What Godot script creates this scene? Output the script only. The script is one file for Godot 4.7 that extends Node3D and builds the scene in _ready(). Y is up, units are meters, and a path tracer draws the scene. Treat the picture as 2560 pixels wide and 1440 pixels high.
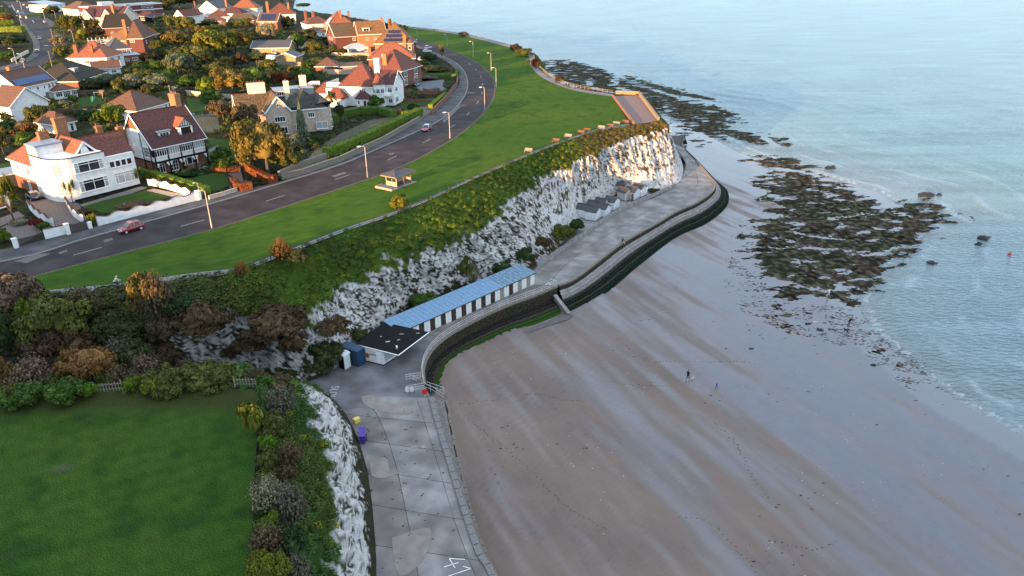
extends Node3D

var M := {}
var rng := RandomNumberGenerator.new()
var shore: Array = [Vector2(82.37, -43.06), Vector2(77.3, -61.82), Vector2(68.88, -79.43), Vector2(64.91, -87.63), Vector2(63.03, -101.52), Vector2(62.26, -109.8), Vector2(65.81, -122.52), Vector2(80.38, -141.95), Vector2(100.13, -161.38), Vector2(99.55, -186.64), Vector2(85.68, -210.98), Vector2(74.55, -230.53), Vector2(69.95, -259.47), Vector2(52.89, -296.24), Vector2(37.18, -333.15), Vector2(21.52, -379.29), Vector2(16.5, -437.92), Vector2(3, -520), Vector2(-60, -620), Vector2(-180, -790)]
var nz := FastNoiseLite.new()
var nf := FastNoiseLite.new()
var nr := FastNoiseLite.new()
var taken := {}
var meshes := {}
var blocked := []


func _ready() -> void:
	rng.seed = 7
	var cam := Camera3D.new()
	cam.name = "camera"
	cam.position = Vector3(0, 42.5, 0)
	cam.rotation = Vector3(deg_to_rad(-25.0), 0, deg_to_rad(-0.55))
	cam.fov = 43.603
	cam.near = 0.5
	cam.far = 12000
	cam.rotation_order = EULER_ORDER_YXZ
	add_child(cam)
	cam.current = true
	var we := WorldEnvironment.new()
	we.name = "environment"
	var env := Environment.new()
	var sm := ProceduralSkyMaterial.new()
	sm.sky_top_color = Color(0.64, 0.69, 0.76)
	sm.sky_horizon_color = Color(0.66, 0.76, 0.80)
	sm.sky_curve = 0.16
	sm.ground_bottom_color = Color(0.25, 0.27, 0.28)
	sm.ground_horizon_color = Color(0.72, 0.78, 0.82)
	sm.sky_energy_multiplier = 1.0
	var sky := Sky.new()
	sky.sky_material = sm
	env.background_mode = Environment.BG_SKY
	env.sky = sky
	env.background_energy_multiplier = 0.74
	env.ambient_light_source = Environment.AMBIENT_SOURCE_SKY
	env.tonemap_mode = Environment.TONE_MAPPER_LINEAR
	env.tonemap_exposure = 4.5
	env.sdfgi_enabled = true
	env.ssao_enabled = true
	env.ssil_enabled = true
	we.environment = env
	add_child(we)
	var sun := DirectionalLight3D.new()
	sun.name = "sun"
	var el := deg_to_rad(6.6)
	var toward := Vector3(0.585 * cos(el), -sin(el), -0.811 * cos(el))
	sun.transform = Transform3D(Basis.looking_at(toward, Vector3.UP), Vector3(0, 200, 0))
	sun.light_color = Color(1.0, 0.76, 0.52)
	sun.light_energy = 1.3
	sun.light_angular_distance = 0.5
	sun.shadow_enabled = true
	sun.sky_mode = DirectionalLight3D.SKY_MODE_LIGHT_ONLY
	add_child(sun)
	setup()
	terrain()
	coast()
	seawall()
	beach()
	roads()
	houses()
	gardens()
	shade_row()
	promenade_things()
	clifftop_things()
	vehicles()
	people()
	vegetation()


# ---------------------------------------------------------------- helpers
func lin(r: float, g: float, b: float) -> Color:
	return Color(r, g, b).linear_to_srgb()


func numbered(n: String) -> String:
	taken[n] = taken.get(n, -1) + 1
	return n if taken[n] == 0 else "%s_%03d" % [n, taken[n]]


func thing(called: String, label: String, category: String, at := Vector3.ZERO, turn := 0.0, group := "") -> Node3D:
	var o := Node3D.new()
	o.name = numbered(called)
	add_child(o)
	o.position = at
	o.rotation.y = turn
	tag(o, label, category, group)
	return o


func tag(o: Node, label: String, category: String, group := "") -> void:
	o.set_meta("label", label)
	o.set_meta("category", category)
	o.set_meta("kind", "thing")
	if group != "":
		o.set_meta("group", group)


func part(called: String, mesh: Mesh, mat: Material, parent: Node3D, at := Vector3.ZERO, turn := 0.0) -> MeshInstance3D:
	var o := MeshInstance3D.new()
	o.name = called if parent != self else numbered(called)
	o.mesh = mesh
	o.material_override = mat
	o.position = at
	o.rotation.y = turn
	parent.add_child(o, true)
	return o


func structure(called: String, mesh: Mesh, mat: Material, kind := "structure") -> MeshInstance3D:
	var o := part(called, mesh, mat, self)
	o.set_meta("kind", kind)
	return o


func mb() -> SurfaceTool:
	var st := SurfaceTool.new()
	st.begin(Mesh.PRIMITIVE_TRIANGLES)
	st.set_smooth_group(-1)
	return st


func tri(st: SurfaceTool, a: Vector3, b: Vector3, c: Vector3) -> void:
	st.add_vertex(a)
	st.add_vertex(b)
	st.add_vertex(c)


# corners in order round the face, clockwise as seen from outside
func quad(st: SurfaceTool, a: Vector3, b: Vector3, c: Vector3, d: Vector3) -> void:
	tri(st, a, b, c)
	tri(st, a, c, d)


func box(st: SurfaceTool, c: Vector3, s: Vector3, b := Basis.IDENTITY) -> void:
	var h := s * 0.5
	var p := []
	for k in 8:
		p.append(c + b * Vector3(h.x if k & 1 else -h.x, h.y if k & 2 else -h.y, h.z if k & 4 else -h.z))
	quad(st, p[4], p[6], p[7], p[5])
	quad(st, p[1], p[3], p[2], p[0])
	quad(st, p[0], p[2], p[6], p[4])
	quad(st, p[5], p[7], p[3], p[1])
	quad(st, p[2], p[3], p[7], p[6])
	quad(st, p[0], p[4], p[5], p[1])


func tube(st: SurfaceTool, a: Vector3, b: Vector3, ra: float, rb: float, n := 6) -> void:
	var d := (b - a).normalized()
	var u := d.cross(Vector3.RIGHT if absf(d.x) < 0.8 else Vector3.UP).normalized()
	var v := d.cross(u)
	for k in n:
		var t0 := TAU * k / n
		var t1 := TAU * (k + 1) / n
		var e0 := u * cos(t0) + v * sin(t0)
		var e1 := u * cos(t1) + v * sin(t1)
		quad(st, a + e0 * ra, b + e0 * rb, b + e1 * rb, a + e1 * ra)
		tri(st, b, b + e1 * rb, b + e0 * rb)
		tri(st, a, a + e0 * ra, a + e1 * ra)


# a prism over a polygon given in the x/z plane (any winding)
func slab(st: SurfaceTool, poly: PackedVector2Array, y0: float, y1: float) -> void:
	if not Geometry2D.is_polygon_clockwise(poly):
		poly.reverse()
	var idx := Geometry2D.triangulate_polygon(poly)
	for k in range(0, idx.size(), 3):
		var a := poly[idx[k]]
		var b := poly[idx[k + 1]]
		var c := poly[idx[k + 2]]
		if (b - a).cross(c - a) < 0:
			var t := b
			b = c
			c = t
		tri(st, Vector3(a.x, y1, a.y), Vector3(b.x, y1, b.y), Vector3(c.x, y1, c.y))
	if y0 < y1:
		for k in poly.size():
			var a := poly[k]
			var b := poly[(k + 1) % poly.size()]
			quad(st, Vector3(a.x, y0, a.y), Vector3(b.x, y0, b.y), Vector3(b.x, y1, b.y), Vector3(a.x, y1, a.y))


func done(st: SurfaceTool) -> ArrayMesh:
	st.generate_normals()
	return st.commit()


func box_mesh(s: Vector3) -> ArrayMesh:
	var key := "box%s" % s
	if not meshes.has(key):
		var st := mb()
		box(st, Vector3.ZERO, s)
		meshes[key] = done(st)
	return meshes[key]


func sheet(called: String, poly: Array, y: float, mat: Material, deep := 0.0) -> MeshInstance3D:
	var st := mb()
	slab(st, PackedVector2Array(poly), y - deep, y)
	return structure(called, done(st), mat)


func pl(n: Array) -> Array:  # pairs of numbers as points on the ground
	var out := []
	for k in range(0, n.size(), 2):
		out.append(Vector2(n[k], n[k + 1]))
	return out


# Catmull-Rom through points of any vector type, spaced about every `step`
func smooth(pts: Array, step: float) -> Array:
	var out := []
	for k in pts.size() - 1:
		var p0 = pts[maxi(k - 1, 0)]
		var p1 = pts[k]
		var p2 = pts[k + 1]
		var p3 = pts[mini(k + 2, pts.size() - 1)]
		var n := maxi(1, int(ceil((p2 - p1).length() / step)))
		for j in n:
			out.append(p1.cubic_interpolate(p2, p0, p3, float(j) / n))
	out.append(pts[pts.size() - 1])
	return out


func along(pts: Array, n: int) -> Array:  # n + 1 points evenly spaced on a polyline
	var total := 0.0
	for k in pts.size() - 1:
		total += (pts[k + 1] - pts[k]).length()
	var out := [pts[0]]
	var k := 0
	var gone := 0.0
	for j in range(1, n):
		var want := total * j / n
		while k < pts.size() - 2 and gone + (pts[k + 1] - pts[k]).length() < want:
			gone += (pts[k + 1] - pts[k]).length()
			k += 1
		var l: float = (pts[k + 1] - pts[k]).length()
		out.append(pts[k].lerp(pts[k + 1], clampf((want - gone) / maxf(l, 1e-6), 0, 1)))
	out.append(pts[pts.size() - 1])
	return out


func v3(p: Vector2, y := 0.0) -> Vector3:
	return Vector3(p.x, y, p.y)


func length_of(pts: Array) -> float:
	var t := 0.0
	for k in pts.size() - 1:
		t += (pts[k + 1] - pts[k]).length()
	return t


func grid_mesh(rows: Array, cols: Array, keep := PackedByteArray(), area := Rect2()) -> ArrayMesh:
	# rows: array of PackedVector3Array of equal length; cols: PackedColorArray per row
	var n: int = rows[0].size()
	var vs := PackedVector3Array()
	var cs := PackedColorArray()
	for r in rows:
		vs.append_array(r)
	for c in cols:
		cs.append_array(c)
	var nm := PackedVector3Array()
	nm.resize(vs.size())
	var ix := PackedInt32Array()
	for j in rows.size() - 1:
		for i in n - 1:
			if keep.size() and keep[j * n + i] == 0:
				continue
			var a := j * n + i
			ix.append_array([a, a + 1, a + n + 1, a, a + n + 1, a + n])
	for j in rows.size():
		for i in n:
			var l: Vector3 = rows[j][maxi(i - 1, 0)]
			var rr: Vector3 = rows[j][mini(i + 1, n - 1)]
			var u: Vector3 = rows[maxi(j - 1, 0)][i]
			var d: Vector3 = rows[mini(j + 1, rows.size() - 1)][i]
			var q := (d - u).cross(rr - l).normalized()
			nm[j * n + i] = q
	var arr := []
	arr.resize(Mesh.ARRAY_MAX)
	arr[Mesh.ARRAY_VERTEX] = vs
	arr[Mesh.ARRAY_NORMAL] = nm
	if cs.size():
		arr[Mesh.ARRAY_COLOR] = cs
	if area.size.x > 0:
		var uv := PackedVector2Array()
		for v in vs:
			uv.append((Vector2(v.x, v.z) - area.position) / area.size)
		arr[Mesh.ARRAY_TEX_UV] = uv
	arr[Mesh.ARRAY_INDEX] = ix
	var m := ArrayMesh.new()
	m.add_surface_from_arrays(Mesh.PRIMITIVE_TRIANGLES, arr)
	return m


func shore_distance(q: Vector2) -> float:
	var best := 1e12
	var s := 1.0
	for k in shore.size() - 1:
		var a: Vector2 = shore[k]
		var d: Vector2 = shore[k + 1] - a
		var e := q - a
		var t := clampf(e.dot(d) / d.length_squared(), 0, 1)
		e -= d * t
		var l := e.length_squared()
		if l < best:
			best = l
			s = 1.0 if d.cross(e) < 0 else -1.0
	return sqrt(best) * s


func beach_height(q: Vector2) -> float:
	return -17.0 + clampf(shore_distance(q) * 0.014, -2.5, 0.85)


# ---------------------------------------------------------------- materials
func noise_tex(seed_: int, freq: float, lo: float, hi: float, octaves := 4, kind := FastNoiseLite.TYPE_SIMPLEX_SMOOTH) -> NoiseTexture2D:
	var n := FastNoiseLite.new()
	n.seed = seed_
	n.frequency = freq
	n.noise_type = kind
	n.fractal_octaves = octaves
	n.fractal_type = FastNoiseLite.FRACTAL_FBM
	var t := NoiseTexture2D.new()
	t.width = 512
	t.height = 512
	t.seamless = true
	t.noise = n
	var g := Gradient.new()
	g.offsets = PackedFloat32Array([0.2, 0.8])
	g.colors = PackedColorArray([Color(lo, lo, lo), Color(hi, hi, hi)])
	t.color_ramp = g
	return t


func mat(r: float, g: float, b: float, rough := 0.85, tex := "", size := 4.0, bump := 0.0, spec := 0.5) -> StandardMaterial3D:
	var m := StandardMaterial3D.new()
	m.albedo_color = lin(r, g, b)
	m.roughness = rough
	m.metallic_specular = spec
	if tex != "":
		m.albedo_texture = M[tex]
		m.uv1_triplanar = true
		m.uv1_world_triplanar = true
		m.uv1_scale = Vector3.ONE / size
		if bump > 0.0:
			m.heightmap_enabled = true
			m.heightmap_texture = M[tex]
			m.heightmap_scale = bump
	return m


func vmat(rough := 0.9, spec := 0.3, tex := "", size := 4.0, bump := 0.0) -> StandardMaterial3D:
	var m := mat(1, 1, 1, rough, tex, size, bump, spec)
	m.vertex_color_use_as_albedo = true
	return m


func setup() -> void:
	nz.seed = 11
	nz.frequency = 1.0
	nz.fractal_octaves = 4
	nz.noise_type = FastNoiseLite.TYPE_SIMPLEX_SMOOTH
	nf.seed = 5
	nf.frequency = 1.0
	nf.fractal_type = FastNoiseLite.FRACTAL_NONE
	nf.noise_type = FastNoiseLite.TYPE_SIMPLEX_SMOOTH
	nr.seed = 23
	nr.frequency = 1.0
	nr.fractal_type = FastNoiseLite.FRACTAL_RIDGED
	nr.fractal_octaves = 4
	M["soft"] = noise_tex(1, 0.008, 0.90, 1.0)
	M["strong"] = noise_tex(2, 0.012, 0.76, 1.0, 5)
	M["fine"] = noise_tex(3, 0.05, 0.6, 1.0, 3)
	M["coarse"] = noise_tex(4, 0.02, 0.25, 1.0, 5)
	M["lichen"] = noise_tex(6, 0.02, 0.5, 1.0, 5)
	M["ripple"] = noise_tex(5, 0.03, 0.0, 1.0, 3)
	M["lawn"] = vmat(0.95, 0.2, "fine", 4.0, 22.0)
	M["ground"] = mat(0.035, 0.045, 0.016, 0.95, "coarse", 14.0, 0.0, 0.2)
	M["asphalt"] = mat(0.048, 0.048, 0.053, 0.9, "strong", 38.0, 0.0, 0.3)
	M["asphalt_red"] = mat(0.052, 0.042, 0.043, 0.9, "strong", 38.0, 0.0, 0.3)
	M["pavement"] = mat(0.10, 0.10, 0.105, 0.9, "strong", 30.0, 0.0, 0.3)
	M["patch"] = mat(0.17, 0.15, 0.14, 0.9, "fine", 3.0)
	M["paint"] = mat(0.5, 0.5, 0.5, 0.8, "strong", 2.0)
	M["concrete"] = mat(0.30, 0.29, 0.28, 0.85, "strong", 7.0, 0.0)
	M["chalk"] = vmat(0.95, 0.2, "fine", 2.5, 12.0)
	M["white"] = mat(0.78, 0.78, 0.76, 0.8, "soft", 5.0)
	M["cream"] = mat(0.66, 0.6, 0.5, 0.8, "soft", 5.0)
	M["trim"] = mat(0.78, 0.78, 0.76, 0.6)
	M["black"] = mat(0.012, 0.012, 0.013, 0.8, "", 1.0, 0.0, 0.2)
	M["brick"] = mat(0.25, 0.105, 0.065, 0.9, "strong", 3.0)
	M["brick_dark"] = mat(0.15, 0.055, 0.045, 0.9, "strong", 3.0)
	M["brick_orange"] = mat(0.40, 0.18, 0.085, 0.9, "strong", 3.0)
	M["brick_buff"] = mat(0.38, 0.28, 0.14, 0.9, "strong", 3.0)
	M["stone"] = mat(0.56, 0.45, 0.36, 0.9, "strong", 2.5, 3.0)
	M["tile_red"] = mat(0.21, 0.062, 0.04, 0.8, "lichen", 5.0, 2.0)
	M["tile_orange"] = mat(0.36, 0.12, 0.055, 0.8, "lichen", 5.0, 2.0)
	M["tile_brown"] = mat(0.17, 0.085, 0.05, 0.85, "lichen", 5.0, 2.0)
	M["tile_plum"] = mat(0.105, 0.034, 0.03, 0.8, "lichen", 5.0, 2.0)
	M["tile_moss"] = mat(0.17, 0.115, 0.055, 0.9, "coarse", 6.0, 4.0)
	M["tile_gold"] = mat(0.33, 0.17, 0.055, 0.9, "coarse", 6.0, 4.0)
	M["slate"] = mat(0.06, 0.062, 0.068, 0.6, "strong", 3.0, 3.0)
	M["slate_green"] = mat(0.075, 0.08, 0.065, 0.75, "coarse", 5.0, 3.0)
	M["thatch"] = mat(0.05, 0.045, 0.03, 0.95, "coarse", 5.0, 5.0)
	M["felt"] = mat(0.045, 0.05, 0.055, 0.75, "soft", 3.0)
	M["lead"] = mat(0.25, 0.29, 0.33, 0.5, "soft", 4.0)
	M["glass"] = mat(0.02, 0.022, 0.025, 0.08, "", 1.0, 0.0, 0.6)
	M["pane_pale"] = mat(0.30, 0.34, 0.36, 0.2, "", 1.0, 0.0, 0.6)
	M["solar"] = mat(0.008, 0.014, 0.05, 0.15, "", 1.0, 0.0, 0.5)
	M["solar_blue"] = mat(0.012, 0.05, 0.16, 0.15, "", 1.0, 0.0, 0.5)
	M["wood"] = mat(0.14, 0.105, 0.075, 0.9, "strong", 2.0)
	M["bench"] = mat(0.15, 0.075, 0.042, 0.8, "soft", 2.0)
	M["bench_pale"] = mat(0.28, 0.25, 0.22, 0.8, "soft", 2.0)
	M["metal"] = mat(0.42, 0.42, 0.43, 0.45, "", 1.0, 0.0, 0.5)
	M["lamp"] = mat(0.42, 0.37, 0.34, 0.6)
	M["leaf"] = vmat(0.75, 0.25)
	M["bark"] = mat(0.09, 0.07, 0.055, 0.95, "strong", 1.0)
	M["tyre"] = mat(0.012, 0.012, 0.012, 0.85)
	M["rim"] = mat(0.45, 0.45, 0.46, 0.35)
	M["lawn_plain"] = mat(0.05, 0.105, 0.018, 0.95, "fine", 4.0, 8.0, 0.2)
	M["rubble"] = mat(0.46, 0.41, 0.33, 0.95, "coarse", 1.2, 8.0)
	M["fence_wood"] = mat(0.30, 0.26, 0.21, 0.9, "strong", 1.5)
	M["fence_dark"] = mat(0.10, 0.085, 0.065, 0.9, "strong", 1.5)
	M["terrace_stone"] = mat(0.30, 0.235, 0.145, 0.9, "strong", 2.0)
	M["slide"] = mat(0.06, 0.30, 0.10, 0.5)
	M["iron"] = mat(0.03, 0.02, 0.018, 0.6)



# ---------------------------------------------------------------- the land
func terrain() -> void:
	var edge := cliff_top_far()
	var poly := PackedVector2Array(edge)
	poly.append_array(PackedVector2Array([Vector2(-420, -1500), Vector2(-1800, -1900), Vector2(-1800, -20), Vector2(-260, -20)]))
	var st := mb()
	slab(st, poly, 0, 0)
	structure("ground", done(st), M["ground"])
	# the clifftop lawn between the road and the path
	var right: Array = pl([-70.51, -96.92, -61.88, -105.71, -51.31, -116.31, -41.8, -128.96, -31.12, -143.94, -23.68, -156.31, -15.18, -179.24, -10.08, -200.12, -7.28, -218.53, -5.54, -239.66, -5.94, -267.69, -7.85, -286.71, -13.23, -314.51, -23.04, -348.11, -37.62, -385.89, -51.26, -415.23, -61.16, -443.97])
	var left: Array = pl([-66.19, -91.58, -56.17, -94.05, -47.18, -97.38, -41.31, -99.17, -38.14, -102.5, -28.03, -116.46, -22.77, -122.31, -16.55, -131.07, -6.53, -148.11, 4.99, -166.13, 14.39, -179.31, 23.72, -190.66, 32.11, -195.68, 32.56, -206.19, 33, -237.62, 22.27, -248.65, 15.7, -263.8, 10.78, -285.54, 8.44, -313.03, 8.03, -345.78, 1.13, -369.24, -20.84, -420.69, -41.66, -456.19, -64.35, -483.92])
	lawn_sheet("lawn", smooth(right, 3.0), smooth(left, 3.0), 0.004, 340, 110)
	# the field at the near left
	var f_edge := cliff_top_near()
	var near_poly := PackedVector2Array(f_edge)
	near_poly.append_array(PackedVector2Array([Vector2(-260, 160), Vector2(-260, -62)]))
	st = mb()
	slab(st, near_poly, -0.05, -0.05)
	structure("ground", done(st), M["ground"])
	var a := []
	var b := []
	for k in 120:
		var z := -66.0 + 100.0 * k / 119.0
		b.append(Vector2(-150, z))
		var x := -31.0
		for j in f_edge.size() - 1:
			var p: Vector2 = f_edge[j]
			var q: Vector2 = f_edge[j + 1]
			if (p.y - z) * (q.y - z) <= 0 and absf(p.y - q.y) > 0.01:
				x = minf(lerpf(p.x, q.x, (z - p.y) / (q.y - p.y)), -5.0)
		a.append(Vector2(x - 0.4, z))
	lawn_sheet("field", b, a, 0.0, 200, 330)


func lawn_sheet(called: String, one: Array, other: Array, y: float, n: int, m: int) -> void:
	var p := along(one, n)
	var q := along(other, n)
	var rows := []
	var cols := []
	for j in n + 1:
		var row := PackedVector3Array()
		var col := PackedColorArray()
		for i in m + 1:
			var w: Vector2 = p[j].lerp(q[j], float(i) / m)
			var k := nz.get_noise_2d(w.x * 0.03, w.y * 0.03)
			var k2 := nz.get_noise_2d(w.x * 0.16 + 50, w.y * 0.16)
			var k3 := nf.get_noise_2d(w.x * 0.9, w.y * 0.9)
			var k4 := nz.get_noise_2d(w.x * 0.55 + 80, w.y * 0.55)
			var c := Color(0.066, 0.165, 0.018).lerp(Color(0.105, 0.185, 0.019), clampf(0.5 + k * 0.9, 0, 1))
			c = c.lerp(Color(0.038, 0.112, 0.015), clampf(-k2 * 1.7 - 0.1, 0, 0.7))
			c = c.lerp(Color(0.10, 0.10, 0.03), clampf(k3 * k2 * 1.2 - 0.12, 0, 0.5))
			c = c * (1.0 + k4 * 0.24 + k3 * 0.12)
			if i == 0 or i == m:
				c = c.lerp(Color(0.12, 0.10, 0.045), 0.65)
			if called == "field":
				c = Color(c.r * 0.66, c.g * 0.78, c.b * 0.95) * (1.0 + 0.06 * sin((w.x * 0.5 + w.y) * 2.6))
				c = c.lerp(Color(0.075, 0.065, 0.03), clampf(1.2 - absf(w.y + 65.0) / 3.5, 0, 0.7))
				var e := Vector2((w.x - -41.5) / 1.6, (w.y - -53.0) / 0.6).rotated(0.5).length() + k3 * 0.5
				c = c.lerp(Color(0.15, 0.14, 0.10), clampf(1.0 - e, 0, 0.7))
			row.append(Vector3(w.x, y, w.y))
			col.append(c)
		rows.append(row)
		cols.append(col)
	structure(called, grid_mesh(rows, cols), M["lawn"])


# stations of the far cliff: top (level with the lawn), middle, foot
func far_stations() -> Array:
	return [
		[Vector3(-250, 0, -62), Vector3(-250, -2.5, -60), Vector3(-250, -5, -58), 0.0],
		[Vector3(-81.31, 0, -85.7), Vector3(-79.69, -3, -82.14), Vector3(-80.74, -5.5, -82.32), 0.0],
		[Vector3(-69.88, 0, -88.6), Vector3(-68.63, -3, -85.19), Vector3(-69.13, -6, -84.52), 0.0],
		[Vector3(-64.36, 0, -90.37), Vector3(-62.93, -3.5, -87.14), Vector3(-61.29, -7, -84.48), 0.0],
		[Vector3(-55.24, 0, -92.13), Vector3(-54.7, -4, -89.08), Vector3(-52.4, -8.5, -85.55), 0.4],
		[Vector3(-46.38, 0, -95.35), Vector3(-46.34, -5, -87.27), Vector3(-46.24, -11, -88.16), 1.2],
		[Vector3(-40.79, 0, -97.67), Vector3(-40.12, -6, -94.46), Vector3(-38.32, -13, -89.07), 1.3],
		[Vector3(-37.8, 0, -101.39), Vector3(-30.7, -8, -91.22), Vector3(-29.65, -13.6, -88.79), 1.2],
		[Vector3(-34.34, 0, -106.69), Vector3(-29, -7, -95.51), Vector3(-26.55, -13.6, -93.18), 1.0],
		[Vector3(-27.75, 0, -115.08), Vector3(-27.07, -6, -102.39), Vector3(-22.87, -13.6, -99.56), 1.0],
		[Vector3(-22.57, 0, -121.02), Vector3(-20.92, -5.5, -109.71), Vector3(-19.06, -13.6, -108.69), 1.0],
		[Vector3(-16.42, 0, -129.86), Vector3(-12.64, -5, -118.02), Vector3(-10.9, -13.6, -117.98), 1.0],
		[Vector3(-6.49, 0, -146.91), Vector3(-4.1, -5, -130.07), Vector3(3.97, -13.6, -130.08), 1.0],
		[Vector3(4.94, 0, -164.66), Vector3(6.08, -4, -157.09), Vector3(10.23, -13.6, -141.67), 1.0],
		[Vector3(14.3, 0, -178.04), Vector3(14.13, -3, -165.93), Vector3(14.87, -13.6, -155.46), 1.2],
		[Vector3(23.5, 0, -188.78), Vector3(23.18, -2.5, -176.41), Vector3(27.3, -13.6, -176.74), 1.2],
		[Vector3(31.6, 0, -193.72), Vector3(32.95, -2, -187.91), Vector3(35.43, -13.6, -176.48), 1.2],
		[Vector3(39.58, 0, -197.37), Vector3(40.51, -1.5, -194.75), Vector3(43.77, -13.6, -184.6), 1.2],
		[Vector3(40.92, 0, -200.42), Vector3(43.13, -1.2, -198.21), Vector3(47.09, -13.6, -192.02), 1.2],
		[Vector3(41.6, 0, -212), Vector3(43.5, -2, -211), Vector3(50, -13.6, -206), 1.2],
		[Vector3(42.3, 0, -228), Vector3(44, -2, -228), Vector3(51, -15, -228), 1.2],
		[Vector3(41, 0, -239.5), Vector3(43, -2, -241), Vector3(49, -17.6, -246), 1.2],
		[Vector3(34, 0, -242), Vector3(36, -2, -244), Vector3(40, -17.6, -252), 1.0],
		[Vector3(21, 0, -253.5), Vector3(22.5, -2, -255), Vector3(28, -17.6, -260), 1.0],
		[Vector3(15.5, 0, -271), Vector3(17, -2, -271), Vector3(23, -17.6, -273), 1.0],
		[Vector3(12, 0, -296), Vector3(14, -2, -296), Vector3(20, -17.6, -297), 1.0],
		[Vector3(12.5, 0, -325), Vector3(14.5, -2, -325), Vector3(20, -17.6, -327), 0.6],
		[Vector3(10, 0, -353), Vector3(12, -2, -353), Vector3(18, -17.6, -355), 0.6],
		[Vector3(1, 0, -378), Vector3(3, -2, -379), Vector3(9, -17.6, -384), 0.5],
		[Vector3(-21, 0, -427), Vector3(-19, -2, -428), Vector3(-13, -17.6, -433), 0.5],
		[Vector3(-68, 0, -492), Vector3(-66, -2, -493), Vector3(-60, -17.6, -499), 0.5],
		[Vector3(-125, 0, -580), Vector3(-123, -2, -581), Vector3(-115, -17.6, -588), 0.5],
		[Vector3(-226, 0, -764), Vector3(-224, -2, -765), Vector3(-215, -17.6, -770), 0.5],
		[Vector3(-420, 0, -1500), Vector3(-418, -2, -1501), Vector3(-405, -17.6, -1506), 0.5],
	]


func near_stations() -> Array:
	return [
		[Vector3(-260, 0, -62), Vector3(-260, -3, -62.5), Vector3(-260, -5, -63), 0.0],
		[Vector3(-65.06, 0, -64.49), Vector3(-71.58, -3, -71.56), Vector3(-78.8, -5.5, -79.77), 0.0],
		[Vector3(-54.43, 0, -64.46), Vector3(-60.22, -3, -72.05), Vector3(-67.81, -6.5, -82.21), 0.0],
		[Vector3(-46.36, 0, -65.24), Vector3(-51.7, -4, -74.08), Vector3(-52, -9, -84.48), 0.0],
		[Vector3(-38.07, 0, -65.87), Vector3(-42.14, -4.5, -75.15), Vector3(-41.82, -11.5, -86.75), 0.0],
		[Vector3(-31.29, 0, -66.22), Vector3(-34.63, -5, -75.81), Vector3(-34.02, -13.4, -88.03), 0.0],
		[Vector3(-27.81, 0, -66.16), Vector3(-28.44, -5, -75.7), Vector3(-29.59, -13.6, -87.42), 0.1],
		[Vector3(-26.79, 0, -64.98), Vector3(-25.16, -5.5, -74.17), Vector3(-26.31, -13.6, -85.61), 0.9],
		[Vector3(-26.12, 0, -63.09), Vector3(-23.07, -5.5, -71.56), Vector3(-23.07, -13.6, -81.65), 1.1],
		[Vector3(-25.11, 0, -59.56), Vector3(-21.17, -6, -67.77), Vector3(-20.05, -13.6, -75.81), 1.1],
		[Vector3(-23.54, 0, -53.91), Vector3(-19.47, -6, -61.8), Vector3(-17.57, -13.6, -69.08), 1.1],
		[Vector3(-22.34, 0, -49.52), Vector3(-18.47, -6, -56.64), Vector3(-15.98, -13.6, -63.19), 1.1],
		[Vector3(-20.96, 0, -45.16), Vector3(-16.81, -6, -51.96), Vector3(-14.74, -13.6, -57.7), 1.1],
		[Vector3(-19.23, 0, -40.14), Vector3(-14.71, -6, -46.16), Vector3(-13.72, -13.6, -52.84), 1.1],
		[Vector3(-17, 0, -33), Vector3(-13.6, -6, -34), Vector3(-11.2, -13.6, -36), 1.0],
		[Vector3(-11, 0, -10), Vector3(-7, -6, -10), Vector3(-4, -13.6, -11), 1.0],
		[Vector3(0, 0, 30), Vector3(4, -6, 29), Vector3(7, -13.6, 28), 1.0],
		[Vector3(40, 0, 110), Vector3(44, -6, 109), Vector3(48, -13.6, 108), 1.0],
	]


func column_of(st: Array, k: int) -> Array:
	var out := []
	for s in st:
		out.append(s[k])
	return out


func cliff_top_far() -> Array:
	var out := []
	for p in smooth(column_of(far_stations(), 0), 2.0):
		out.append(Vector2(p.x, p.z))
	return out


func cliff_top_near() -> Array:
	var out := []
	for p in smooth(column_of(near_stations(), 0), 1.5):
		out.append(Vector2(p.x, p.z))
	out.append(Vector2(40, 160))
	return out


func coast() -> void:
	cliff("cliff", far_stations(), 64, false)
	cliff("cliff", near_stations(), 60, true)
	# the floor of the gap that runs down to the promenade
	var a := []
	var b := []
	for s in far_stations().slice(0, 8):
		a.append(s[2] + Vector3(0, -0.05, 0))
	for s in near_stations().slice(0, 7):
		b.append(s[2] + Vector3(0, -0.05, 0))
	var p := along(smooth(a, 2.0), 40)
	var q := along(smooth(b, 2.0), 40)
	var st := mb()
	for k in 40:
		quad(st, p[k], p[k + 1], q[k + 1], q[k])
	structure("slipway_path", done(st), M["asphalt"])


var tufts := []  # [position, size, colour] of the plants that cover the banks


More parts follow.
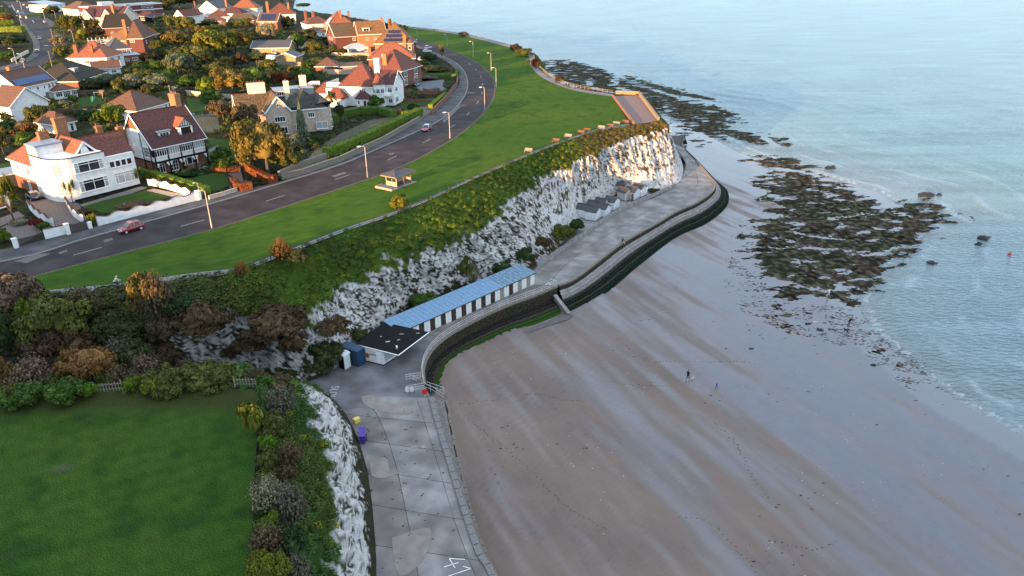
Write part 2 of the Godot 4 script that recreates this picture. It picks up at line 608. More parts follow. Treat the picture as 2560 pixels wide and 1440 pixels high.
func cliff(called: String, stations: Array, rows_n: int, near: bool) -> void:
	# resample the three lines together
	var fine := [[], [], [], []]
	for k in stations.size() - 1:
		var far: float = maxf(60.0, -stations[k][0].z)
		var len_: float = maxf((stations[k + 1][0] - stations[k][0]).length(), (stations[k + 1][2] - stations[k][2]).length())
		var n := maxi(2, int(len_ / (0.32 if far < 230 else 1.6)))
		if absf(stations[k][0].x) > 100:
			n = maxi(2, int(len_ / 4.0))
		for j in n:
			var t := float(j) / n
			for c in 3:
				var p0: Vector3 = stations[maxi(k - 1, 0)][c]
				var p3: Vector3 = stations[mini(k + 2, stations.size() - 1)][c]
				fine[c].append(stations[k][c].cubic_interpolate(stations[k + 1][c], p0, p3, t))
			fine[3].append(lerpf(stations[k][3], stations[k + 1][3], t))
	for c in 3:
		fine[c].append(stations[-1][c])
	fine[3].append(stations[-1][3])
	var n: int = fine[0].size()
	var rows := []
	var cols := []
	var run := 0.0
	for j in n:
		if j:
			run += (fine[1][j] - fine[1][j - 1]).length()
		var row := PackedVector3Array()
		var col := PackedColorArray()
		var top: Vector3 = fine[0][j]
		var mid: Vector3 = fine[1][j]
		var foot: Vector3 = fine[2][j]
		var chalky: float = fine[3][j]
		var out := (foot - top)
		out.y = 0
		out = out.normalized()
		for i in rows_n + 1:
			var t := float(i) / rows_n
			var p: Vector3
			var half := 0.42
			if t < half:
				p = top.lerp(mid, t / half)
			else:
				p = mid.lerp(foot, (t - half) / (1 - half))
			var body := sin(t * PI)
			var big := nz.get_noise_2d(run * 0.11, t * 1.6 + (40.0 if near else 0.0))
			var gully := nz.get_noise_2d(run * 0.35, t * 1.1 + 9.0)
			var small := nz.get_noise_3d(p.x * 0.8, p.y * 0.8, p.z * 0.8)
			var rough := 0.35 if t < half else 1.0
			p += out * body * (big * 1.2 + gully * (1.15 if top.x > 6.0 and not near else 1.2) * rough + small * 0.6)
			p.y += body * small * 0.5 + (0.25 if t > 0.04 and t < half else 0.0) * small
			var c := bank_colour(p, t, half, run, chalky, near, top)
			row.append(p)
			col.append(c[0])
			if c[1] > 0.0 and rng.randf() < c[1] * 0.34:
				tufts.append([p, c[2], c[3]])
		rows.append(row)
		cols.append(col)
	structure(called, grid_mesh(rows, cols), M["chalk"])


# colour of the bank, how likely a plant stands there, its size and its colour
func bank_colour(p: Vector3, t: float, half: float, run: float, chalky: float, near: bool, top: Vector3) -> Array:
	var n1 := nz.get_noise_3d(p.x * 0.10, p.y * 0.10, p.z * 0.10)
	var n2 := nz.get_noise_3d(p.x * 0.42 + 7, p.y * 0.42, p.z * 0.42)
	# weeds on the chalk run down the slope
	var streak := nz.get_noise_2d(run * 0.55 + t * 2.2, t * 3.2)
	var speck := nf.get_noise_3d(p.x * 2.3, p.y * 2.3, p.z * 2.3)
	var headland_mix := clampf((top.x + 12.0) / 30.0, 0, 1) if not near else 0.0  # weeds turn rust orange toward the headland
	var weed := Color(0.055, 0.047, 0.035).lerp(Color(0.20, 0.095, 0.036), clampf(headland_mix * (0.6 + n1 * 1.6), 0, 1))
	weed = weed.lerp(Color(0.05, 0.07, 0.02), clampf(n2 * 1.2, 0, 0.7))
	var green := Color(0.08, 0.135, 0.018).lerp(Color(0.045, 0.078, 0.015), clampf(0.5 + n1 * 1.4, 0, 1))
	green = green.lerp(Color(0.15, 0.15, 0.015), clampf(n2 * 1.2 - 0.15, 0, 0.8))
	var wild := 0.0
	if not near and top.x < -37.0:
		wild = clampf((-37.0 - top.x) / 8.0, 0, 1)
		green = green.lerp(Color(0.065, 0.05, 0.028).lerp(Color(0.05, 0.068, 0.022), 0.5 + n1), wild * 0.85)
	if near:
		green = Color(0.036, 0.08, 0.018).lerp(Color(0.06, 0.085, 0.02), 0.5 + n1)
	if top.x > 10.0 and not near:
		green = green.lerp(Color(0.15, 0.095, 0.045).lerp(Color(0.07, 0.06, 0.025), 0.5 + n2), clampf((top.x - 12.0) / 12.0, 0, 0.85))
	var edge := half - 0.05 + n2 * 0.10 + n1 * 0.12
	var bare := clampf((t - edge) / 0.05, 0, 1) * clampf(chalky, 0, 1)
	if chalky < 0.95:
		bare *= 1.0 if n1 + n2 * 0.6 > 0.35 - chalky * 0.55 else 0.0
	# how much of the chalk the weeds hide
	var cover := 0.45 - 0.04 * headland_mix - (0.12 if near else 0.0)
	if t > 0.80 and headland_mix > 0.5:
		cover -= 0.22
	var iso := clampf((-top.x + 8.0) / 18.0, 0, 1)
	var m := streak * lerpf(0.42, 0.15, iso) + speck * lerpf(0.42, 0.5, iso) + n2 * lerpf(0.6, 0.8, iso) + nz.get_noise_3d(p.x * 1.1, p.y * 1.1 + 30.0, p.z * 1.1) * lerpf(0.5, 0.7, iso) + cover - lerpf(0.5, 0.52, iso)
	if near and t > 0.80:
		m += (t - 0.80) * 6.0
	if not near and t > 0.88 and top.x < 5.0:
		m += (t - 0.88) * 6.0
	var hidden := clampf(m / 0.16 + 0.35, 0, 1)
	var crack := clampf((nr.get_noise_3d(p.x * 0.5, p.y * 0.8, p.z * 0.5) - 0.55) * 3.0, 0, 0.35)
	var chalk := Color(0.88, 0.86, 0.82) * (0.93 + 0.10 * n2 - crack)
	var stone := chalk.lerp(weed, hidden)
	var c := green.lerp(stone, bare)
	c.a = 1
	var chance := 0.0
	var size := 0.5
	var tint := green
	if bare < 0.4:
		chance = 0.55 if t > 0.03 else 0.25
		size = 0.45 + 0.35 * rng.randf() + wild * 0.6
		tint = green * (0.8 + 0.5 * rng.randf())
		if rng.randf() < 0.06 * (1.0 - wild):
			tint = Color(0.17, 0.17, 0.012)
	elif hidden > 0.6:
		chance = 0.09
		size = 0.18 + 0.22 * rng.randf()
		tint = weed * (0.8 + 0.5 * rng.randf())
	if absf(p.x) > 90 or p.z < -300:
		chance *= 0.25
	return [c, chance, size, tint]


# ---------------------------------------------------------------- promenade and sea wall
func prom_inner() -> Array:
	return [Vector2(48, 108), Vector2(7, 28), Vector2(-4, -11), Vector2(-11.2, -36)] + pl([-13.7, -52.75, -14.71, -57.59, -15.95, -63.07, -17.54, -68.95, -20.02, -75.68, -23.02, -81.51, -26.26, -85.46, -29.61, -87.58, -29.6, -88.64, -26.55, -93.25, -22.83, -99.38, -19.03, -108.5, -10.88, -117.77, 3.97, -129.85, 10.21, -141.42, 14.19, -157.37, 26.04, -171.23, 35.69, -175.16, 43.69, -184.27, 47.01, -191.68]) + [Vector2(51, -206), Vector2(52, -228), Vector2(50, -240)]


func edge_near() -> Array:  # edge of the stepped wall at the near slab walk
	return [Vector2(60, 100), Vector2(22, 28), Vector2(10, -11), Vector2(3.5, -36)] + pl([-2.22, -52.61, -3.54, -55.23, -5.29, -61.03, -7.9, -70.68, -10.12, -79, -11.37, -84.21])


func foot_near() -> Array:
	return [Vector2(62, 99), Vector2(24.5, 27), Vector2(12, -11.5), Vector2(5.0, -36.5)] + pl([-1.95, -55.14, -3.07, -57.89, -4.85, -63.96, -7.11, -74.07, -8.77, -82.77, -9.66, -87.71])


func edge_curve() -> Array:  # the high curved wall with the railing
	return pl([-12.73, -87.6, -13.34, -91.07, -13.16, -95.11, -11.84, -99.42, -8.61, -104.42, -2.11, -111.61, 3.57, -116.28, 8.28, -120.6])


func foot_curve() -> Array:
	return pl([-10.19, -91.43, -10.34, -94.82, -9.74, -98.38, -7.85, -100.85, -5.35, -103.28, -0.75, -107.01, 4.44, -110.21, 8.84, -113.9])


func edge_far() -> Array:
	return pl([8.59, -120.95, 11.79, -123.75, 17.67, -132.96, 23.89, -142.68, 32.71, -153.61, 38.95, -161.73, 45.19, -168.13, 50.52, -175.69, 53.04, -181.1, 54.08, -187.62, 54.33, -205.95, 53.82, -225.14]) + [Vector2(58.5, -240)]


func foot_far() -> Array:
	return pl([10.04, -114.66, 12.32, -117, 18.29, -124.02, 26.54, -137.03, 37.23, -152.46, 45.6, -160.7, 51.49, -168.61, 55.87, -176.95, 58.47, -187.55, 58.01, -197.41, 57.77, -217.25, 57.29, -237.6]) + [Vector2(59.5, -240)]


func seawall() -> void:
	M["slab_a"] = mat(0.255, 0.245, 0.235, 0.9, "strong", 30.0)
	M["slab_b"] = mat(0.285, 0.275, 0.262, 0.9, "strong", 30.0)
	M["slab_c"] = mat(0.235, 0.22, 0.207, 0.9, "strong", 30.0)
	M["slab_sandy"] = mat(0.225, 0.195, 0.172, 0.9, "strong", 30.0)
	M["algae"] = mat(0.018, 0.040, 0.026, 0.95, "coarse", 5.0, 0.0, 0.12)
	M["algae_pale"] = mat(0.055, 0.062, 0.045, 0.95, "coarse", 4.0, 0.0, 0.15)  # paler algae tone, alternated between the lower steps
	M["algae_green"] = mat(0.03, 0.07, 0.014, 0.9, "strong", 2.0, 0.0, 0.15)
	M["wet_stone"] = mat(0.085, 0.072, 0.054, 0.9, "coarse", 3.5, 2.0, 0.2)
	M["wet_dark"] = mat(0.045, 0.04, 0.032, 0.9, "coarse", 3.5, 2.0, 0.2)
	M["grey_step"] = mat(0.22, 0.205, 0.185, 0.9, "strong", 6.0)
	M["pale_step"] = mat(0.30, 0.285, 0.26, 0.9, "strong", 9.0)
	M["coping"] = mat(0.25, 0.21, 0.16, 0.9, "strong", 1.5, 3.0)
	M["coping_grey"] = mat(0.23, 0.225, 0.215, 0.9, "strong", 1.5, 3.0)
	var e_all := edge_near() + edge_curve() + edge_far()
	# the bed under the slabs
	var inner := prom_inner()
	var poly := PackedVector2Array(inner)
	var back := e_all.duplicate()
	back.reverse()
	poly.append_array(PackedVector2Array(back))
	var st := mb()
	slab(st, poly, -13.6, -13.6)
	var base := structure("promenade", done(st), mat(0.05, 0.045, 0.04, 0.9))
	# slabs: near walk, plaza, far walk
	slabs(base, inner.slice(1, 11), edge_near().slice(1), 19, [0.0, 0.36, 0.86, 1.0], 1)
	var pl := mb()
	slab(pl, PackedVector2Array(pl([-29.61, -87.58, -29.6, -88.64, -26.55, -93.25, -22.83, -99.38, -18.16, -102.16, -14.06, -101.29, -11.84, -99.42, -13.16, -95.11, -13.34, -91.07, -12.73, -87.6, -11.37, -84.21, -23.02, -81.51, -26.26, -85.46])), -13.6, -13.5)
	part("apron", done(pl), mat(0.165, 0.163, 0.17, 0.85, "strong", 25.0), base)
	slabs(base, pl([-18.16, -102.16, -13.74, -103.15, -10.15, -107.58, -5.6, -111.99, 4.16, -121.4]), pl([-11.84, -99.42, -8.61, -104.42, -4.8, -108.64, -2.11, -111.61, 8.28, -120.6]), 11, [0.0, 0.5, 1.0], 2)
	slabs(base, pl([4.16, -121.4, 4.59, -129.64, 10.35, -140.96, 15.54, -148.94, 24.9, -162.73, 36.4, -173.49, 43.54, -183.55, 47.01, -191.68]) + [Vector2(51, -206), Vector2(52, -228)], edge_far().slice(0, 12), 34, [0.0, 0.52, 1.0], 0)
	# walls
	var w := thing("sea_wall", "stepped grey stone sea wall beside the near promenade and the sand", "sea wall")
	steps(w, smooth(edge_near(), 2.0), smooth(foot_near(), 2.0), 90, 6, ["coping_grey", "grey_step", "grey_step", "grey_step", "grey_step", "wet_stone"], 0.0)
	coping(w, edge_near().slice(1), 1.5, 0.75, "coping_grey")
	coping(w, foot_near().slice(1), 1.2, 0.5, "coping", -16.35)
	w = thing("sea_wall", "tall curved sea wall of weathered blocks with green algae below the white railing", "sea wall")
	steps(w, smooth(edge_curve(), 1.0), smooth(foot_curve(), 1.0), 70, 7, ["wet_stone", "wet_dark", "wet_dark", "wet_stone", "algae_green", "algae_green", "coping"], 0.45)
	coping(w, edge_curve(), 1.3, 0.7, "coping")
	w = thing("sea_wall", "long stepped sea wall with dark green weed curving round to the headland", "sea wall")
	steps(w, smooth(edge_far(), 1.5), smooth(foot_far(), 1.5), 120, 9, ["wet_stone", "pale_step", "pale_step", "grey_step", "algae_pale", "algae", "algae_pale", "algae", "algae"], 0.12)
	coping(w, edge_far(), 1.8, 0.6, "coping")
	# groyne between the two walls, and the apron on the sand
	var g := thing("groyne", "concrete groyne wall running down the steps onto the sand", "groyne")
	var a: Vector3 = Vector3(7.87, -14.6, -118.47)
	var b: Vector3 = Vector3(10.08, -16.1, -114.3)
	st = mb()
	var mid := (a + b) * 0.5
	var bs := Basis.looking_at(b - a, Vector3.UP)
	box(st, mid + Vector3(0, -0.5, 0), Vector3(0.5, 1.5, a.distance_to(b)), bs)
	part("wall", done(st), M["coping_grey"], g)
	st = mb()
	box(st, mid + Vector3(0, 0.3, 0), Vector3(0.7, 0.16, a.distance_to(b) + 0.2), bs)
	part("cap", done(st), M["pale_step"], g)
	st = mb()
	slab(st, PackedVector2Array(pl([1.97, -108.08, 8.86, -114.21, 10.76, -113.86, 9.65, -112.35, 4.75, -109.18, 2.64, -107.5])), -16.4, -16.1)
	structure("beach_apron", done(st), mat(0.10, 0.095, 0.095, 0.9, "soft", 6.0))


func slabs(base: Node3D, inner: Array, outer: Array, n: int, cuts: Array, tone: int) -> void:
	var p := along(smooth(inner, 2.0), n)
	var q := along(smooth(outer, 2.0), n)
	for k in n:
		for c in cuts.size() - 1:
			var a: Vector2 = p[k].lerp(q[k], cuts[c])
			var b: Vector2 = p[k].lerp(q[k], cuts[c + 1])
			var d: Vector2 = p[k + 1].lerp(q[k + 1], cuts[c + 1])
			var e: Vector2 = p[k + 1].lerp(q[k + 1], cuts[c])
			var m := (a + b + d + e) * 0.25
			var poly := PackedVector2Array()
			for v in [a, b, d, e]:
				poly.append(v + (m - v).normalized() * 0.05)
			var st := mb()
			slab(st, poly, -13.6, -13.5 + rng.randf_range(-0.012, 0.012))
			var pick: String = ["slab_a", "slab_b", "slab_c"][rng.randi() % 3]
			if tone == 2 or (tone == 1 and c == 0 and rng.randf() < 0.75):
				pick = "slab_sandy" if rng.randf() < 0.7 else "slab_c"
			part("slab", done(st), M[pick], base)


func steps(w: Node3D, edge: Array, foot: Array, n: int, count: int, mats: Array, upright: float) -> void:
	var p := along(edge, n)
	var q := along(foot, n)
	var y0 := -13.5
	var y1 := -16.6
	for s in count:
		var f0 := float(s) / count
		var f1 := float(s + 1) / count
		# a part of the height may fall as a sheer face
		var h0 := f0
		var h1 := f1
		if upright > 0.0:
			h0 = 0.0 if s == 0 else upright + (1 - upright) * f0
			h1 = upright + (1 - upright) * f1
		var ya := lerpf(y0, y1, h0)
		var yb := lerpf(y0, y1, h1)
		var st := mb()
		for k in n:
			var a0: Vector2 = p[k].lerp(q[k], f0)
			var a1: Vector2 = p[k + 1].lerp(q[k + 1], f0)
			var b0: Vector2 = p[k].lerp(q[k], f1)
			var b1: Vector2 = p[k + 1].lerp(q[k + 1], f1)
			var j0 := nf.get_noise_2d(k * 0.7, s * 9.0) * 0.04
			var j1 := nf.get_noise_2d((k + 1) * 0.7, s * 9.0) * 0.04
			quad(st, v3(a0, ya + j0 - 0.02), v3(a1, ya + j1 - 0.02), v3(b1, ya + j1 - 0.05), v3(b0, ya + j0 - 0.05))
			quad(st, v3(b0, ya + j0 - 0.05), v3(b1, ya + j1 - 0.05), v3(b1, yb - 0.06), v3(b0, yb - 0.06))
		part("step", done(st), M[mats[s]], w)


func coping(w: Node3D, line: Array, each: float, wide: float, kind: String, y := -13.5) -> void:
	var l := smooth(line, 0.5)
	var n := int(length_of(l) / each)
	var p := along(l, n)
	for k in n:
		var a: Vector2 = p[k]
		var b: Vector2 = p[k + 1]
		if a.y > -38.0 or a.y < -205.0:
			continue
		var d := (b - a)
		var key := "cope%s%.1f%.1f%d" % [kind, each, wide, k % 4]
		if not meshes.has(key):
			var st := mb()
			var hh := 0.24 + 0.03 * (k % 4)
			box(st, Vector3(0, 0, 0), Vector3(each - 0.05, hh, wide))
			box(st, Vector3(0, hh * 0.5 + 0.02, 0), Vector3(each - 0.13, 0.04, wide - 0.1))
			meshes[key] = done(st)
		var o := part("coping_stone", meshes[key], M[kind], w, v3((a + b) * 0.5, y + 0.06), atan2(-d.y, d.x))
		o.scale.x = d.length() / each


# ---------------------------------------------------------------- beach and sea
func beach() -> void:
	var rows := []
	var cols := []
	var kinds := []
	var sds := []
	var z := -44.0
	while z > -470.0:
		var row := PackedVector3Array()
		var col := PackedColorArray()
		var kind := PackedByteArray()
		for i in 250:
			var x := (-0.32 + 1.62 * i / 249.0) * -z
			var w := Vector2(x, z)
			var sd := shore_distance(w)
			var s := w.rotated(-1.13)
			var bar := nz.get_noise_2d(s.x * 0.012, s.y * 0.11)
			var bar2 := nz.get_noise_2d(s.x * 0.03 + 30, s.y * 0.33)
			var rip := nf.get_noise_2d(s.x * 0.25, s.y * 1.6)
			var mott := nz.get_noise_2d(w.x * 0.07, w.y * 0.07)
			var grit := nf.get_noise_2d(w.x * 1.3, w.y * 1.3)
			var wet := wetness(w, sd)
			var c := Color(0.178, 0.132, 0.106).lerp(Color(0.148, 0.112, 0.093), clampf(0.5 + mott * 1.2, 0, 1))
			c = c.lerp(Color(0.235, 0.195, 0.172), clampf(bar2 * 1.1 + bar * 0.5, 0, 0.6))
			c = c.lerp(Color(0.125, 0.130, 0.152), clampf((wet - 0.12) * 1.3, 0, 1) * 0.92)  # wet sand's sky reflection is put into this blue grey tint
			c = c.lerp(Color(0.09, 0.068, 0.056), clampf(grit * 1.5 - 1.05 + mott * 0.5, 0, 0.6))
			c = c * (0.92 + rip * 0.07)
			if sd < 6:
				c = c.lerp(Color(0.17, 0.19, 0.20), 0.5)
			row.append(Vector3(x, -17.0 + clampf(sd * 0.014, -2.5, 0.85) + bar * 0.05 * clampf(sd / 8.0, 0, 1), z))
			col.append(c)
			kind.append(0 if sd < -14.0 else 1)
		rows.append(row)
		cols.append(col)
		kinds.append(kind)
		z *= 1.0062
	var keep := PackedByteArray()
	for k in kinds:
		keep.append_array(k)
	# how wet the sand is decides how much it mirrors the sky
	var area := Rect2(-20, -420, 150, 380)
	var px := PackedByteArray()
	for j in 700:
		for i in 420:
			var w := area.position + Vector2((i + 0.5) / 420.0, (j + 0.5) / 700.0) * area.size
			px.append(int(255.0 * clampf(lerpf(0.9, 0.20, smoothstep(0.08, 0.75, wetness(w, shore_distance(w)))), 0, 1)))
	var im := Image.create_from_data(420, 700, false, Image.FORMAT_L8, px)
	var sand := vmat(1.0, 0.48)
	sand.roughness_texture = ImageTexture.create_from_image(im)
	sand.roughness_texture_channel = BaseMaterial3D.TEXTURE_CHANNEL_RED
	sand.texture_repeat = false
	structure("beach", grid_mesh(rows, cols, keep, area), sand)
	sea()
	reef("rock_reef", pl([72.88, -202.88, 81.37, -208.94, 89.63, -205.65, 92.57, -190.5, 96.37, -173.32, 110.61, -181.06, 110.72, -168.29, 97.72, -153.44, 86, -142.93, 77.01, -131.54, 70.37, -124.19, 62.11, -119.18, 59.06, -122.67, 52.57, -119.39, 49.87, -124.65, 49.73, -130.23, 49.19, -140.51, 51.02, -149.69, 57.64, -162.57, 65.27, -171.14, 68.09, -191.3]), 0.34, 0.15)
	reef("rock_reef", pl([17.13, -455.17, 35.54, -457.47, 50.74, -419.57, 64.14, -389.82, 74.74, -357.99, 89.18, -330.39, 90.85, -286.56, 81.77, -265.49, 88.95, -255.51, 98.37, -246.07, 90.83, -236.25, 72.46, -247.12, 63.93, -264.93, 59.36, -295.94, 50.89, -327.47, 33.16, -349.09, 19.79, -385.87]), 0.6, 0.2)
	reef("rock_reef", pl([77.17, -226.36, 86.93, -225, 93.98, -210.69, 89.31, -204.82, 81.37, -208.94, 74.07, -212.28, 71.41, -219.75]), 0.5, 0.12)
	reef("weed_scatter", pl([45.38, -130.33, 50.04, -122.87, 52.7, -117.73, 55.19, -112.94, 60.24, -108.39, 62.39, -101.54, 63.13, -91.94, 60.74, -91.98, 58.52, -101.61, 52.34, -105.73, 47.13, -110.1, 43.97, -117.92]), 0.26, -0.12)
	reef("weed_scatter", pl([56.88, -266.57, 69.95, -259.47, 68.11, -230.78, 63.98, -235.15, 59.37, -250.62]), 0.6, -0.12)


# low bars and runnels lie askew along the shore
func wetness(w: Vector2, sd: float) -> float:
	var s := w.rotated(-1.13)
	var bar := nz.get_noise_2d(s.x * 0.012, s.y * 0.11)
	var bar2 := nz.get_noise_2d(s.x * 0.03 + 30, s.y * 0.33)
	return clampf(1.0 - (sd - 14.0) / 48.0, 0, 1) + bar * 0.6 + bar2 * 0.35 + nz.get_noise_2d(w.x * 0.07, w.y * 0.07) * 0.2 + (0.5 if w.y < -200 else 0.0)


func sea() -> void:
	var rows := []
	var cols := []
	var keep := PackedByteArray()
	var z := -40.0
	while z > -9000.0:
		var row := PackedVector3Array()
		var col := PackedColorArray()
		var far := smoothstep(-180.0, -420.0, z)
		var x0 := lerpf(30.0 - 0.1 * (z + 40.0) * -1.0, 1.6 * z, far)
		var x1 := lerpf(40.0 - 1.75 * z, -2.6 * z, far)
		for i in 420:
			var x := lerpf(x0, x1, i / 419.0)
			var w := Vector2(x, z)
			var sd := shore_distance(w) if z > -900 else (-1000.0 if x > -460.0 else 5.0)
			var y := -17.0
			if sd < 4.0 and z > -900:
				var off := -sd
				var calm := clampf((off + 1.0) / 10.0, 0.0, 1.0) * clampf(1.0 - off / 260.0, 0.0, 1.0)
				var warp := nz.get_noise_2d(x * 0.012, z * 0.012) * 9.0
				var ph := (off + warp) * TAU / 11.0
				var crest := pow(0.5 + 0.5 * sin(ph), 5.0)
				var patch := clampf(0.55 + nz.get_noise_2d(x * 0.02 + 9, z * 0.02) * 1.6, 0.0, 1.0)
				y += (crest * 0.42 * patch + 0.5 * pow(0.5 + 0.5 * sin(ph * 0.37 + 1.0), 8.0) * clampf(nz.get_noise_2d(x * 0.009, z * 0.014 + 5.0) * 2.0, 0.0, 0.6)) * calm + nz.get_noise_2d(x * 0.13, z * 0.13) * 0.05 * calm
				y += 0.012
			var deep := clampf(-sd / 60.0, 0.0, 1.0)
			var c := Color(0.145, 0.175, 0.185).lerp(Color(0.075, 0.175, 0.21), sqrt(deep)) * (1.0 + 0.22 * nz.get_noise_2d(x * 0.012, z * 0.05) + 0.2 * nf.get_noise_2d(x * 0.02 + 7.0, z * 0.16))
			if sd < 0.0 and z > -300:
				var line := pow(0.5 + 0.5 * sin((-sd + nz.get_noise_2d(x * 0.012, z * 0.012) * 9.0) * TAU / 11.0), 16.0)
				c = c.lerp(Color(0.36, 0.43, 0.46), line * clampf(1.0 + sd / 70.0, 0, 1) * clampf(nz.get_noise_2d(x * 0.05 + 3.0, z * 0.05) * 2.0 + 0.2, 0, 0.4))
			var foam := nz.get_noise_2d(x * 0.5, z * 0.5)
			c = c.lerp(Color(0.55, 0.58, 0.58), clampf(1.3 - absf(sd + 0.5 + foam * 1.6) / 0.22, 0, 0.4) * clampf(0.6 + foam * 2.0, 0, 1))
			row.append(Vector3(x, y, z))
			col.append(c)
			keep.append(1 if sd < 6.0 else 0)
		rows.append(row)
		cols.append(col)
		z *= 1.0055 if z > -300 else (1.012 if z > -900 else 1.05)
	var m := vmat(0.18, 0.42)
	m.heightmap_enabled = true
	m.heightmap_texture = M["ripple"]
	m.heightmap_scale = 26.0
	m.uv1_triplanar = true
	m.uv1_world_triplanar = true
	m.uv1_scale = Vector3(1.0 / 40.0, 1.0 / 16.0, 1.0 / 16.0)
	structure("sea", grid_mesh(rows, cols, keep), m)


func reef(called: String, poly: Array, step: float, lift: float) -> void:
	var pp := PackedVector2Array(poly)
	var lo := pp[0]
	var hi := pp[0]
	for q in pp:
		lo = lo.min(q)
		hi = hi.max(q)
	var rows := []
	var cols := []
	var keep := PackedByteArray()
	var nx := int((hi.x - lo.x + 8) / step)
	var nzz := int((hi.y - lo.y + 8) / step)
	for j in nzz:
		var row := PackedVector3Array()
		var col := PackedColorArray()
		for i in nx:
			var w := Vector2(lo.x - 4 + i * step, lo.y - 4 + j * step)
			var s := w.rotated(0.25)
			var inside := Geometry2D.is_point_in_polygon(w, pp)
			var best := 1e9
			for k in pp.size():
				best = minf(best, Geometry2D.get_closest_point_to_segment(w, pp[k], pp[(k + 1) % pp.size()]).distance_squared_to(w))
			var e := sqrt(best) * (1.0 if inside else -1.0)
			var a := nz.get_noise_2d(s.x * 0.11, s.y * 0.22)
			var b := nr.get_noise_2d(s.x * 0.16, s.y * 0.42)
			var c2 := nz.get_noise_2d(w.x * 1.1, w.y * 1.1)
			var h := clampf(e / 4.5, -1.6, 1.0) * 0.5 + a * 0.95 + b * 0.3 + c2 * 0.4 + lift - 0.42
			h = clampf(h * 0.42, -0.5, 0.34)
			var base := beach_height(w)
			base = maxf(base, -17.0)
			var c := Color(0.022, 0.018, 0.014)
			c = c.lerp(Color(0.062, 0.046, 0.034), clampf(0.45 + nz.get_noise_2d(w.x * 0.09 + 31, w.y * 0.09) * 2.2, 0, 1))
			c = c.lerp(Color(0.03, 0.04, 0.02), clampf(0.5 + nz.get_noise_2d(w.x * 0.06, w.y * 0.06 + 70) * 2.6 - 0.35, 0, 1))
			c = c.lerp(Color(0.21, 0.18, 0.12), clampf(nz.get_noise_2d(w.x * 0.5 + 20, w.y * 0.5) * 1.6 + (0.2 - absf(h - 0.10)) * 1.4 - 0.05, 0, 0.8))
			row.append(Vector3(w.x, base + h, w.y))
			col.append(c)
			keep.append(1 if h > -0.2 else 0)
		rows.append(row)
		cols.append(col)
	structure(called, grid_mesh(rows, cols, keep), vmat(0.9, 0.12, "fine", 1.2, 6.0), "stuff")



# ---------------------------------------------------------------- buildings
func face_plate(st: SurfaceTool, pts: Array, thick: float) -> void:
	# a sheet of roof: outline clockwise from above, with its edges and underside
	var n := pts.size()
	for k in range(1, n - 1):
		tri(st, pts[0], pts[k], pts[k + 1])
		tri(st, pts[0] - Vector3(0, thick, 0), pts[k + 1] - Vector3(0, thick, 0), pts[k] - Vector3(0, thick, 0))
	for k in n:
		var a: Vector3 = pts[k]
		var b: Vector3 = pts[(k + 1) % n]
		quad(st, b, a, a - Vector3(0, thick, 0), b - Vector3(0, thick, 0))


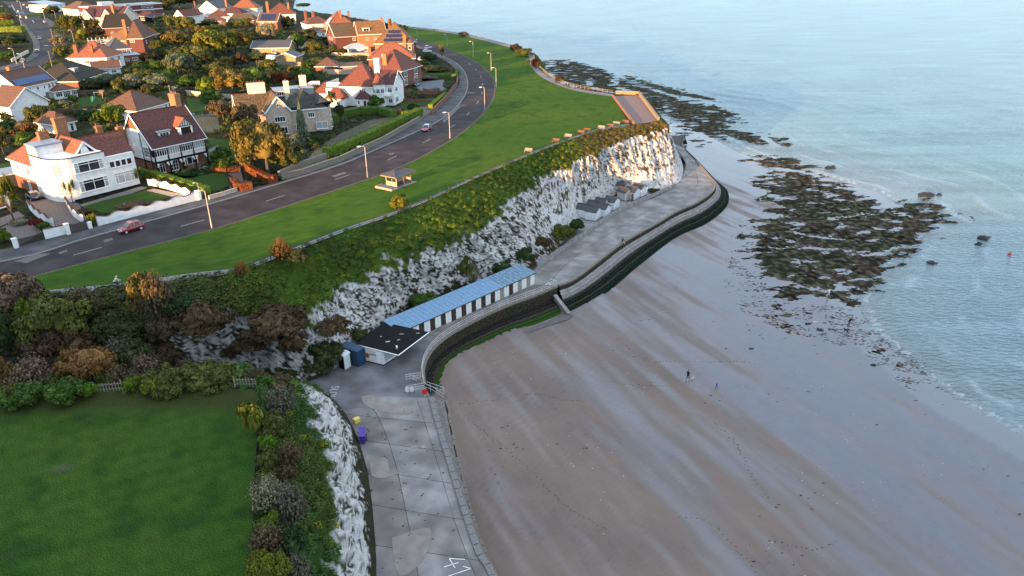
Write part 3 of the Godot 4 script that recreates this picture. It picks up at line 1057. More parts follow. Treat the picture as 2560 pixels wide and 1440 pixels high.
# roof over x0..x1, z0 (back) .. z1 (front) with eaves at y
func roof(o: Node3D, x0: float, x1: float, z0: float, z1: float, y: float, rise: float, kind: String, tile: String, over := 0.45, gutter := true) -> MeshInstance3D:
	var st := mb()
	var rg := mb()
	var drop := 0.0
	var xa := x0 - over
	var xb := x1 + over
	var za := z0 - over
	var zb := z1 + over
	var w := xb - xa
	var d := zb - za
	var fl := Vector3(xa, y, zb)
	var fr := Vector3(xb, y, zb)
	var bl := Vector3(xa, y, za)
	var br := Vector3(xb, y, za)
	var p := Vector3((xa + xb) * 0.5, y + rise, (za + zb) * 0.5)
	var q := p
	match kind:
		"gx":
			p = Vector3(xa, y + rise, (za + zb) * 0.5)
			q = Vector3(xb, y + rise, (za + zb) * 0.5)
			face_plate(st, [fl, p, q, fr], 0.16)
			face_plate(st, [br, q, p, bl], 0.16)
		"gz":
			p = Vector3((xa + xb) * 0.5, y + rise, zb)
			q = Vector3((xa + xb) * 0.5, y + rise, za)
			face_plate(st, [bl, q, p, fl], 0.16)
			face_plate(st, [fr, p, q, br], 0.16)
		"mono":
			face_plate(st, [fl, bl + Vector3(0, rise, 0), br + Vector3(0, rise, 0), fr], 0.16)
		"flat":
			face_plate(st, [fl, bl, br, fr], 0.3)
		_:
			if w > d:
				p.x = xa + d * 0.5
				q.x = xb - d * 0.5
			else:
				p.z = zb - w * 0.5
				q.z = za + w * 0.5
			if kind == "hiplong":
				if w > d:
					p.x = xa + d * 0.22
					q.x = xb - d * 0.22
				else:
					p.z = zb - w * 0.22
					q.z = za + w * 0.22
			if w > d:
				face_plate(st, [fl, p, q, fr], 0.16)
				face_plate(st, [br, q, p, bl], 0.16)
				face_plate(st, [bl, p, fl], 0.16)
				face_plate(st, [fr, q, br], 0.16)
			else:
				face_plate(st, [fl, p, fr], 0.16)
				face_plate(st, [br, q, bl], 0.16)
				face_plate(st, [bl, q, p, fl], 0.16)
				face_plate(st, [fr, p, q, br], 0.16)
			for e in [[fl, p], [fr, p if w <= d else q], [bl, p if w > d else q], [br, q]]:
				tube(rg, e[0] + Vector3(0, 0.02, 0), e[1] + Vector3(0, 0.02, 0), 0.11, 0.11, 5)
	var r := part("roof", done(st), M[tile], o)
	if kind != "flat" and kind != "mono":
		if p.distance_to(q) > 0.1:
			tube(rg, p + Vector3(0, 0.02, 0), q + Vector3(0, 0.02, 0), 0.13, 0.13, 5)
		part("ridge", done(rg), M["tile_red"] if tile.begins_with("tile") else M[tile], r)
	if gutter:
		var gt := mb()
		if kind != "gz":
			box(gt, Vector3((xa + xb) * 0.5, y - 0.12, zb + 0.05), Vector3(w, 0.2, 0.09))
		if kind.begins_with("hip") or kind == "gz":
			box(gt, Vector3(xb + 0.05, y - 0.12, (za + zb) * 0.5), Vector3(0.09, 0.2, d))
			box(gt, Vector3(xa - 0.05, y - 0.12, (za + zb) * 0.5), Vector3(0.09, 0.2, d))
		if kind == "gz":
			for s in [[fl, p], [fr, p]]:
				var m: Vector3 = (s[0] + s[1]) * 0.5 + Vector3(0, -0.14, 0.05)
				var v: Vector3 = s[1] - s[0]
				box(gt, m, Vector3(v.length(), 0.34, 0.1), Basis(Vector3(0, 0, 1), atan2(v.y, v.x)))
		if kind == "gx":
			for x in [xa - 0.05, xb + 0.05]:
				for s in [[zb, p.z], [za, p.z]]:
					var a := Vector3(x, y, s[0])
					var b := Vector3(x, y + rise, s[1])
					var v := b - a
					box(gt, (a + b) * 0.5 + Vector3(0, -0.14, 0), Vector3(0.1, 0.3, v.length()), Basis(Vector3.RIGHT, -atan2(v.y, v.z)))
		part("gutter", done(gt), M["trim"], r)
	return r


func walls(o: Node3D, x0: float, x1: float, z0: float, z1: float, h: float, wall: String, kind := "", rise := 0.0, y0 := 0.0) -> void:
	var st := mb()
	box(st, Vector3((x0 + x1) * 0.5, (y0 + h) * 0.5, (z0 + z1) * 0.5), Vector3(x1 - x0, h - y0, z1 - z0))
	if kind == "gx":
		var m := (z0 + z1) * 0.5
		tri(st, Vector3(x0, h, z0), Vector3(x0, h + rise * 0.93, m), Vector3(x0, h, z1))
		tri(st, Vector3(x1, h, z1), Vector3(x1, h + rise * 0.93, m), Vector3(x1, h, z0))
	if kind == "gz":
		var m := (x0 + x1) * 0.5
		tri(st, Vector3(x0, h, z1), Vector3(m, h + rise * 0.93, z1), Vector3(x1, h, z1))
		tri(st, Vector3(x1, h, z0), Vector3(m, h + rise * 0.93, z0), Vector3(x0, h, z0))
	part("wall", done(st), M[wall], o)


func window(o: Node3D, at: Vector3, turn: float, w: float, h: float, nx := 2, ny := 1, pane := "glass", called := "window", bar := 0.1) -> MeshInstance3D:
	var key := "win%.2f,%.2f,%d,%d,%.2f" % [w, h, nx, ny, bar]
	if not meshes.has(key):
		var st := mb()
		for s in [-1, 1]:
			box(st, Vector3(s * (w * 0.5 - bar * 0.5), 0, 0.03), Vector3(bar, h, 0.12))
			box(st, Vector3(0, s * (h * 0.5 - bar * 0.5), 0.028), Vector3(w - bar * 2, bar, 0.116))
		for k in range(1, nx):
			box(st, Vector3(-w * 0.5 + w * k / nx, 0, 0.025), Vector3(bar * 0.8, h - bar * 2, 0.1))
		for k in range(1, ny):
			box(st, Vector3(0, -h * 0.5 + h * (0.72 if ny == 2 else float(k) / ny), 0.022), Vector3(w - bar * 2, bar * 0.7, 0.09))
		box(st, Vector3(0, -h * 0.5 - 0.05, 0.08), Vector3(w + 0.12, 0.07, 0.2))
		meshes[key] = done(st)
		var pm := mb()
		box(pm, Vector3(0, 0, 0), Vector3(w - bar * 1.2, h - bar * 1.2, 0.05))
		meshes[key + "p"] = done(pm)
	var f := part(called, meshes[key], M["trim"], o, at, turn)
	part("pane", meshes[key + "p"], M[pane], f)
	return f


func on_face(o: Node3D, w: float, d: float, face: String, u: float, v: float, ww: float, hh: float, nx := 2, ny := 1, pane := "glass", called := "window") -> void:
	match face:
		"f":
			window(o, Vector3(u, v + hh * 0.5, 0), 0, ww, hh, nx, ny, pane, called)
		"r":
			window(o, Vector3(w, v + hh * 0.5, -u), PI / 2, ww, hh, nx, ny, pane, called)
		"l":
			window(o, Vector3(0, v + hh * 0.5, -u), -PI / 2, ww, hh, nx, ny, pane, called)
		"b":
			window(o, Vector3(u, v + hh * 0.5, -d), PI, ww, hh, nx, ny, pane, called)


func chimney(o: Node3D, x: float, z: float, y0: float, y1: float, w: float, d: float, kind: String, pots := 3) -> void:
	var st := mb()
	box(st, Vector3(x, (y0 + y1) * 0.5, z), Vector3(w, y1 - y0, d))
	box(st, Vector3(x, y1 - 0.25, z), Vector3(w + 0.18, 0.2, d + 0.18))
	box(st, Vector3(x, y1 + 0.03, z), Vector3(w + 0.1, 0.1, d + 0.1))
	var c := part("chimney", done(st), M[kind], o)
	for k in pots:
		var u := (float(k) + 0.5) / pots - 0.5
		st = mb()
		var at := Vector3(x + (u * w if w >= d else 0.0), y1 + 0.06, z + (0.0 if w >= d else u * d))
		tube(st, at, at + Vector3(0, 0.55, 0), 0.15, 0.12, 6)
		part("pot", done(st), M["tile_orange"], c)


func solar(r: Node3D, a: Vector3, ex: Vector3, ey: Vector3, nx: int, ny: int, kind := "solar") -> void:
	# panels laid on a roof plane: a is a corner, ex and ey run along and up the roof
	var n := ey.cross(ex).normalized()
	if n.y < 0:
		n = -n
	for j in ny:
		for i in nx:
			var st := mb()
			var c := a + ex * ((i + 0.5) / nx) + ey * ((j + 0.5) / ny) + n * 0.12
			var b := Basis(ex.normalized(), n, ex.normalized().cross(n))
			box(st, c, Vector3(ex.length() / nx * 0.93, 0.05, ey.length() / ny * 0.93), b)
			part("solar_panel", done(st), M[kind], r)


func frame(called: String, label: String, category: String, a: Vector2, b: Vector2, group := "") -> Node3D:
	var d := b - a
	return thing(called, label, category, v3(a), atan2(-d.y, d.x), group)


# a plain house: front eaves corners, depth, eaves height, roof, materials, list of windows
func house(called: String, label: String, a: Vector2, b: Vector2, d: float, h: float, kind: String, rise: float, wall: String, tile: String, wins: Array, chim: Array = [], category := "house") -> Node3D:
	var o := frame(called, label, category, a, b)
	var w := a.distance_to(b)
	var u := (b - a) / w
	var back := Vector2(u.y, -u.x) * (d + 0.8)
	blocked.append(PackedVector2Array([a - u - back * -0.05, b + u - back * -0.05, b + u + back, a - u + back]))
	walls(o, 0, w, -d, 0, h, wall, kind, rise)
	if kind == "flat":
		roof(o, 0, w, -d, 0, h + 0.3, 0, "flat", tile, 0.15, true)
	else:
		roof(o, 0, w, -d, 0, h, rise, kind, tile)
	for q in wins:
		on_face(o, w, d, q[0], q[1] * (w if q[0] == "f" or q[0] == "b" else d), q[2], q[3], q[4], q[5] if q.size() > 5 else 2, q[6] if q.size() > 6 else 2, q[7] if q.size() > 7 else "glass", q[8] if q.size() > 8 else "window")
	for c in chim:
		chimney(o, c[0] * w, -c[1] * d, h * 0.5, c[2], c[3], c[4], c[5], c[6] if c.size() > 6 else 2)
	return o


func houses() -> void:
	for q in [pl([-81.78, -130.17, -73.71, -140.6, -104.05, -191.87, -122.49, -179.35, -91.62, -133.38]), pl([-74.2, -146.25, -66.28, -155.21, -101.66, -230.81, -114.41, -213.04]), pl([-76.78, -205.77, -60.84, -181.09, -47.02, -189.45, -58.52, -235.37, -89.67, -247.85]), pl([-53.66, -222.02, -33.86, -224.19, -42.3, -269.83, -66.69, -271.26]), pl([-34.12, -268.46, -24.72, -274.23, -20.9, -251.03, -31.97, -250.08])]:
		blocked.append(PackedVector2Array(q))
	white_house()
	tudor_house()
	stone_house()
	turret_house()
	var w2 := [["f", 0.2, 0.9, 1.5, 1.3], ["f", 0.75, 0.9, 1.8, 1.3, 3], ["f", 0.25, 3.6, 1.4, 1.2], ["f", 0.75, 3.6, 1.4, 1.2], ["l", 0.4, 3.6, 1.2, 1.2], ["r", 0.3, 3.6, 1.2, 1.2], ["r", 0.3, 0.9, 1.4, 1.3], ["f", 0.48, 0.0, 1.0, 2.1, 1, 1, "pane_pale", "door"]]
	var w1 := [["f", 0.25, 0.9, 1.7, 1.2, 3], ["f", 0.75, 0.9, 1.7, 1.2, 3], ["r", 0.3, 0.9, 1.3, 1.1], ["l", 0.4, 0.9, 1.3, 1.1], ["f", 0.5, 0.0, 1.0, 2.1, 1, 1, "pane_pale", "door"]]
	# along the bend
	var o := house("brick_house", "brown brick house with glazed balconies and two chimneys beside the gravel drive", Vector2(-49.53, -261.68), Vector2(-37.55, -257.16), 15.0, 5.6, "hip", 6.0, "brick", "tile_red", [["r", 0.2, 0.6, 2.2, 2.0, 3], ["r", 0.2, 3.3, 2.2, 1.9, 3], ["r", 0.7, 0.5, 2.6, 2.1, 3], ["r", 0.7, 3.2, 2.6, 2.0, 3], ["f", 0.85, 3.4, 2.4, 1.8, 4], ["f", 0.85, 0.8, 2.4, 1.7, 4]], [[0.45, 0.12, 10.6, 1.5, 1.0, "brick_orange", 3], [0.3, 0.3, 10.4, 0.8, 1.4, "white", 2]])
	var wd := 0.0
	var st := mb()
	for z in [-3.0, -10.0]:
		box(st, Vector3(10.9, 2.9, z), Vector3(1.8, 0.18, 5.0))
	var bl := part("balcony", done(st), M["trim"], o)
	st = mb()
	for z in [-3.0, -10.0]:
		box(st, Vector3(11.75, 3.5, z), Vector3(0.05, 1.0, 4.9))
		box(st, Vector3(10.9, 3.5, z + 2.45), Vector3(1.7, 1.0, 0.05))
	part("balustrade", done(st), M["pane_pale"], bl)
	house("orange_roofed_house", "brick house with wide orange hipped roof behind the balconied brick house", Vector2(-54.23, -287.6), Vector2(-36.85, -289.8), 13.0, 5.8, "hip", 5.0, "brick", "tile_orange", w2, [[0.04, 0.1, 9.5, 0.9, 0.9, "brick_orange", 2]])
	o = house("solar_roofed_house", "tall orange brick house with dark solar panels on a pointed hipped roof", Vector2(-58.67, -329.06), Vector2(-42.68, -329.24), 16.0, 7.0, "hip", 8.2, "brick_orange", "tile_gold", [["f", 0.45, 4.6, 1.0, 1.4, 1], ["f", 0.6, 4.6, 1.0, 1.4, 1], ["f", 0.94, 4.4, 1.3, 1.6, 1], ["f", 0.2, 4.2, 1.4, 1.4], ["r", 0.3, 4.4, 1.6, 1.5]], [[0.82, -0.02, 10.5, 1.0, 1.0, "brick_orange", 2]])
	var w := Vector2(-58.67, -329.06).distance_to(Vector2(-42.68, -329.24))
	var up := Vector3(0, 8.2, -(w + 0.9) * 0.5).normalized()
	for k in 3:
		solar(o, Vector3(w * 0.24 + k * 0.9, 7.2, 0.4) + up * (0.8 + k * 2.2), Vector3(w * 0.5 - k * 1.3, 0, 0), up * 1.7, 6 - k, 1)
	house("dark_hipped_house", "dark slate roofed house with orange pointed gable beyond the solar roofed house", Vector2(-48.46, -334.31), Vector2(-42.06, -340.06), 16.0, 6.5, "hip", 5.0, "brick_dark", "slate", w2, [[0.5, 0.85, 15.5, 1.2, 1.2, "tile_gold", 0]])
	o = house("long_brick_house", "long dark brick house with mossy gabled roof above a white conservatory", Vector2(-84.35, -367.27), Vector2(-69.49, -375.17), 15.0, 6.0, "gx", 5.6, "brick_dark", "tile_moss", [["f", 0.55, 4.0, 1.6, 1.3, 2], ["f", 0.68, 4.2, 0.9, 1.0, 1], ["f", 0.88, 4.0, 1.6, 1.3, 2], ["l", 0.4, 4.2, 1.3, 1.3], ["l", 0.7, 4.2, 1.3, 1.3], ["l", 0.5, 1.0, 1.6, 1.4]])
	house("orange_gabled_house", "orange tiled house with white dormer joined behind the long brick house", Vector2(-73.03, -367.24), Vector2(-60.39, -371.72), 14.0, 7.0, "gx", 5.6, "brick_orange", "tile_gold", [["f", 0.3, 4.4, 1.2, 1.2], ["f", 0.6, 4.4, 1.2, 1.2]], [[0.97, 0.5, 13.6, 1.0, 1.6, "brick_orange", 3]])
	dormer(get_node("orange_gabled_house"), 4.2, -1.6, 8.2, 3.4, 1.6, 3.5, "flat", "white", "lead", 2)
	o = house("pyramid_roofed_house", "orange pyramid roofed house with pale solar panels left of the long brick roof", Vector2(-99.14, -419.1), Vector2(-86.22, -424.92), 16.0, 6.5, "hip", 7.0, "brick_orange", "tile_orange", w2, [[0.55, 0.25, 14, 1.0, 1.0, "brick_orange", 3], [0.92, 0.4, 13, 1.0, 1.0, "brick_orange", 3]])
	w = Vector2(-99.14, -419.1).distance_to(Vector2(-86.22, -424.92))
	solar(o, Vector3(-0.2, 7.0, -2.0), Vector3(0, 0, -6.5), Vector3(3.4, 3.3, -2.2), 3, 2, "pane_pale")
	house("white_chimney_house", "white house with brown hipped roof and two tall brick chimneys near the sea", Vector2(-117.33, -443.63), Vector2(-105.33, -450.14), 14.0, 5.6, "hip", 4.4, "white", "tile_brown", w2, [[0.1, 0.5, 12.5, 1.3, 1.3, "brick", 2], [0.4, 0.4, 12.2, 1.3, 1.3, "brick", 2]])
	house("low_white_house", "low white bungalow with dark flat roofs in front of the twin chimney house", Vector2(-118.87, -434.03), Vector2(-100.08, -425.42), 10.0, 3.0, "hip", 1.6, "white", "tile_brown", w1)
	house("red_hipped_house", "large white house with red hipped roof at the far seaward end", Vector2(-160.83, -511.56), Vector2(-143.74, -516.3), 18.0, 6.2, "hiplong", 6.6, "white", "tile_red", [["f", 0.3, 3.8, 1.5, 1.4], ["f", 0.38, 3.8, 1.5, 1.4], ["f", 0.7, 3.6, 1.6, 1.6], ["f", 0.3, 0.9, 2.0, 1.4]], [[0.02, 0.3, 14.0, 1.6, 1.6, "brick_orange", 3], [0.78, 0.12, 13.0, 1.3, 1.3, "brick_orange", 3]])
	o = house("solar_gabled_house", "small brick house with twelve solar panels on its gabled roof", Vector2(-154.9, -471.24), Vector2(-142.69, -469.9), 11.0, 5.2, "gx", 4.6, "brick", "tile_brown", [["f", 0.22, 3.0, 2.2, 1.7, 4], ["f", 0.7, 3.0, 2.6, 1.7, 4]])
	w = Vector2(-154.9, -471.24).distance_to(Vector2(-142.69, -469.9))
	up = Vector3(0, 4.6, -5.95).normalized()
	solar(o, Vector3(w * 0.1, 5.3, 0.4) + up * 1.2, Vector3(w * 0.78, 0, 0), up * 5.2, 6, 2)
	house("brown_bungalow", "brick bungalow with long brown hipped roof behind the yellow green trees", Vector2(-201.86, -503.2), Vector2(-188.26, -507.78), 13.0, 3.0, "hip", 3.6, "brick", "tile_brown", w1)
	house("mossy_bungalow", "brick bungalow with mossy brown roof left of the solar gabled house", Vector2(-186.05, -507.53), Vector2(-169.77, -508.8), 12.0, 3.0, "hiplong", 3.8, "brick", "tile_moss", w1)
	house("red_bungalow", "low house with purple and red hipped roofs above the brown bungalow", Vector2(-207.9, -532.74), Vector2(-195.65, -538.16), 12.0, 3.5, "hip", 4.2, "white", "tile_red", w1)
	house("red_bungalow", "low house with a long red hipped roof under the big orange roof", Vector2(-212.04, -565.6), Vector2(-196.09, -563.62), 12.0, 3.5, "hip", 4.0, "white", "tile_plum", w1)
	house("orange_hipped_house", "tall cream house with broad orange hipped roof at the top edge of the view", Vector2(-208.27, -577.06), Vector2(-189.35, -578.73), 18.0, 6.0, "hip", 7.5, "cream", "tile_orange", w2)
	house("slate_house", "white house with blue black slate roof left of the broad orange roof", Vector2(-218.97, -578.51), Vector2(-213.66, -595.12), 16.0, 6.0, "gx", 5.5, "white", "slate", w2, [[0.6, -0.05, 12.0, 1.4, 1.2, "brick_orange", 4]])
	house("grey_hipped_house", "dark hipped roof house among trees left of the red bungalows", Vector2(-244.43, -586.36), Vector2(-230.07, -588.62), 14.0, 4.0, "hip", 4.5, "brick_dark", "slate", w1, [[0.3, 0.4, 10.5, 1.1, 1.1, "brick", 2]])
	house("white_gabled_house", "small white gabled house with pink red roof behind the pointed yellow green tree", Vector2(-226.33, -519.36), Vector2(-218.08, -515.06), 13.0, 5.2, "gz", 4.2, "white", "tile_red", [["f", 0.5, 3.4, 1.6, 2.0], ["f", 0.5, 0.6, 2.0, 1.5]])
	house("pink_roofed_house", "pink red hipped roof house joined right of the small white gabled house", Vector2(-229.91, -543.5), Vector2(-221.6, -542.49), 12.0, 4.2, "hip", 4.0, "white", "tile_red", w1)
	flats()
	# inland
	o = house("half_timbered_house", "cream half timbered house with twin gables and orange roof near the brick flats", Vector2(-280.84, -505.51), Vector2(-252.42, -499.03), 17.0, 6.0, "gx", 6.5, "cream", "tile_plum", [["f", 0.5, 3.6, 2.0, 1.2, 3], ["f", 0.5, 0.8, 2.0, 1.4, 3]], [[0.8, 0.1, 14.0, 1.5, 1.5, "brick_orange", 3]])
	w = Vector2(-280.84, -505.51).distance_to(Vector2(-252.42, -499.03))
	for x in [w * 0.16, w * 0.7]:
		walls(o, x - 4.0, x + 4.0, -2, 1.6, 6.0, "cream", "gz", 5.0)
		roof(o, x - 4.0, x + 4.0, -7, 1.6, 6.0, 5.2, "gz", "tile_orange")
		window(o, Vector3(x, 4.4, 1.65), 0, 5.0, 1.7, 5, 1, "glass")
		st = mb()
		for k in 5:
			var t := -2.0 + k
			box(st, Vector3(x + t * 1.1, 6.2 + (3.4 - absf(t) * 1.25) * 0.5, 1.66), Vector3(0.22, maxf(3.4 - absf(t) * 1.25, 0.3), 0.08))
		box(st, Vector3(x, 6.0, 1.67), Vector3(7.6, 0.25, 0.1))
		part("timber", done(st), M["black"], o)
	house("cream_house", "cream rendered house with brown hipped roof left of the half timbered house", Vector2(-347.19, -600.17), Vector2(-326.25, -584.47), 16.0, 6.0, "hip", 5.0, "cream", "tile_brown", w2)
	house("blue_roofed_building", "pale building with bright blue roof at the top left beyond the trees", Vector2(-386.2, -648.14), Vector2(-383.6, -668.64), 18.0, 6.0, "mono", 2.5, "white", "solar_blue", w2, [], "building")
	house("thatched_house", "house with tall dark thatch coloured roof behind the big brick house", Vector2(-237.71, -446.94), Vector2(-222.97, -455.41), 15.0, 4.2, "hiplong", 7.0, "brick", "thatch", w1)
	o = house("gabled_brick_house", "tall dark brick house with steep roof and slender orange chimney", Vector2(-182.8, -363.04), Vector2(-176.08, -364.21), 17.0, 6.6, "hip", 8.0, "brick_dark", "tile_brown", [["f", 0.3, 5.0, 2.0, 1.0, 2], ["r", 0.3, 3.8, 1.5, 1.5], ["r", 0.6, 1.0, 1.5, 1.5]], [[-0.1, 0.15, 15.0, 1.2, 1.5, "brick_orange", 0]])
	dormer(o, 0.6, -3.0, 8.0, 2.4, 2.0, 3.0, "gz", "white", "tile_orange", 2)
	house("gold_roofed_wing", "lower orange brick house with golden hipped roof left of the slender chimney", Vector2(-198.7, -372.56), Vector2(-185.87, -367.93), 14.0, 5.2, "hip", 5.4, "brick_orange", "tile_gold", w2)
	house("brown_roofed_house", "brown tiled house with sloping dark roofs right of the slender chimney", Vector2(-193.36, -400.71), Vector2(-188.36, -408.47), 14.0, 4.6, "hip", 4.8, "brick_dark", "tile_brown", w2)
	o = house("purple_roofed_house", "white house with purple grey hipped roof and glazed bay by the scaffolding", Vector2(-175.55, -330.58), Vector2(-168.6, -335.84), 12.0, 5.4, "hip", 4.2, "white", "slate", [["f", 0.6, 3.0, 3.4, 1.9, 4], ["f", 0.88, 3.0, 1.4, 1.9], ["r", 0.3, 3.0, 2.0, 1.8, 3]])
	o = house("bright_orange_roofed_house", "white house with bright orange hipped roof and two ribbed chimney stacks", Vector2(-180.93, -307.24), Vector2(-164.94, -307.31), 14.0, 4.9, "hip", 5.6, "white", "tile_orange", [["f", 0.1, 2.6, 1.4, 1.5], ["f", 0.5, 2.6, 2.4, 1.5, 4], ["f", 0.85, 2.6, 2.6, 1.5, 4], ["r", 0.3, 2.6, 3.2, 1.7, 5], ["r", 0.7, 2.6, 2.2, 1.7, 4]], [[0.2, 0.14, 9.6, 1.4, 0.9, "tile_orange", 3], [0.6, 0.14, 9.6, 1.4, 0.9, "tile_orange", 3]])
	house("flat_brick_extension", "flat roofed orange brick extension right of the bright orange roof", Vector2(-168.67, -326.17), Vector2(-162.64, -331.12), 10.0, 3.2, "flat", 0, "brick", "lead", [["f", 0.3, 1.0, 1.4, 1.0], ["f", 0.7, 1.0, 2.2, 1.2, 3]], [], "building")
	house("low_tiled_house", "low white house with red and mossy roofs below the bright orange roof", Vector2(-161.78, -289.64), Vector2(-153.59, -294.46), 7.0, 2.8, "gx", 2.4, "white", "tile_brown", w1)
	o = house("dark_bungalow", "bungalow with broad dark mossy hipped roof and white box dormer", Vector2(-151.79, -260.37), Vector2(-152.87, -281.87), 17.0, 2.8, "hip", 5.6, "brick", "thatch", w1, [[-0.12, 0.55, 6.0, 1.2, 1.2, "brick_orange", 1]])
	dormer(o, 7.0, -3.2, 4.6, 2.8, 1.6, 3.0, "flat", "trim", "lead", 2)
	o = house("white_terrace_house", "white rendered house with a row of blue solar panels on brown roof", Vector2(-153.41, -230.18), Vector2(-150.69, -245.47), 10.0, 5.4, "gx", 4.6, "white", "tile_brown", [["f", 0.15, 3.4, 1.6, 1.4], ["f", 0.3, 3.4, 0.8, 1.4, 1], ["f", 0.5, 3.6, 1.0, 1.2, 1], ["f", 0.68, 3.6, 0.8, 1.0, 1], ["f", 0.82, 3.4, 1.2, 1.4], ["f", 0.92, 3.4, 1.0, 1.6], ["f", 0.7, 0.4, 1.4, 2.1, 2, 1], ["f", 0.2, 0.8, 2.2, 1.8, 4]], [[0.3, 0.55, 11.0, 1.1, 1.1, "brick_orange", 2]])
	w = Vector2(-153.41, -230.18).distance_to(Vector2(-150.69, -245.47))
	up = Vector3(0, 4.6, -5.45).normalized()
	solar(o, Vector3(w * 0.04, 5.4, 0.45) + up * 0.9, Vector3(w * 0.9, 0, 0), up * 2.5, 12, 1, "solar_blue")
	house("conservatory", "white conservatory with brown roof joined to the solar terrace house", Vector2(-148.92, -240.56), Vector2(-144.37, -245.62), 5.5, 2.6, "hip", 1.5, "white", "tile_brown", [["f", 0.2, 0.7, 2.0, 1.6, 3], ["f", 0.55, 0.1, 2.2, 2.2, 4], ["f", 0.88, 0.7, 1.6, 1.6, 3], ["r", 0.5, 0.7, 3.4, 1.6, 5]], [], "conservatory")
	house("porch_extension", "lean to white glazed porch with brown roof in front of the solar terrace house", Vector2(-149.9, -225.65), Vector2(-146.89, -229.5), 4.0, 2.4, "mono", 0.9, "white", "tile_brown", [["f", 0.5, 0.5, 4.6, 1.7, 7]], [], "extension")
	house("white_gable_house", "white gabled house cut by the left edge of the view", Vector2(-146.47, -205.34), Vector2(-137.98, -201.47), 11.0, 5.0, "gx", 4.6, "white", "tile_brown", [["f", 0.7, 0.9, 2.0, 1.4, 3], ["f", 0.6, 3.2, 0.7, 1.2, 1]])
	house("hipped_garage_house", "single storey house with red brown hipped roof behind the black and white house", Vector2(-105.97, -206.6), Vector2(-102.49, -219.66), 12.5, 2.7, "hip", 4.4, "white", "tile_brown", [["f", 0.6, 0.8, 1.4, 1.2], ["f", 0.9, 0.5, 0.8, 2.0, 1]])
	house("white_outbuilding", "small white outbuilding with brown hipped roof and dark windows behind the white house", Vector2(-119.58, -189.85), Vector2(-117.08, -194.69), 8.0, 2.5, "hip", 2.6, "white", "tile_brown", [["f", 0.32, 0.9, 1.9, 1.1, 3], ["f", 0.8, 0.0, 0.9, 2.0, 1]], [], "outbuilding")
	house("slate_bungalow", "low dark timber house with long grey slate roof beside the blue awning", Vector2(-121.42, -354.67), Vector2(-103.8, -354.83), 11.0, 2.8, "gx", 2.8, "brick_buff", "slate", [["f", 0.15, 0.8, 1.6, 1.2], ["f", 0.6, 0.4, 2.4, 1.8, 4]])
	house("buff_garage", "buff brick garage with pointed gable beside the white van", Vector2(-100.79, -323.34), Vector2(-92.19, -322.71), 9.0, 2.6, "gz", 1.9, "brick_buff", "slate", [["l", 0.4, 0.9, 1.4, 1.1]], [], "garage")
	house("slate_cottage", "tiny white cottage with blue black slate roof behind the buff garage", Vector2(-110.32, -371.49), Vector2(-105.56, -367.68), 8.0, 3.2, "gx", 3.0, "white", "slate", [["f", 0.3, 1.0, 1.1, 1.2], ["f", 0.7, 1.0, 1.1, 1.2]])
	house("brick_garage", "small brick garage with pyramid tiled roof and dark window", Vector2(-76.34, -292.94), Vector2(-68.14, -293.48), 9.0, 2.6, "hip", 2.9, "brick", "tile_brown", [["f", 0.46, 0.7, 1.2, 1.5, 1]], [], "garage")
	house("long_shed", "low brown shed with dark glazed doors right of the pyramid roofed garage", Vector2(-67.53, -293.42), Vector2(-57.68, -297.18), 6.0, 2.3, "mono", 0.7, "brick_dark", "tile_brown", [["f", 0.4, 0.2, 5.0, 1.6, 6]], [], "shed")
	house("white_conservatory", "long white conservatory with pale roof below the long brick house", Vector2(-74.76, -349.62), Vector2(-66.38, -353.58), 7.0, 2.6, "hip", 1.9, "white", "pane_pale", [["f", 0.3, 0.9, 3.0, 1.2, 6], ["f", 0.75, 0.9, 3.0, 1.2, 6]], [], "conservatory")
	house("blue_awning_shelter", "small dark timber canopy with blue sheet roof before the slate bungalow", Vector2(-119.83, -357.86), Vector2(-116.34, -357.58), 4.0, 2.6, "mono", 0.5, "black", "solar_blue", [], [], "canopy")
	house("corner_garage", "white garage with red door and dark plinth at the left edge", Vector2(-95.28, -128.35), Vector2(-94.35, -130.04), 9.0, 2.6, "flat", 0, "white", "lead", [["f", 0.3, 0.1, 1.6, 2.0, 1, 1, "brick"]], [], "garage")
	house("flat_roofed_garage", "long pale flat roofed garage behind the navy car", Vector2(-103.82, -140.24), Vector2(-99.32, -144.71), 6.0, 2.4, "flat", 0, "wood", "lead", [["f", 0.85, 0.1, 2.0, 2.0, 1, 1, "pane_pale", "door"]], [], "garage")
	house("brown_terrace", "low brown building with tiled roof in front of the brick flats", Vector2(-279.48, -563.98), Vector2(-245.57, -535.06), 10.0, 3.4, "gx", 2.4, "black", "tile_plum", [["f", 0.5, 0.6, 6.0, 1.6, 6]], [], "building")
	house("red_roofed_shed", "long low shed with red tiled roof beside the brick flats", Vector2(-245.7, -530.18), Vector2(-236.4, -529.11), 8.0, 3.0, "gx", 2.4, "concrete", "tile_red", [], [], "shed")


func dormer(o: Node3D, x: float, z: float, y: float, w: float, h: float, d: float, kind: String, wall: String, tile: String, nx: int) -> void:
	# front face at z, sill at y
	var st := mb()
	box(st, Vector3(x, y + h * 0.5, z - d * 0.5), Vector3(w, h, d))
	if kind == "gz":
		tri(st, Vector3(x - w * 0.5, y + h, z), Vector3(x, y + h + w * 0.45, z), Vector3(x + w * 0.5, y + h, z))
	var m := part("dormer", done(st), M[wall], o)
	if kind == "gz":
		roof(m, x - w * 0.5, x + w * 0.5, z - d - 1.5, z, y + h, w * 0.5, "gz", tile, 0.25, false)
	else:
		st = mb()
		box(st, Vector3(x, y + h + 0.1, z - d * 0.5 + 0.15), Vector3(w + 0.5, 0.2, d + 0.3))
		part("dormer_roof", done(st), M[tile], m)
	window(m, Vector3(x, y + h * 0.52, z + 0.02), 0, w * 0.8, h * 0.8, nx, 1)


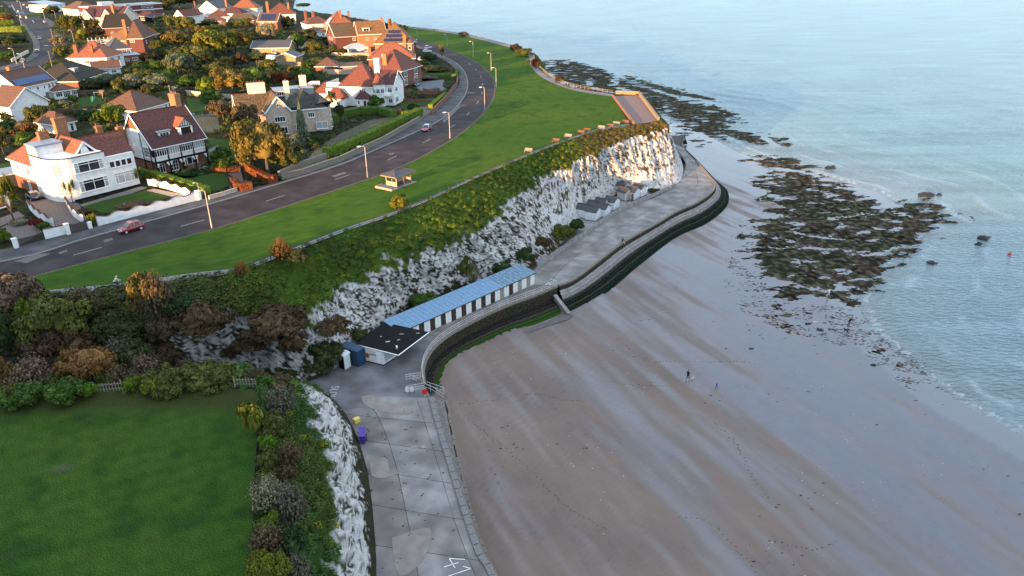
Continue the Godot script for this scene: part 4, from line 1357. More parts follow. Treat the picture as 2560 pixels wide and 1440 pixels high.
func flats() -> void:
	var o := frame("brick_flats", "three storey brown brick flats with white bands and flat roof", "building", Vector2(-288.47, -530.22), Vector2(-257.23, -573.2))
	var w := Vector2(-288.47, -530.22).distance_to(Vector2(-257.23, -573.2))
	for k in 3:
		var st := mb()
		box(st, Vector3(w * 0.5, 1.55 + k * 3.6, -7), Vector3(w, 3.1, 14))
		part("wall", done(st), M["brick_dark"], o)
		st = mb()
		box(st, Vector3(w * 0.5, 3.35 + k * 3.6, -6.95), Vector3(w + 0.3, 0.5, 14.3))
		part("band", done(st), M["trim"], o)
		for x in [0.42, 0.54, 0.72, 0.78, 0.84]:
			window(o, Vector3(w * x, 1.7 + k * 3.6, 0.01), 0, 2.2, 1.7, 2, 1)
	var st := mb()
	box(st, Vector3(w * 0.5, 11.0, -7), Vector3(w - 0.6, 0.3, 13.4))
	part("roof", done(st), M["lead"], o)
	st = mb()
	box(st, Vector3(w * 0.5, 6.5, 0.4), Vector3(3.0, 9.6, 0.8))
	part("stair_bay", done(st), M["pane_pale"], o)
	st = mb()
	box(st, Vector3(w * 0.3, 12.2, -8), Vector3(9, 2.2, 5))
	part("plant_room", done(st), M["white"], o)


func curve_wall(st: SurfaceTool, pts: Array, h: float) -> void:
	for k in pts.size() - 1:
		var a: Vector2 = pts[k]
		var b: Vector2 = pts[k + 1]
		quad(st, Vector3(a.x, 0, a.y), Vector3(a.x, h, a.y), Vector3(b.x, h, b.y), Vector3(b.x, 0, b.y))


func white_house() -> void:
	var a := Vector2(-82.98, -132.38)
	var b := Vector2(-75.6, -142.59)
	var o := frame("white_house", "large white rendered modernist house with curved corner and red tiled roof", "house", a, b)
	var w := 12.6
	# tall front block with the rounded corner
	var pts := [Vector2(-2.6, -9.5), Vector2(-2.6, -5.0)]
	for k in 9:
		var t := PI * 0.5 * k / 8.0
		pts.append(Vector2(-2.6 + 3.4 * (1 - cos(t)), -4.2 + 4.2 * sin(t)))
	pts.append(Vector2(6.9, 0))
	pts.append(Vector2(6.9, -9.5))
	var st := mb()
	slab(st, PackedVector2Array(pts), 0, 8.2)
	part("wall", done(st), M["white"], o)
	var rim := mb()
	for k in pts.size() - 2:
		var p: Vector2 = pts[k]
		var q: Vector2 = pts[k + 1]
		box(rim, Vector3((p.x + q.x) * 0.5, 8.26, (p.y + q.y) * 0.5), Vector3(p.distance_to(q) + 0.1, 0.12, 0.34), Basis(Vector3.UP, -atan2(q.y - p.y, q.x - p.x)))
	part("coping", done(rim), M["tile_plum"], o)
	walls(o, 6.9, w, -9.0, -0.25, 6.9, "white", "", 0, 0)
	rim = mb()
	box(rim, Vector3(6.0, 0.18, 0.05), Vector3(13.0, 0.36, 0.1))
	part("plinth", done(rim), M["black"], o)
	# windows of the front
	big_window(o, Vector3(3.6, 6.1, 0.02), 5.4, 1.9, "glass")
	big_window(o, Vector3(3.7, 2.5, 0.02), 5.4, 2.1, "glass")
	for k in 4:
		window(o, Vector3(8.0 + k * 1.15, 5.3, -0.23), 0, 1.05, 1.3, 1, 1, "glass")
	big_window(o, Vector3(9.8, 2.4, -0.23), 3.6, 2.1, "pane_pale")
	for y in [2.4, 6.1]:
		window(o, Vector3(-1.75, y, -1.25), -0.75, 1.1, 2.3, 2, 3, "pane_pale")
	window(o, Vector3(-2.62, 4.2, -6.0), -PI / 2, 0.5, 1.1, 1, 1)
	# square tower behind the curve
	walls(o, -2.4, 2.4, -10.0, -6.2, 10.0, "white")
	st = mb()
	box(st, Vector3(0, 10.15, -8.1), Vector3(5.2, 0.3, 4.2))
	part("tower_roof", done(st), M["lead"], o)
	for k in 3:
		window(o, Vector3(-2.42, 8.9, -6.9 - k * 1.0), -PI / 2, 0.6, 1.6, 1, 1, "pane_pale")
	# rear wing, brick below and white above
	walls(o, -2.2, 6.0, -20.0, -9.5, 2.7, "brick")
	walls(o, -2.3, 6.1, -20.1, -9.4, 6.0, "white", "", 0, 2.7)
	roof(o, -2.3, 7.5, -20.1, -9.4, 6.0, 4.4, "hip", "tile_orange")
	window(o, Vector3(-2.32, 4.4, -17.0), -PI / 2, 0.8, 1.3, 1, 1)
	window(o, Vector3(-2.32, 4.4, -12.5), -PI / 2, 1.6, 1.3, 3, 1)
	window(o, Vector3(-2.22, 1.2, -14.0), -PI / 2, 0.9, 2.0, 1, 1, "pane_pale", "door")
	# main roof behind the parapet
	roof(o, 5.6, 12.9, -9.2, -1.0, 6.6, 3.9, "gx", "tile_red", 0.3, false)
	walls(o, 3.0, 6.0, -9.0, -2.2, 6.6, "white", "gz", 4.2)
	roof(o, 2.6, 6.4, -12.0, -2.2, 8.0, 2.4, "gz", "tile_orange", 0.3)
	chimney(o, 1.6, -11.4, 6, 11.6, 1.8, 1.0, "brick_orange", 4)
	chimney(o, 6.2, -14.0, 6, 13.2, 2.2, 1.3, "brick_orange", 4)
	chimney(o, 12.0, -11.0, 4, 10.8, 1.2, 1.2, "brick_orange", 2)


func big_window(o: Node3D, at: Vector3, w: float, h: float, pane: String) -> void:
	# two large lights between narrow side lights, with a row of top lights
	var st := mb()
	var cols := [0.0, 0.14, 0.5, 0.86, 1.0]
	for c in cols:
		box(st, Vector3(-w * 0.5 + w * c, 0, 0.03), Vector3(0.1, h, 0.12))
	for y in [-0.5, 0.28, 0.5]:
		box(st, Vector3(0, h * y, 0.026), Vector3(w, 0.1, 0.11))
	for s in [-1, 1]:
		box(st, Vector3(s * w * 0.43, h * 0.05, 0.024), Vector3(w * 0.13, 0.09, 0.1))
	box(st, Vector3(0, -h * 0.5 - 0.07, 0.08), Vector3(w + 0.2, 0.09, 0.24))
	var f := part("window", done(st), M["trim"], o, at)
	for c in 4:
		st = mb()
		var x0: float = cols[c]
		var x1: float = cols[c + 1]
		box(st, Vector3(-w * 0.5 + w * (x0 + x1) * 0.5, 0, -0.01), Vector3(w * (x1 - x0) - 0.08, h - 0.08, 0.05))
		part("pane", done(st), M[pane if c == 1 or c == 2 else "pane_pale"], f)


func tudor_house() -> void:
	var o := frame("tudor_house", "black and white timbered house with large plum tiled roof and two dormers", "house", Vector2(-74.66, -148.63), Vector2(-67.74, -157.89))
	var w := 11.8
	var d := 12.0
	walls(o, 0, w, -d, -1.4, 3.0, "brick")
	walls(o, -0.06, w + 0.06, -d, -1.3, 6.0, "white", "gx", 6.4, 3.0)
	var r := roof(o, 0, w, -d - 0.2, 0.1, 6.0, 6.6, "gx", "tile_plum", 0.4)
	var st := mb()
	tri(st, Vector3(-0.12, 9.4, -d * 0.5 - 2.8), Vector3(-0.12, 12.0, -d * 0.5 - 0.1), Vector3(-0.12, 9.4, -d * 0.5 + 2.6))
	part("tile_hanging", done(st), M["tile_orange"], o)
	# glazed balcony over the porch
	st = mb()
	box(st, Vector3(w * 0.5, 3.55, -0.68), Vector3(w, 0.95, 1.36))
	part("balcony_front", done(st), M["white"], o)
	st = mb()
	for k in 34:
		box(st, Vector3(0.3 + k * 0.34, 3.6, 0.02), Vector3(0.1, 0.75, 0.05))
	part("baluster", done(st), M["trim"], o).set_meta("kind", "stuff")
	st = mb()
	box(st, Vector3(w * 0.5, 4.9, -0.75), Vector3(w - 0.1, 2.0, 1.2))
	part("balcony_glass", done(st), M["glass"], o)
	for k in 4:
		window(o, Vector3(w * (k + 0.5) / 4, 4.95, 0.0), 0, w / 4 - 0.25, 1.8, 5, 2, "pane_pale" if k % 2 else "glass", "window", 0.12)
	window(o, Vector3(-0.08, 4.9, -2.6), -PI / 2, 2.2, 2.2, 4, 3, "glass")
	st = mb()
	for k in 5:
		box(st, Vector3(0.05 + (w - 0.1) * k / 4, 3.0, 0.1), Vector3(0.22, 6.0, 0.22))
	box(st, Vector3(w * 0.5, 3.02, 0.08), Vector3(w + 0.2, 0.25, 0.2))
	box(st, Vector3(-0.1, 3.02, -d * 0.5), Vector3(0.12, 0.25, d))
	for z in [-1.3, -4.2]:
		box(st, Vector3(-0.1, 4.4, z), Vector3(0.12, 8.8 if z < -2 else 6.0, 0.16))
	part("timber", done(st), M["black"], o)
	st = mb()
	for k in 4:
		for s in [-1, 1]:
			var x: float = w * (k + 0.5) / 4 + s * (w / 8 - 0.4)
			box(st, Vector3(x, 2.5, 0.1), Vector3(0.5, 0.35, 0.1))
			box(st, Vector3(x + s * 0.15, 2.15, 0.1), Vector3(0.22, 0.5, 0.1))
	part("bracket", done(st), M["trim"], o)
	window(o, Vector3(4.6, 1.25, -1.35), 0, 1.9, 2.2, 3, 3, "glass", "window", 0.12)
	st = mb()
	box(st, Vector3(8.3, 0.5, -0.7), Vector3(3.2, 1.0, 1.4))
	part("bay_base", done(st), M["brick"], o)
	window(o, Vector3(8.3, 1.75, -0.35), 0, 2.6, 1.7, 2, 1, "glass", "window", 0.14)
	window(o, Vector3(6.7, 1.75, -0.85), -PI / 2, 1.0, 1.7, 1, 2, "glass", "window", 0.12)
	window(o, Vector3(1.6, 1.25, -1.35), 0, 1.8, 2.0, 3, 2)
	window(o, Vector3(-0.08, 5.0, -9.0), -PI / 2, 1.0, 1.1, 1, 1)
	# dormers
	dormer(o, 3.9, -1.5, 7.0, 2.6, 1.7, 3.4, "flat", "white", "lead", 3)
	dormer(o, 8.6, -1.0, 7.0, 3.2, 2.2, 4.6, "gz", "white", "tile_orange", 1)
	st = mb()
	for k in 5:
		var x := -1.1 + k * 0.55
		box(st, Vector3(8.6 + x, 9.2 + (1.5 - absf(x) * 1.0) * 0.5, -0.94), Vector3(0.12, 1.5 - absf(x) * 1.0, 0.06))
	box(st, Vector3(8.6, 9.2, -0.92), Vector3(3.3, 0.14, 0.08))
	part("gable_timber", done(st), M["black"], o)
	chimney(o, w - 1.0, -d * 0.5 - 1.0, 9, 15.0, 1.3, 2.4, "brick_orange", 3)
	chimney(o, -1.0, -d + 2.0, 3, 9.5, 1.4, 1.0, "brick_orange", 2)


func stone_house() -> void:
	var o := frame("stone_house", "large pale stone house with gabled wing, round bay and grey green roofs", "house", Vector2(-61.9, -184.62), Vector2(-56.6, -187.09))
	walls(o, 0, 5.9, -9, 0, 6.1, "stone", "gz", 3.7)
	roof(o, 0, 5.9, -10, 0, 6.1, 3.9, "gz", "tile_moss", 0.35)
	walls(o, -6.5, 3, -13.5, -4.0, 5.2, "stone", "gx", 4.2)
	roof(o, -6.5, 3.4, -13.5, -4.0, 5.2, 4.6, "gx", "tile_moss", 0.3)
	walls(o, 5.6, 16.2, -11, -1.0, 6.0, "stone")
	roof(o, 5.6, 15.0, -12, -1.0, 6.0, 4.4, "hiplong", "slate_green", 0.4)
	# round bay on the seaward corner with its own low roof
	var st := mb()
	var poly := PackedVector2Array()
	for k in 12:
		var t := TAU * k / 12.0
		poly.append(Vector2(14.2 + 2.7 * cos(t), -3.2 + 2.7 * sin(t)))
	slab(st, poly, 0, 6.0)
	part("bay", done(st), M["stone"], o)
	st = mb()
	tube(st, Vector3(14.2, 6.0, -3.2), Vector3(13.6, 9.6, -5.0), 3.1, 0.1, 14)
	part("bay_roof", done(st), M["slate_green"], o)
	st = mb()
	tube(st, Vector3(7.4, 6.0, -2.6), Vector3(7.6, 10.6, -4.0), 2.9, 0.08, 14)
	part("corner_roof", done(st), M["slate_green"], o)
	st = mb()
	box(st, Vector3(8.6, 9.4, -9.5), Vector3(10, 1.6, 5))
	box(st, Vector3(8.6, 10.3, -9.5), Vector3(10.4, 0.14, 5.4))
	part("flat_roof", done(st), M["lead"], o)
	for x in [5.0, 7.6]:
		window(o, Vector3(x, 9.4, -6.97), 0, 1.8, 1.1, 3, 1)
	window(o, Vector3(3.1, 4.2, 0.02), 0, 2.7, 1.4, 4, 1)
	window(o, Vector3(3.1, 1.3, 0.02), 0, 3.2, 1.8, 4, 1)
	window(o, Vector3(2.95, 7.6, 0.02), 0, 0.5, 0.7, 1, 1)
	window(o, Vector3(11.2, 4.4, -0.98), 0, 1.7, 1.3, 3, 1)
	window(o, Vector3(13.6, 1.6, -0.45), 0, 3.0, 1.9, 2, 1, "pane_pale")
	window(o, Vector3(16.5, 1.6, -1.8), 1.1, 1.4, 1.9, 1, 1)
	window(o, Vector3(16.3, 4.4, -1.6), 0.95, 0.6, 1.3, 1, 1)
	window(o, Vector3(7.6, 1.5, -0.98), 0, 1.2, 1.4, 2, 1)
	st = mb()
	box(st, Vector3(10.6, 5.95, -0.8), Vector3(9.6, 0.16, 0.4))
	part("gutter", done(st), M["trim"], o)
	chimney(o, -0.6, -9.2, 6, 12.2, 4.4, 1.3, "cream", 6)
	chimney(o, 6.6, -6.0, 6, 12.6, 1.2, 1.2, "cream", 1)
	chimney(o, 11.8, -11.0, 6, 13.0, 1.6, 1.2, "cream", 1)


func turret_house() -> void:
	var o := frame("turret_house", "white house with red hipped roof, conical turret and bay windows", "house", Vector2(-52.39, -226.39), Vector2(-40.45, -223.88))
	var w := Vector2(-52.39, -226.39).distance_to(Vector2(-40.45, -223.88))
	walls(o, 0, w, -12, 0, 5.8, "white")
	roof(o, 0, w - 1.0, -12.5, 0, 5.8, 6.2, "hip", "tile_red", 0.4)
	# gabled wing towards the road
	walls(o, w - 2.5, w + 4.5, -11.0, -2.0, 6.2, "white", "gx", 3.4)
	roof(o, w - 4.0, w + 4.5, -11.0, -2.0, 6.2, 3.8, "gx", "tile_plum", 0.35)
	# turret
	var st := mb()
	tube(st, Vector3(w + 0.2, 0, -1.2), Vector3(w + 0.2, 6.6, -1.2), 1.9, 1.9, 10)
	part("turret", done(st), M["white"], o)
	st = mb()
	tube(st, Vector3(w + 0.2, 6.6, -1.2), Vector3(w + 0.2, 7.4, -1.2), 2.3, 1.7, 12)
	tube(st, Vector3(w + 0.2, 7.4, -1.2), Vector3(w + 0.2, 10.2, -1.2), 1.7, 0.06, 12)
	part("turret_roof", done(st), M["tile_red"], o)
	for t in [-0.6, 0.2, 0.9]:
		window(o, Vector3(w + 0.2 + 1.9 * sin(t), 4.7, -1.2 + 1.9 * cos(t)), t, 1.2, 1.5, 2, 2)
		window(o, Vector3(w + 0.2 + 1.9 * sin(t), 1.5, -1.2 + 1.9 * cos(t)), t, 1.2, 1.4, 2, 2)
	window(o, Vector3(w * 0.62, 4.4, 0.02), 0, 2.0, 1.4, 3, 2)
	window(o, Vector3(w * 0.2, 4.4, 0.02), 0, 0.8, 1.1, 2, 1, "pane_pale")
	window(o, Vector3(w * 0.32, 4.4, 0.02), 0, 0.8, 1.1, 2, 1, "pane_pale")
	window(o, Vector3(w + 4.52, 4.6, -4.4), PI / 2, 2.0, 1.5, 3, 2)
	window(o, Vector3(w + 4.52, 1.5, -4.4), PI / 2, 2.6, 1.7, 4, 2)
	window(o, Vector3(w + 3.4, 4.6, -1.98), 0, 1.4, 1.4, 2, 2)
	window(o, Vector3(w + 3.4, 1.5, -1.98), 0, 1.4, 1.5, 2, 2)
	# porch with its own roof
	walls(o, w * 0.5, w * 0.82, 0, 2.0, 2.6, "white")
	roof(o, w * 0.5, w * 0.82, 0, 2.0, 2.6, 1.7, "hip", "tile_plum", 0.35, false)
	window(o, Vector3(w * 0.72, 1.05, 2.02), 0, 1.0, 2.0, 1, 1, "glass", "door")
	window(o, Vector3(w * 0.56, 1.4, 2.02), 0, 0.7, 1.1, 1, 1)
	walls(o, -3.0, w * 0.2, 0, 3.2, 2.7, "white")
	roof(o, -3.0, w * 0.2, 0, 3.2, 2.7, 2.6, "hip", "tile_red", 0.35, false)
	window(o, Vector3(0.6, 1.3, 3.22), 0, 1.2, 1.3, 2, 2)
	# rear wing with white roof terrace
	walls(o, -6, 1.0, -12, -3, 4.6, "white")
	st = mb()
	box(st, Vector3(-2.6, 4.75, -7.5), Vector3(7.4, 0.3, 9.4))
	part("flat_roof", done(st), M["tile_orange"], o)
	st = mb()
	for x in [-5.5, 0.4]:
		box(st, Vector3(x, 5.6, -7.5), Vector3(0.15, 1.3, 9.0))
	box(st, Vector3(-2.6, 5.6, -3.2), Vector3(6.2, 1.3, 0.15))
	part("parapet", done(st), M["trim"], o)
	roof(o, -11, -5.8, -13, -5, 2.6, 3.0, "hip", "tile_red", 0.3, false)
	walls(o, -11, -5.8, -13, -5, 2.6, "white")
	st = mb()
	box(st, Vector3(w + 2.0, 3.5, -1.1), Vector3(3.4, 0.9, 1.8))
	part("balcony", done(st), M["trim"], o)
	chimney(o, w * 0.86, -6.0, 5, 13.4, 1.6, 1.3, "white", 3)



# ---------------------------------------------------------------- roads and gardens
func between(called: String, one: Array, other: Array, n: int, y: float, m: Material, deep := 0.0) -> void:
	var p := along(one, n)
	var q := along(other, n)
	var st := mb()
	for k in n:
		quad(st, v3(p[k], y), v3(p[k + 1], y), v3(q[k + 1], y), v3(q[k], y))
		if deep > 0.0:
			quad(st, v3(p[k], y - deep), v3(p[k + 1], y - deep), v3(p[k + 1], y), v3(p[k], y))
			quad(st, v3(q[k], y), v3(q[k + 1], y), v3(q[k + 1], y - deep), v3(q[k], y - deep))
	structure(called, done(st), m)


func roads() -> void:
	var right := smooth(pl([-260, -69, -130, -72, -96, -80]) + pl([-73.28, -93.89, -70.51, -96.92, -61.88, -105.71, -51.31, -116.31, -41.8, -128.96, -31.12, -143.94, -23.68, -156.31, -15.18, -179.24, -10.08, -200.12, -7.28, -218.53, -5.54, -239.66, -5.94, -267.69, -7.85, -286.71, -13.23, -314.51, -23.04, -348.11, -37.62, -385.89, -51.26, -415.23, -61.16, -443.97]), 3.0)
	var kerb := smooth(pl([-260, -83, -136, -86, -104, -93]) + pl([-78.72, -102.39, -71.35, -111.54, -67.19, -116.55, -54.96, -132.25, -47.03, -143.33, -37.98, -156.83, -30.84, -173.69, -23.99, -190.81, -19.76, -203.18, -16.11, -225.22, -14.85, -247.6, -15.53, -268.25, -18.05, -292.48, -22.87, -317.58, -30.83, -341.59, -41.99, -369.43, -57.11, -409.79, -66.88, -439.99]), 3.0)
	var wall := smooth(pl([-260, -88, -139, -91, -108, -98]) + pl([-81.6, -106.88, -80.09, -108.56, -72.28, -117.09, -59.23, -132.38, -46.34, -145.32, -38.71, -160.24, -31.69, -179.06, -25.4, -203.44, -21.1, -233.44, -18.32, -259.8, -19.47, -282.47, -23.98, -309.35, -31.15, -334.77, -41.48, -364.61, -58.5, -404.11, -68.56, -435.71]), 3.0)
	between("road", right, kerb, 140, 0.008, M["asphalt_red"])
	between("road_verge", right, along(right, 140).map(func(q): return q + Vector2(0.5, 0.35)), 140, 0.014, mat(0.14, 0.12, 0.07, 0.95, "coarse", 3.0))
	between("pavement", kerb, wall, 140, 0.12, M["pavement"], 0.12)
	between("kerb", along(kerb, 160), along(kerb, 160).map(func(q): return q + Vector2(0.28, 0.2)), 160, 0.13, mat(0.26, 0.25, 0.24, 0.9, "strong", 1.5), 0.13)
	# repaired patches and the broken centre line
	for q in [pl([-76.73, -102.66, -74.52, -105.69, -72.72, -105.65, -74.31, -101.81]), pl([-71.82, -105.96, -71.3, -107.3, -70.6, -106.6, -71.12, -105.28]), pl([-67.46, -111.44, -66.46, -112.33, -65.81, -111.58, -66.64, -110.33]), pl([-37.96, -147.98, -35.87, -150.97, -35.06, -150.32, -36.91, -147.05]), pl([-28.56, -166.3, -27.54, -167, -27.19, -165.88, -28.15, -164.81])]:
		sheet("road_patch", q, 0.016, M["patch"])
	var mid := []
	var a := along(right, 130)
	var b := along(kerb, 130)
	for k in 131:
		mid.append(a[k].lerp(b[k], 0.42))
	mid = along(mid, 130)
	for k in range(2, 100, 4):
		var p: Vector2 = mid[k]
		var q: Vector2 = mid[k + 1]
		var n := (q - p).orthogonal().normalized() * 0.07
		sheet("road_marking", [p - n, q - n, q + n, p + n], 0.014, M["paint"])
	for q in [pl([-19.06, -201.57, -15.65, -227.8, -14.75, -225.15, -18.15, -199.96]), pl([-17.97, -225.31, -14.01, -225.12, -13.94, -223.83, -17.83, -223.39]), pl([-16.88, -247.71, -11.68, -245.91, -11.62, -244.4, -16.74, -245.43])]:
		sheet("road_marking", q, 0.018, M["patch"])
	# the road inland
	between("side_road", smooth(pl([-542.22, -826.09, -483.65, -747.92, -405.21, -633.75, -362.51, -571.04, -307.21, -489.6, -263.03, -423.64, -236.06, -379.79, -221.81, -352.75, -212.78, -328.13, -210.67, -313.66, -208.97, -298.26]), 8.0), smooth(pl([-496.61, -805.49, -406.25, -664.94, -350.69, -576.76, -308.76, -514.5, -259.44, -437.81, -239.03, -402.49, -216.25, -358.13, -203.66, -327.51, -196.33, -303.83, -189.93, -283.18, -186.14, -263.44]), 8.0), 60, 0.008, M["asphalt"])
	between("side_pavement", smooth(pl([-350.69, -576.76, -308.76, -514.5, -259.44, -437.81, -239.03, -402.49, -216.25, -358.13]), 8.0), smooth(pl([-353.61, -587.99, -311.31, -526.55, -259.13, -444.28, -235.01, -402.16, -211.76, -354.89]), 8.0), 30, 0.12, M["pavement"], 0.12)
	between("side_pavement", smooth(pl([-362.51, -571.04, -307.21, -489.6, -263.03, -423.64, -236.06, -379.79, -221.81, -352.75, -212.78, -328.13, -210.67, -313.66, -208.97, -298.26]), 8.0), smooth(pl([-365.38, -571.36, -308.26, -487.09, -263.82, -419.74, -237.02, -375.02, -225.73, -353.04, -218.79, -333.6, -217.43, -321.12, -216.34, -309.51]), 8.0), 40, 0.12, M["pavement"], 0.12)
	sheet("traffic_island", pl([-391.2, -623.68, -390.79, -640.53, -368.92, -608.9, -376.8, -602.03]), 0.1, M["lawn_plain"], 0.1)
	for k in 4:
		sheet("road_marking", [pl([-489.15, -760.41, -488.29, -760.28, -434.03, -678.01, -434.79, -678.11]), pl([-354.53, -570.14, -353.89, -570.07, -337.67, -544.9, -338.28, -544.96]), pl([-263.35, -419.7, -262.26, -421.58, -261.02, -419.5, -262.12, -417.63]), pl([-246.84, -401.32, -244.62, -401.13, -243.52, -399.24, -245.73, -399.42])][k], 0.014, M["paint"])
	# path along the edge of the cliff
	var inner := smooth(pl([-73.21, -88.67, -66.19, -91.58, -56.17, -94.05, -47.18, -97.38, -41.31, -99.17, -38.14, -102.5, -28.03, -116.46, -22.77, -122.31, -16.55, -131.07, -6.53, -148.11, 4.99, -166.13, 14.39, -179.31, 23.72, -190.66, 32.11, -195.68]), 2.0)
	var outer := smooth(pl([-71.55, -86.2, -64.21, -89.73, -55.24, -92.13, -46.38, -95.35, -40.69, -97.37, -37.7, -101.07, -27.71, -114.88, -22.54, -120.81, -16.4, -129.61, -6.48, -146.61, 4.93, -164.3, 14.27, -177.62, 23.45, -188.31, 32.38, -193.19]), 2.0)
	between("cliff_path", inner, outer, 120, 0.02, mat(0.23, 0.225, 0.22, 0.9, "strong", 4.0))
	var far_in := smooth(pl([32.91, -236.91, 22.2, -247.88, 15.65, -262.93, 10.75, -284.54, 8.41, -311.84, 8, -344.35, 1.12, -367.63, -20.75, -418.62, -41.45, -453.77, -64.01, -481.21]), 2.0)
	var far_out := smooth(pl([33.64, -240.48, 23.28, -252.54, 17.33, -267.21, 13.22, -288.42, 10.62, -312.88, 10.27, -347.05, 3.15, -375.69, -20.1, -429.09, -41.08, -463.49, -63.75, -489.29]), 2.0)
	between("cliff_path", far_in, far_out, 120, 0.02, mat(0.20, 0.19, 0.19, 0.9, "strong", 4.0))
	sheet("terrace", pl([32.74, -237.63, 41.84, -238.59, 40.63, -198.87, 33.03, -194.64]), 0.03, mat(0.24, 0.15, 0.13, 0.9, "strong", 3.0))
	# garden lawns, drives and beds
	var ln: Material = M["lawn_plain"]
	var dry := mat(0.115, 0.115, 0.055, 0.95, "coarse", 5.0)
	var drive := mat(0.155, 0.125, 0.11, 0.9, "strong", 3.0)
	for q in [pl([-80.37, -128.95, -78.14, -132.96, -73.08, -139.23, -65.33, -135.07, -74.3, -125.12]), pl([-69.05, -146.96, -62.23, -152.51, -55.53, -144.18, -59.81, -136.96]), pl([-34.67, -230.08, -24.7, -237.81, -22.68, -225.55, -32.33, -217.33]), pl([-34.23, -289.37, -23.11, -292.8, -21.17, -280.63, -32.69, -279.41]), pl([-105.56, -239.2, -95.59, -240.1, -87.87, -220, -96, -216.8]), pl([-143.14, -242.58, -137.58, -246.67, -127.9, -230.81, -134.43, -227.25]), pl([-115.81, -160.3, -112.41, -163.64, -104.82, -153.36, -108.49, -148.88]), pl([-77.6, -183.94, -70.59, -181.49, -63.43, -163.61, -68.46, -160.29]), pl([-67.56, -262.6, -59.47, -264.7, -57.77, -257.89, -65.78, -255.1]), pl([-181.58, -292.46, -157.09, -267.71, -150.02, -247.33, -160.16, -255.53])]:
		sheet("garden_lawn", q, 0.012, ln)
		blocked.append(PackedVector2Array(q))
	for q in [pl([-46.23, -157.79, -46.89, -171.55, -44.4, -187.04, -39.56, -204.08, -31.81, -209.19, -28.88, -197.38, -34.86, -180.04, -40.01, -166.36]), pl([-94.1, -212.09, -84.77, -210.53, -76.98, -190.72, -83.81, -188.69]), pl([-48.88, -148.36, -45.16, -157.08, -39.46, -163.79, -46.34, -145.32])]:
		sheet("garden_lawn", q, 0.012, dry)
		blocked.append(PackedVector2Array(q))
	for q in [pl([-93.52, -132.94, -88.92, -134.04, -82.23, -131.14, -72.88, -117.7, -74.49, -113.86, -84.97, -122.81]), pl([-88.55, -117.74, -87.39, -122.88, -79.77, -115.53, -80.09, -108.56]), pl([-91.93, -123.01, -90.99, -126.73, -88.06, -123.98, -89.07, -118.55]), pl([-64.56, -157.78, -60.15, -156.63, -54.63, -142.74, -56.55, -140.04]), pl([-28.15, -225.82, -25.4, -203.44, -23.05, -211.61, -25.17, -225.67])]:
		sheet("driveway", q, 0.012, drive)
		blocked.append(PackedVector2Array(q))
	sheet("gravel_drive", pl([-34.12, -268.46, -24.72, -274.23, -20.9, -251.03, -31.97, -250.08]), 0.012, mat(0.24, 0.26, 0.28, 0.95, "coarse", 1.5))
	sheet("garden_path", pl([-95.76, -216.21, -87.57, -218.18, -85.25, -212.82, -93.16, -210.92]), 0.016, M["pavement"])
	sheet("garden_path", pl([-72.85, -171.39, -72.32, -176.54, -71.13, -174.07, -71.44, -168.67]), 0.016, M["patch"])
	sheet("garden_path", pl([-72.96, -138.96, -71.82, -139.99, -63.17, -135.51, -64.9, -134.05]), 0.016, mat(0.30, 0.24, 0.18))
	sheet("gravel_bed", pl([-81.55, -130.16, -75.29, -141.75, -73.46, -140.59, -78.98, -127.75]), 0.01, mat(0.30, 0.28, 0.25, 0.95, "coarse", 1.5))


# ---------------------------------------------------------------- walls, fences and hedges
func garden_wall(called: String, label: String, pts: Array, h: float, thick: float, kind: String, cap := "", category := "wall") -> Node3D:
	var o := thing(called, label, category)
	var st := mb()
	var ct := mb()
	for k in pts.size() - 1:
		var a: Vector2 = pts[k]
		var b: Vector2 = pts[k + 1]
		var m := (a + b) * 0.5
		var bs := Basis(Vector3.UP, -atan2(b.y - a.y, b.x - a.x))
		box(st, v3(m, h * 0.5), Vector3(a.distance_to(b) + thick * 0.4, h, thick), bs)
		box(ct, v3(m, h + 0.05), Vector3(a.distance_to(b) + thick * 0.5, 0.1, thick + 0.12), bs)
	part("wall", done(st), M[kind], o)
	if cap != "":
		part("coping", done(ct), M[cap], o)
	return o


func wavy_wall(label: String, pts: Array, h: float, swing: float, phase: float) -> void:
	var o := thing("wavy_garden_wall", label, "wall")
	var p := smooth(pts, 0.4)
	var st := mb()
	var ct := mb()
	var run := 0.0
	for k in p.size() - 1:
		var a: Vector2 = p[k]
		var b: Vector2 = p[k + 1]
		var l := a.distance_to(b)
		var ha := h + swing * (0.5 + 0.5 * cos(run * TAU / 3.6 + phase))
		run += l
		var hb_ := h + swing * (0.5 + 0.5 * cos(run * TAU / 3.6 + phase))
		var n := (b - a).orthogonal().normalized() * 0.14
		for s in [1, -1]:
			var u: Vector2 = a + n * s
			var v: Vector2 = b + n * s
			if s > 0:
				quad(st, v3(u, 0), v3(u, ha), v3(v, hb_), v3(v, 0))
			else:
				quad(st, v3(v, 0), v3(v, hb_), v3(u, ha), v3(u, 0))
		quad(ct, v3(a - n * 1.4, ha + 0.06), v3(b - n * 1.4, hb_ + 0.06), v3(b + n * 1.4, hb_ + 0.06), v3(a + n * 1.4, ha + 0.06))
		quad(ct, v3(a + n * 1.4, ha), v3(a + n * 1.4, ha + 0.06), v3(b + n * 1.4, hb_ + 0.06), v3(b + n * 1.4, hb_))
		quad(ct, v3(b - n * 1.4, hb_), v3(b - n * 1.4, hb_ + 0.06), v3(a - n * 1.4, ha + 0.06), v3(a - n * 1.4, ha))
	part("wall", done(st), M["white"], o)
	part("coping", done(ct), M["tile_plum"], o)


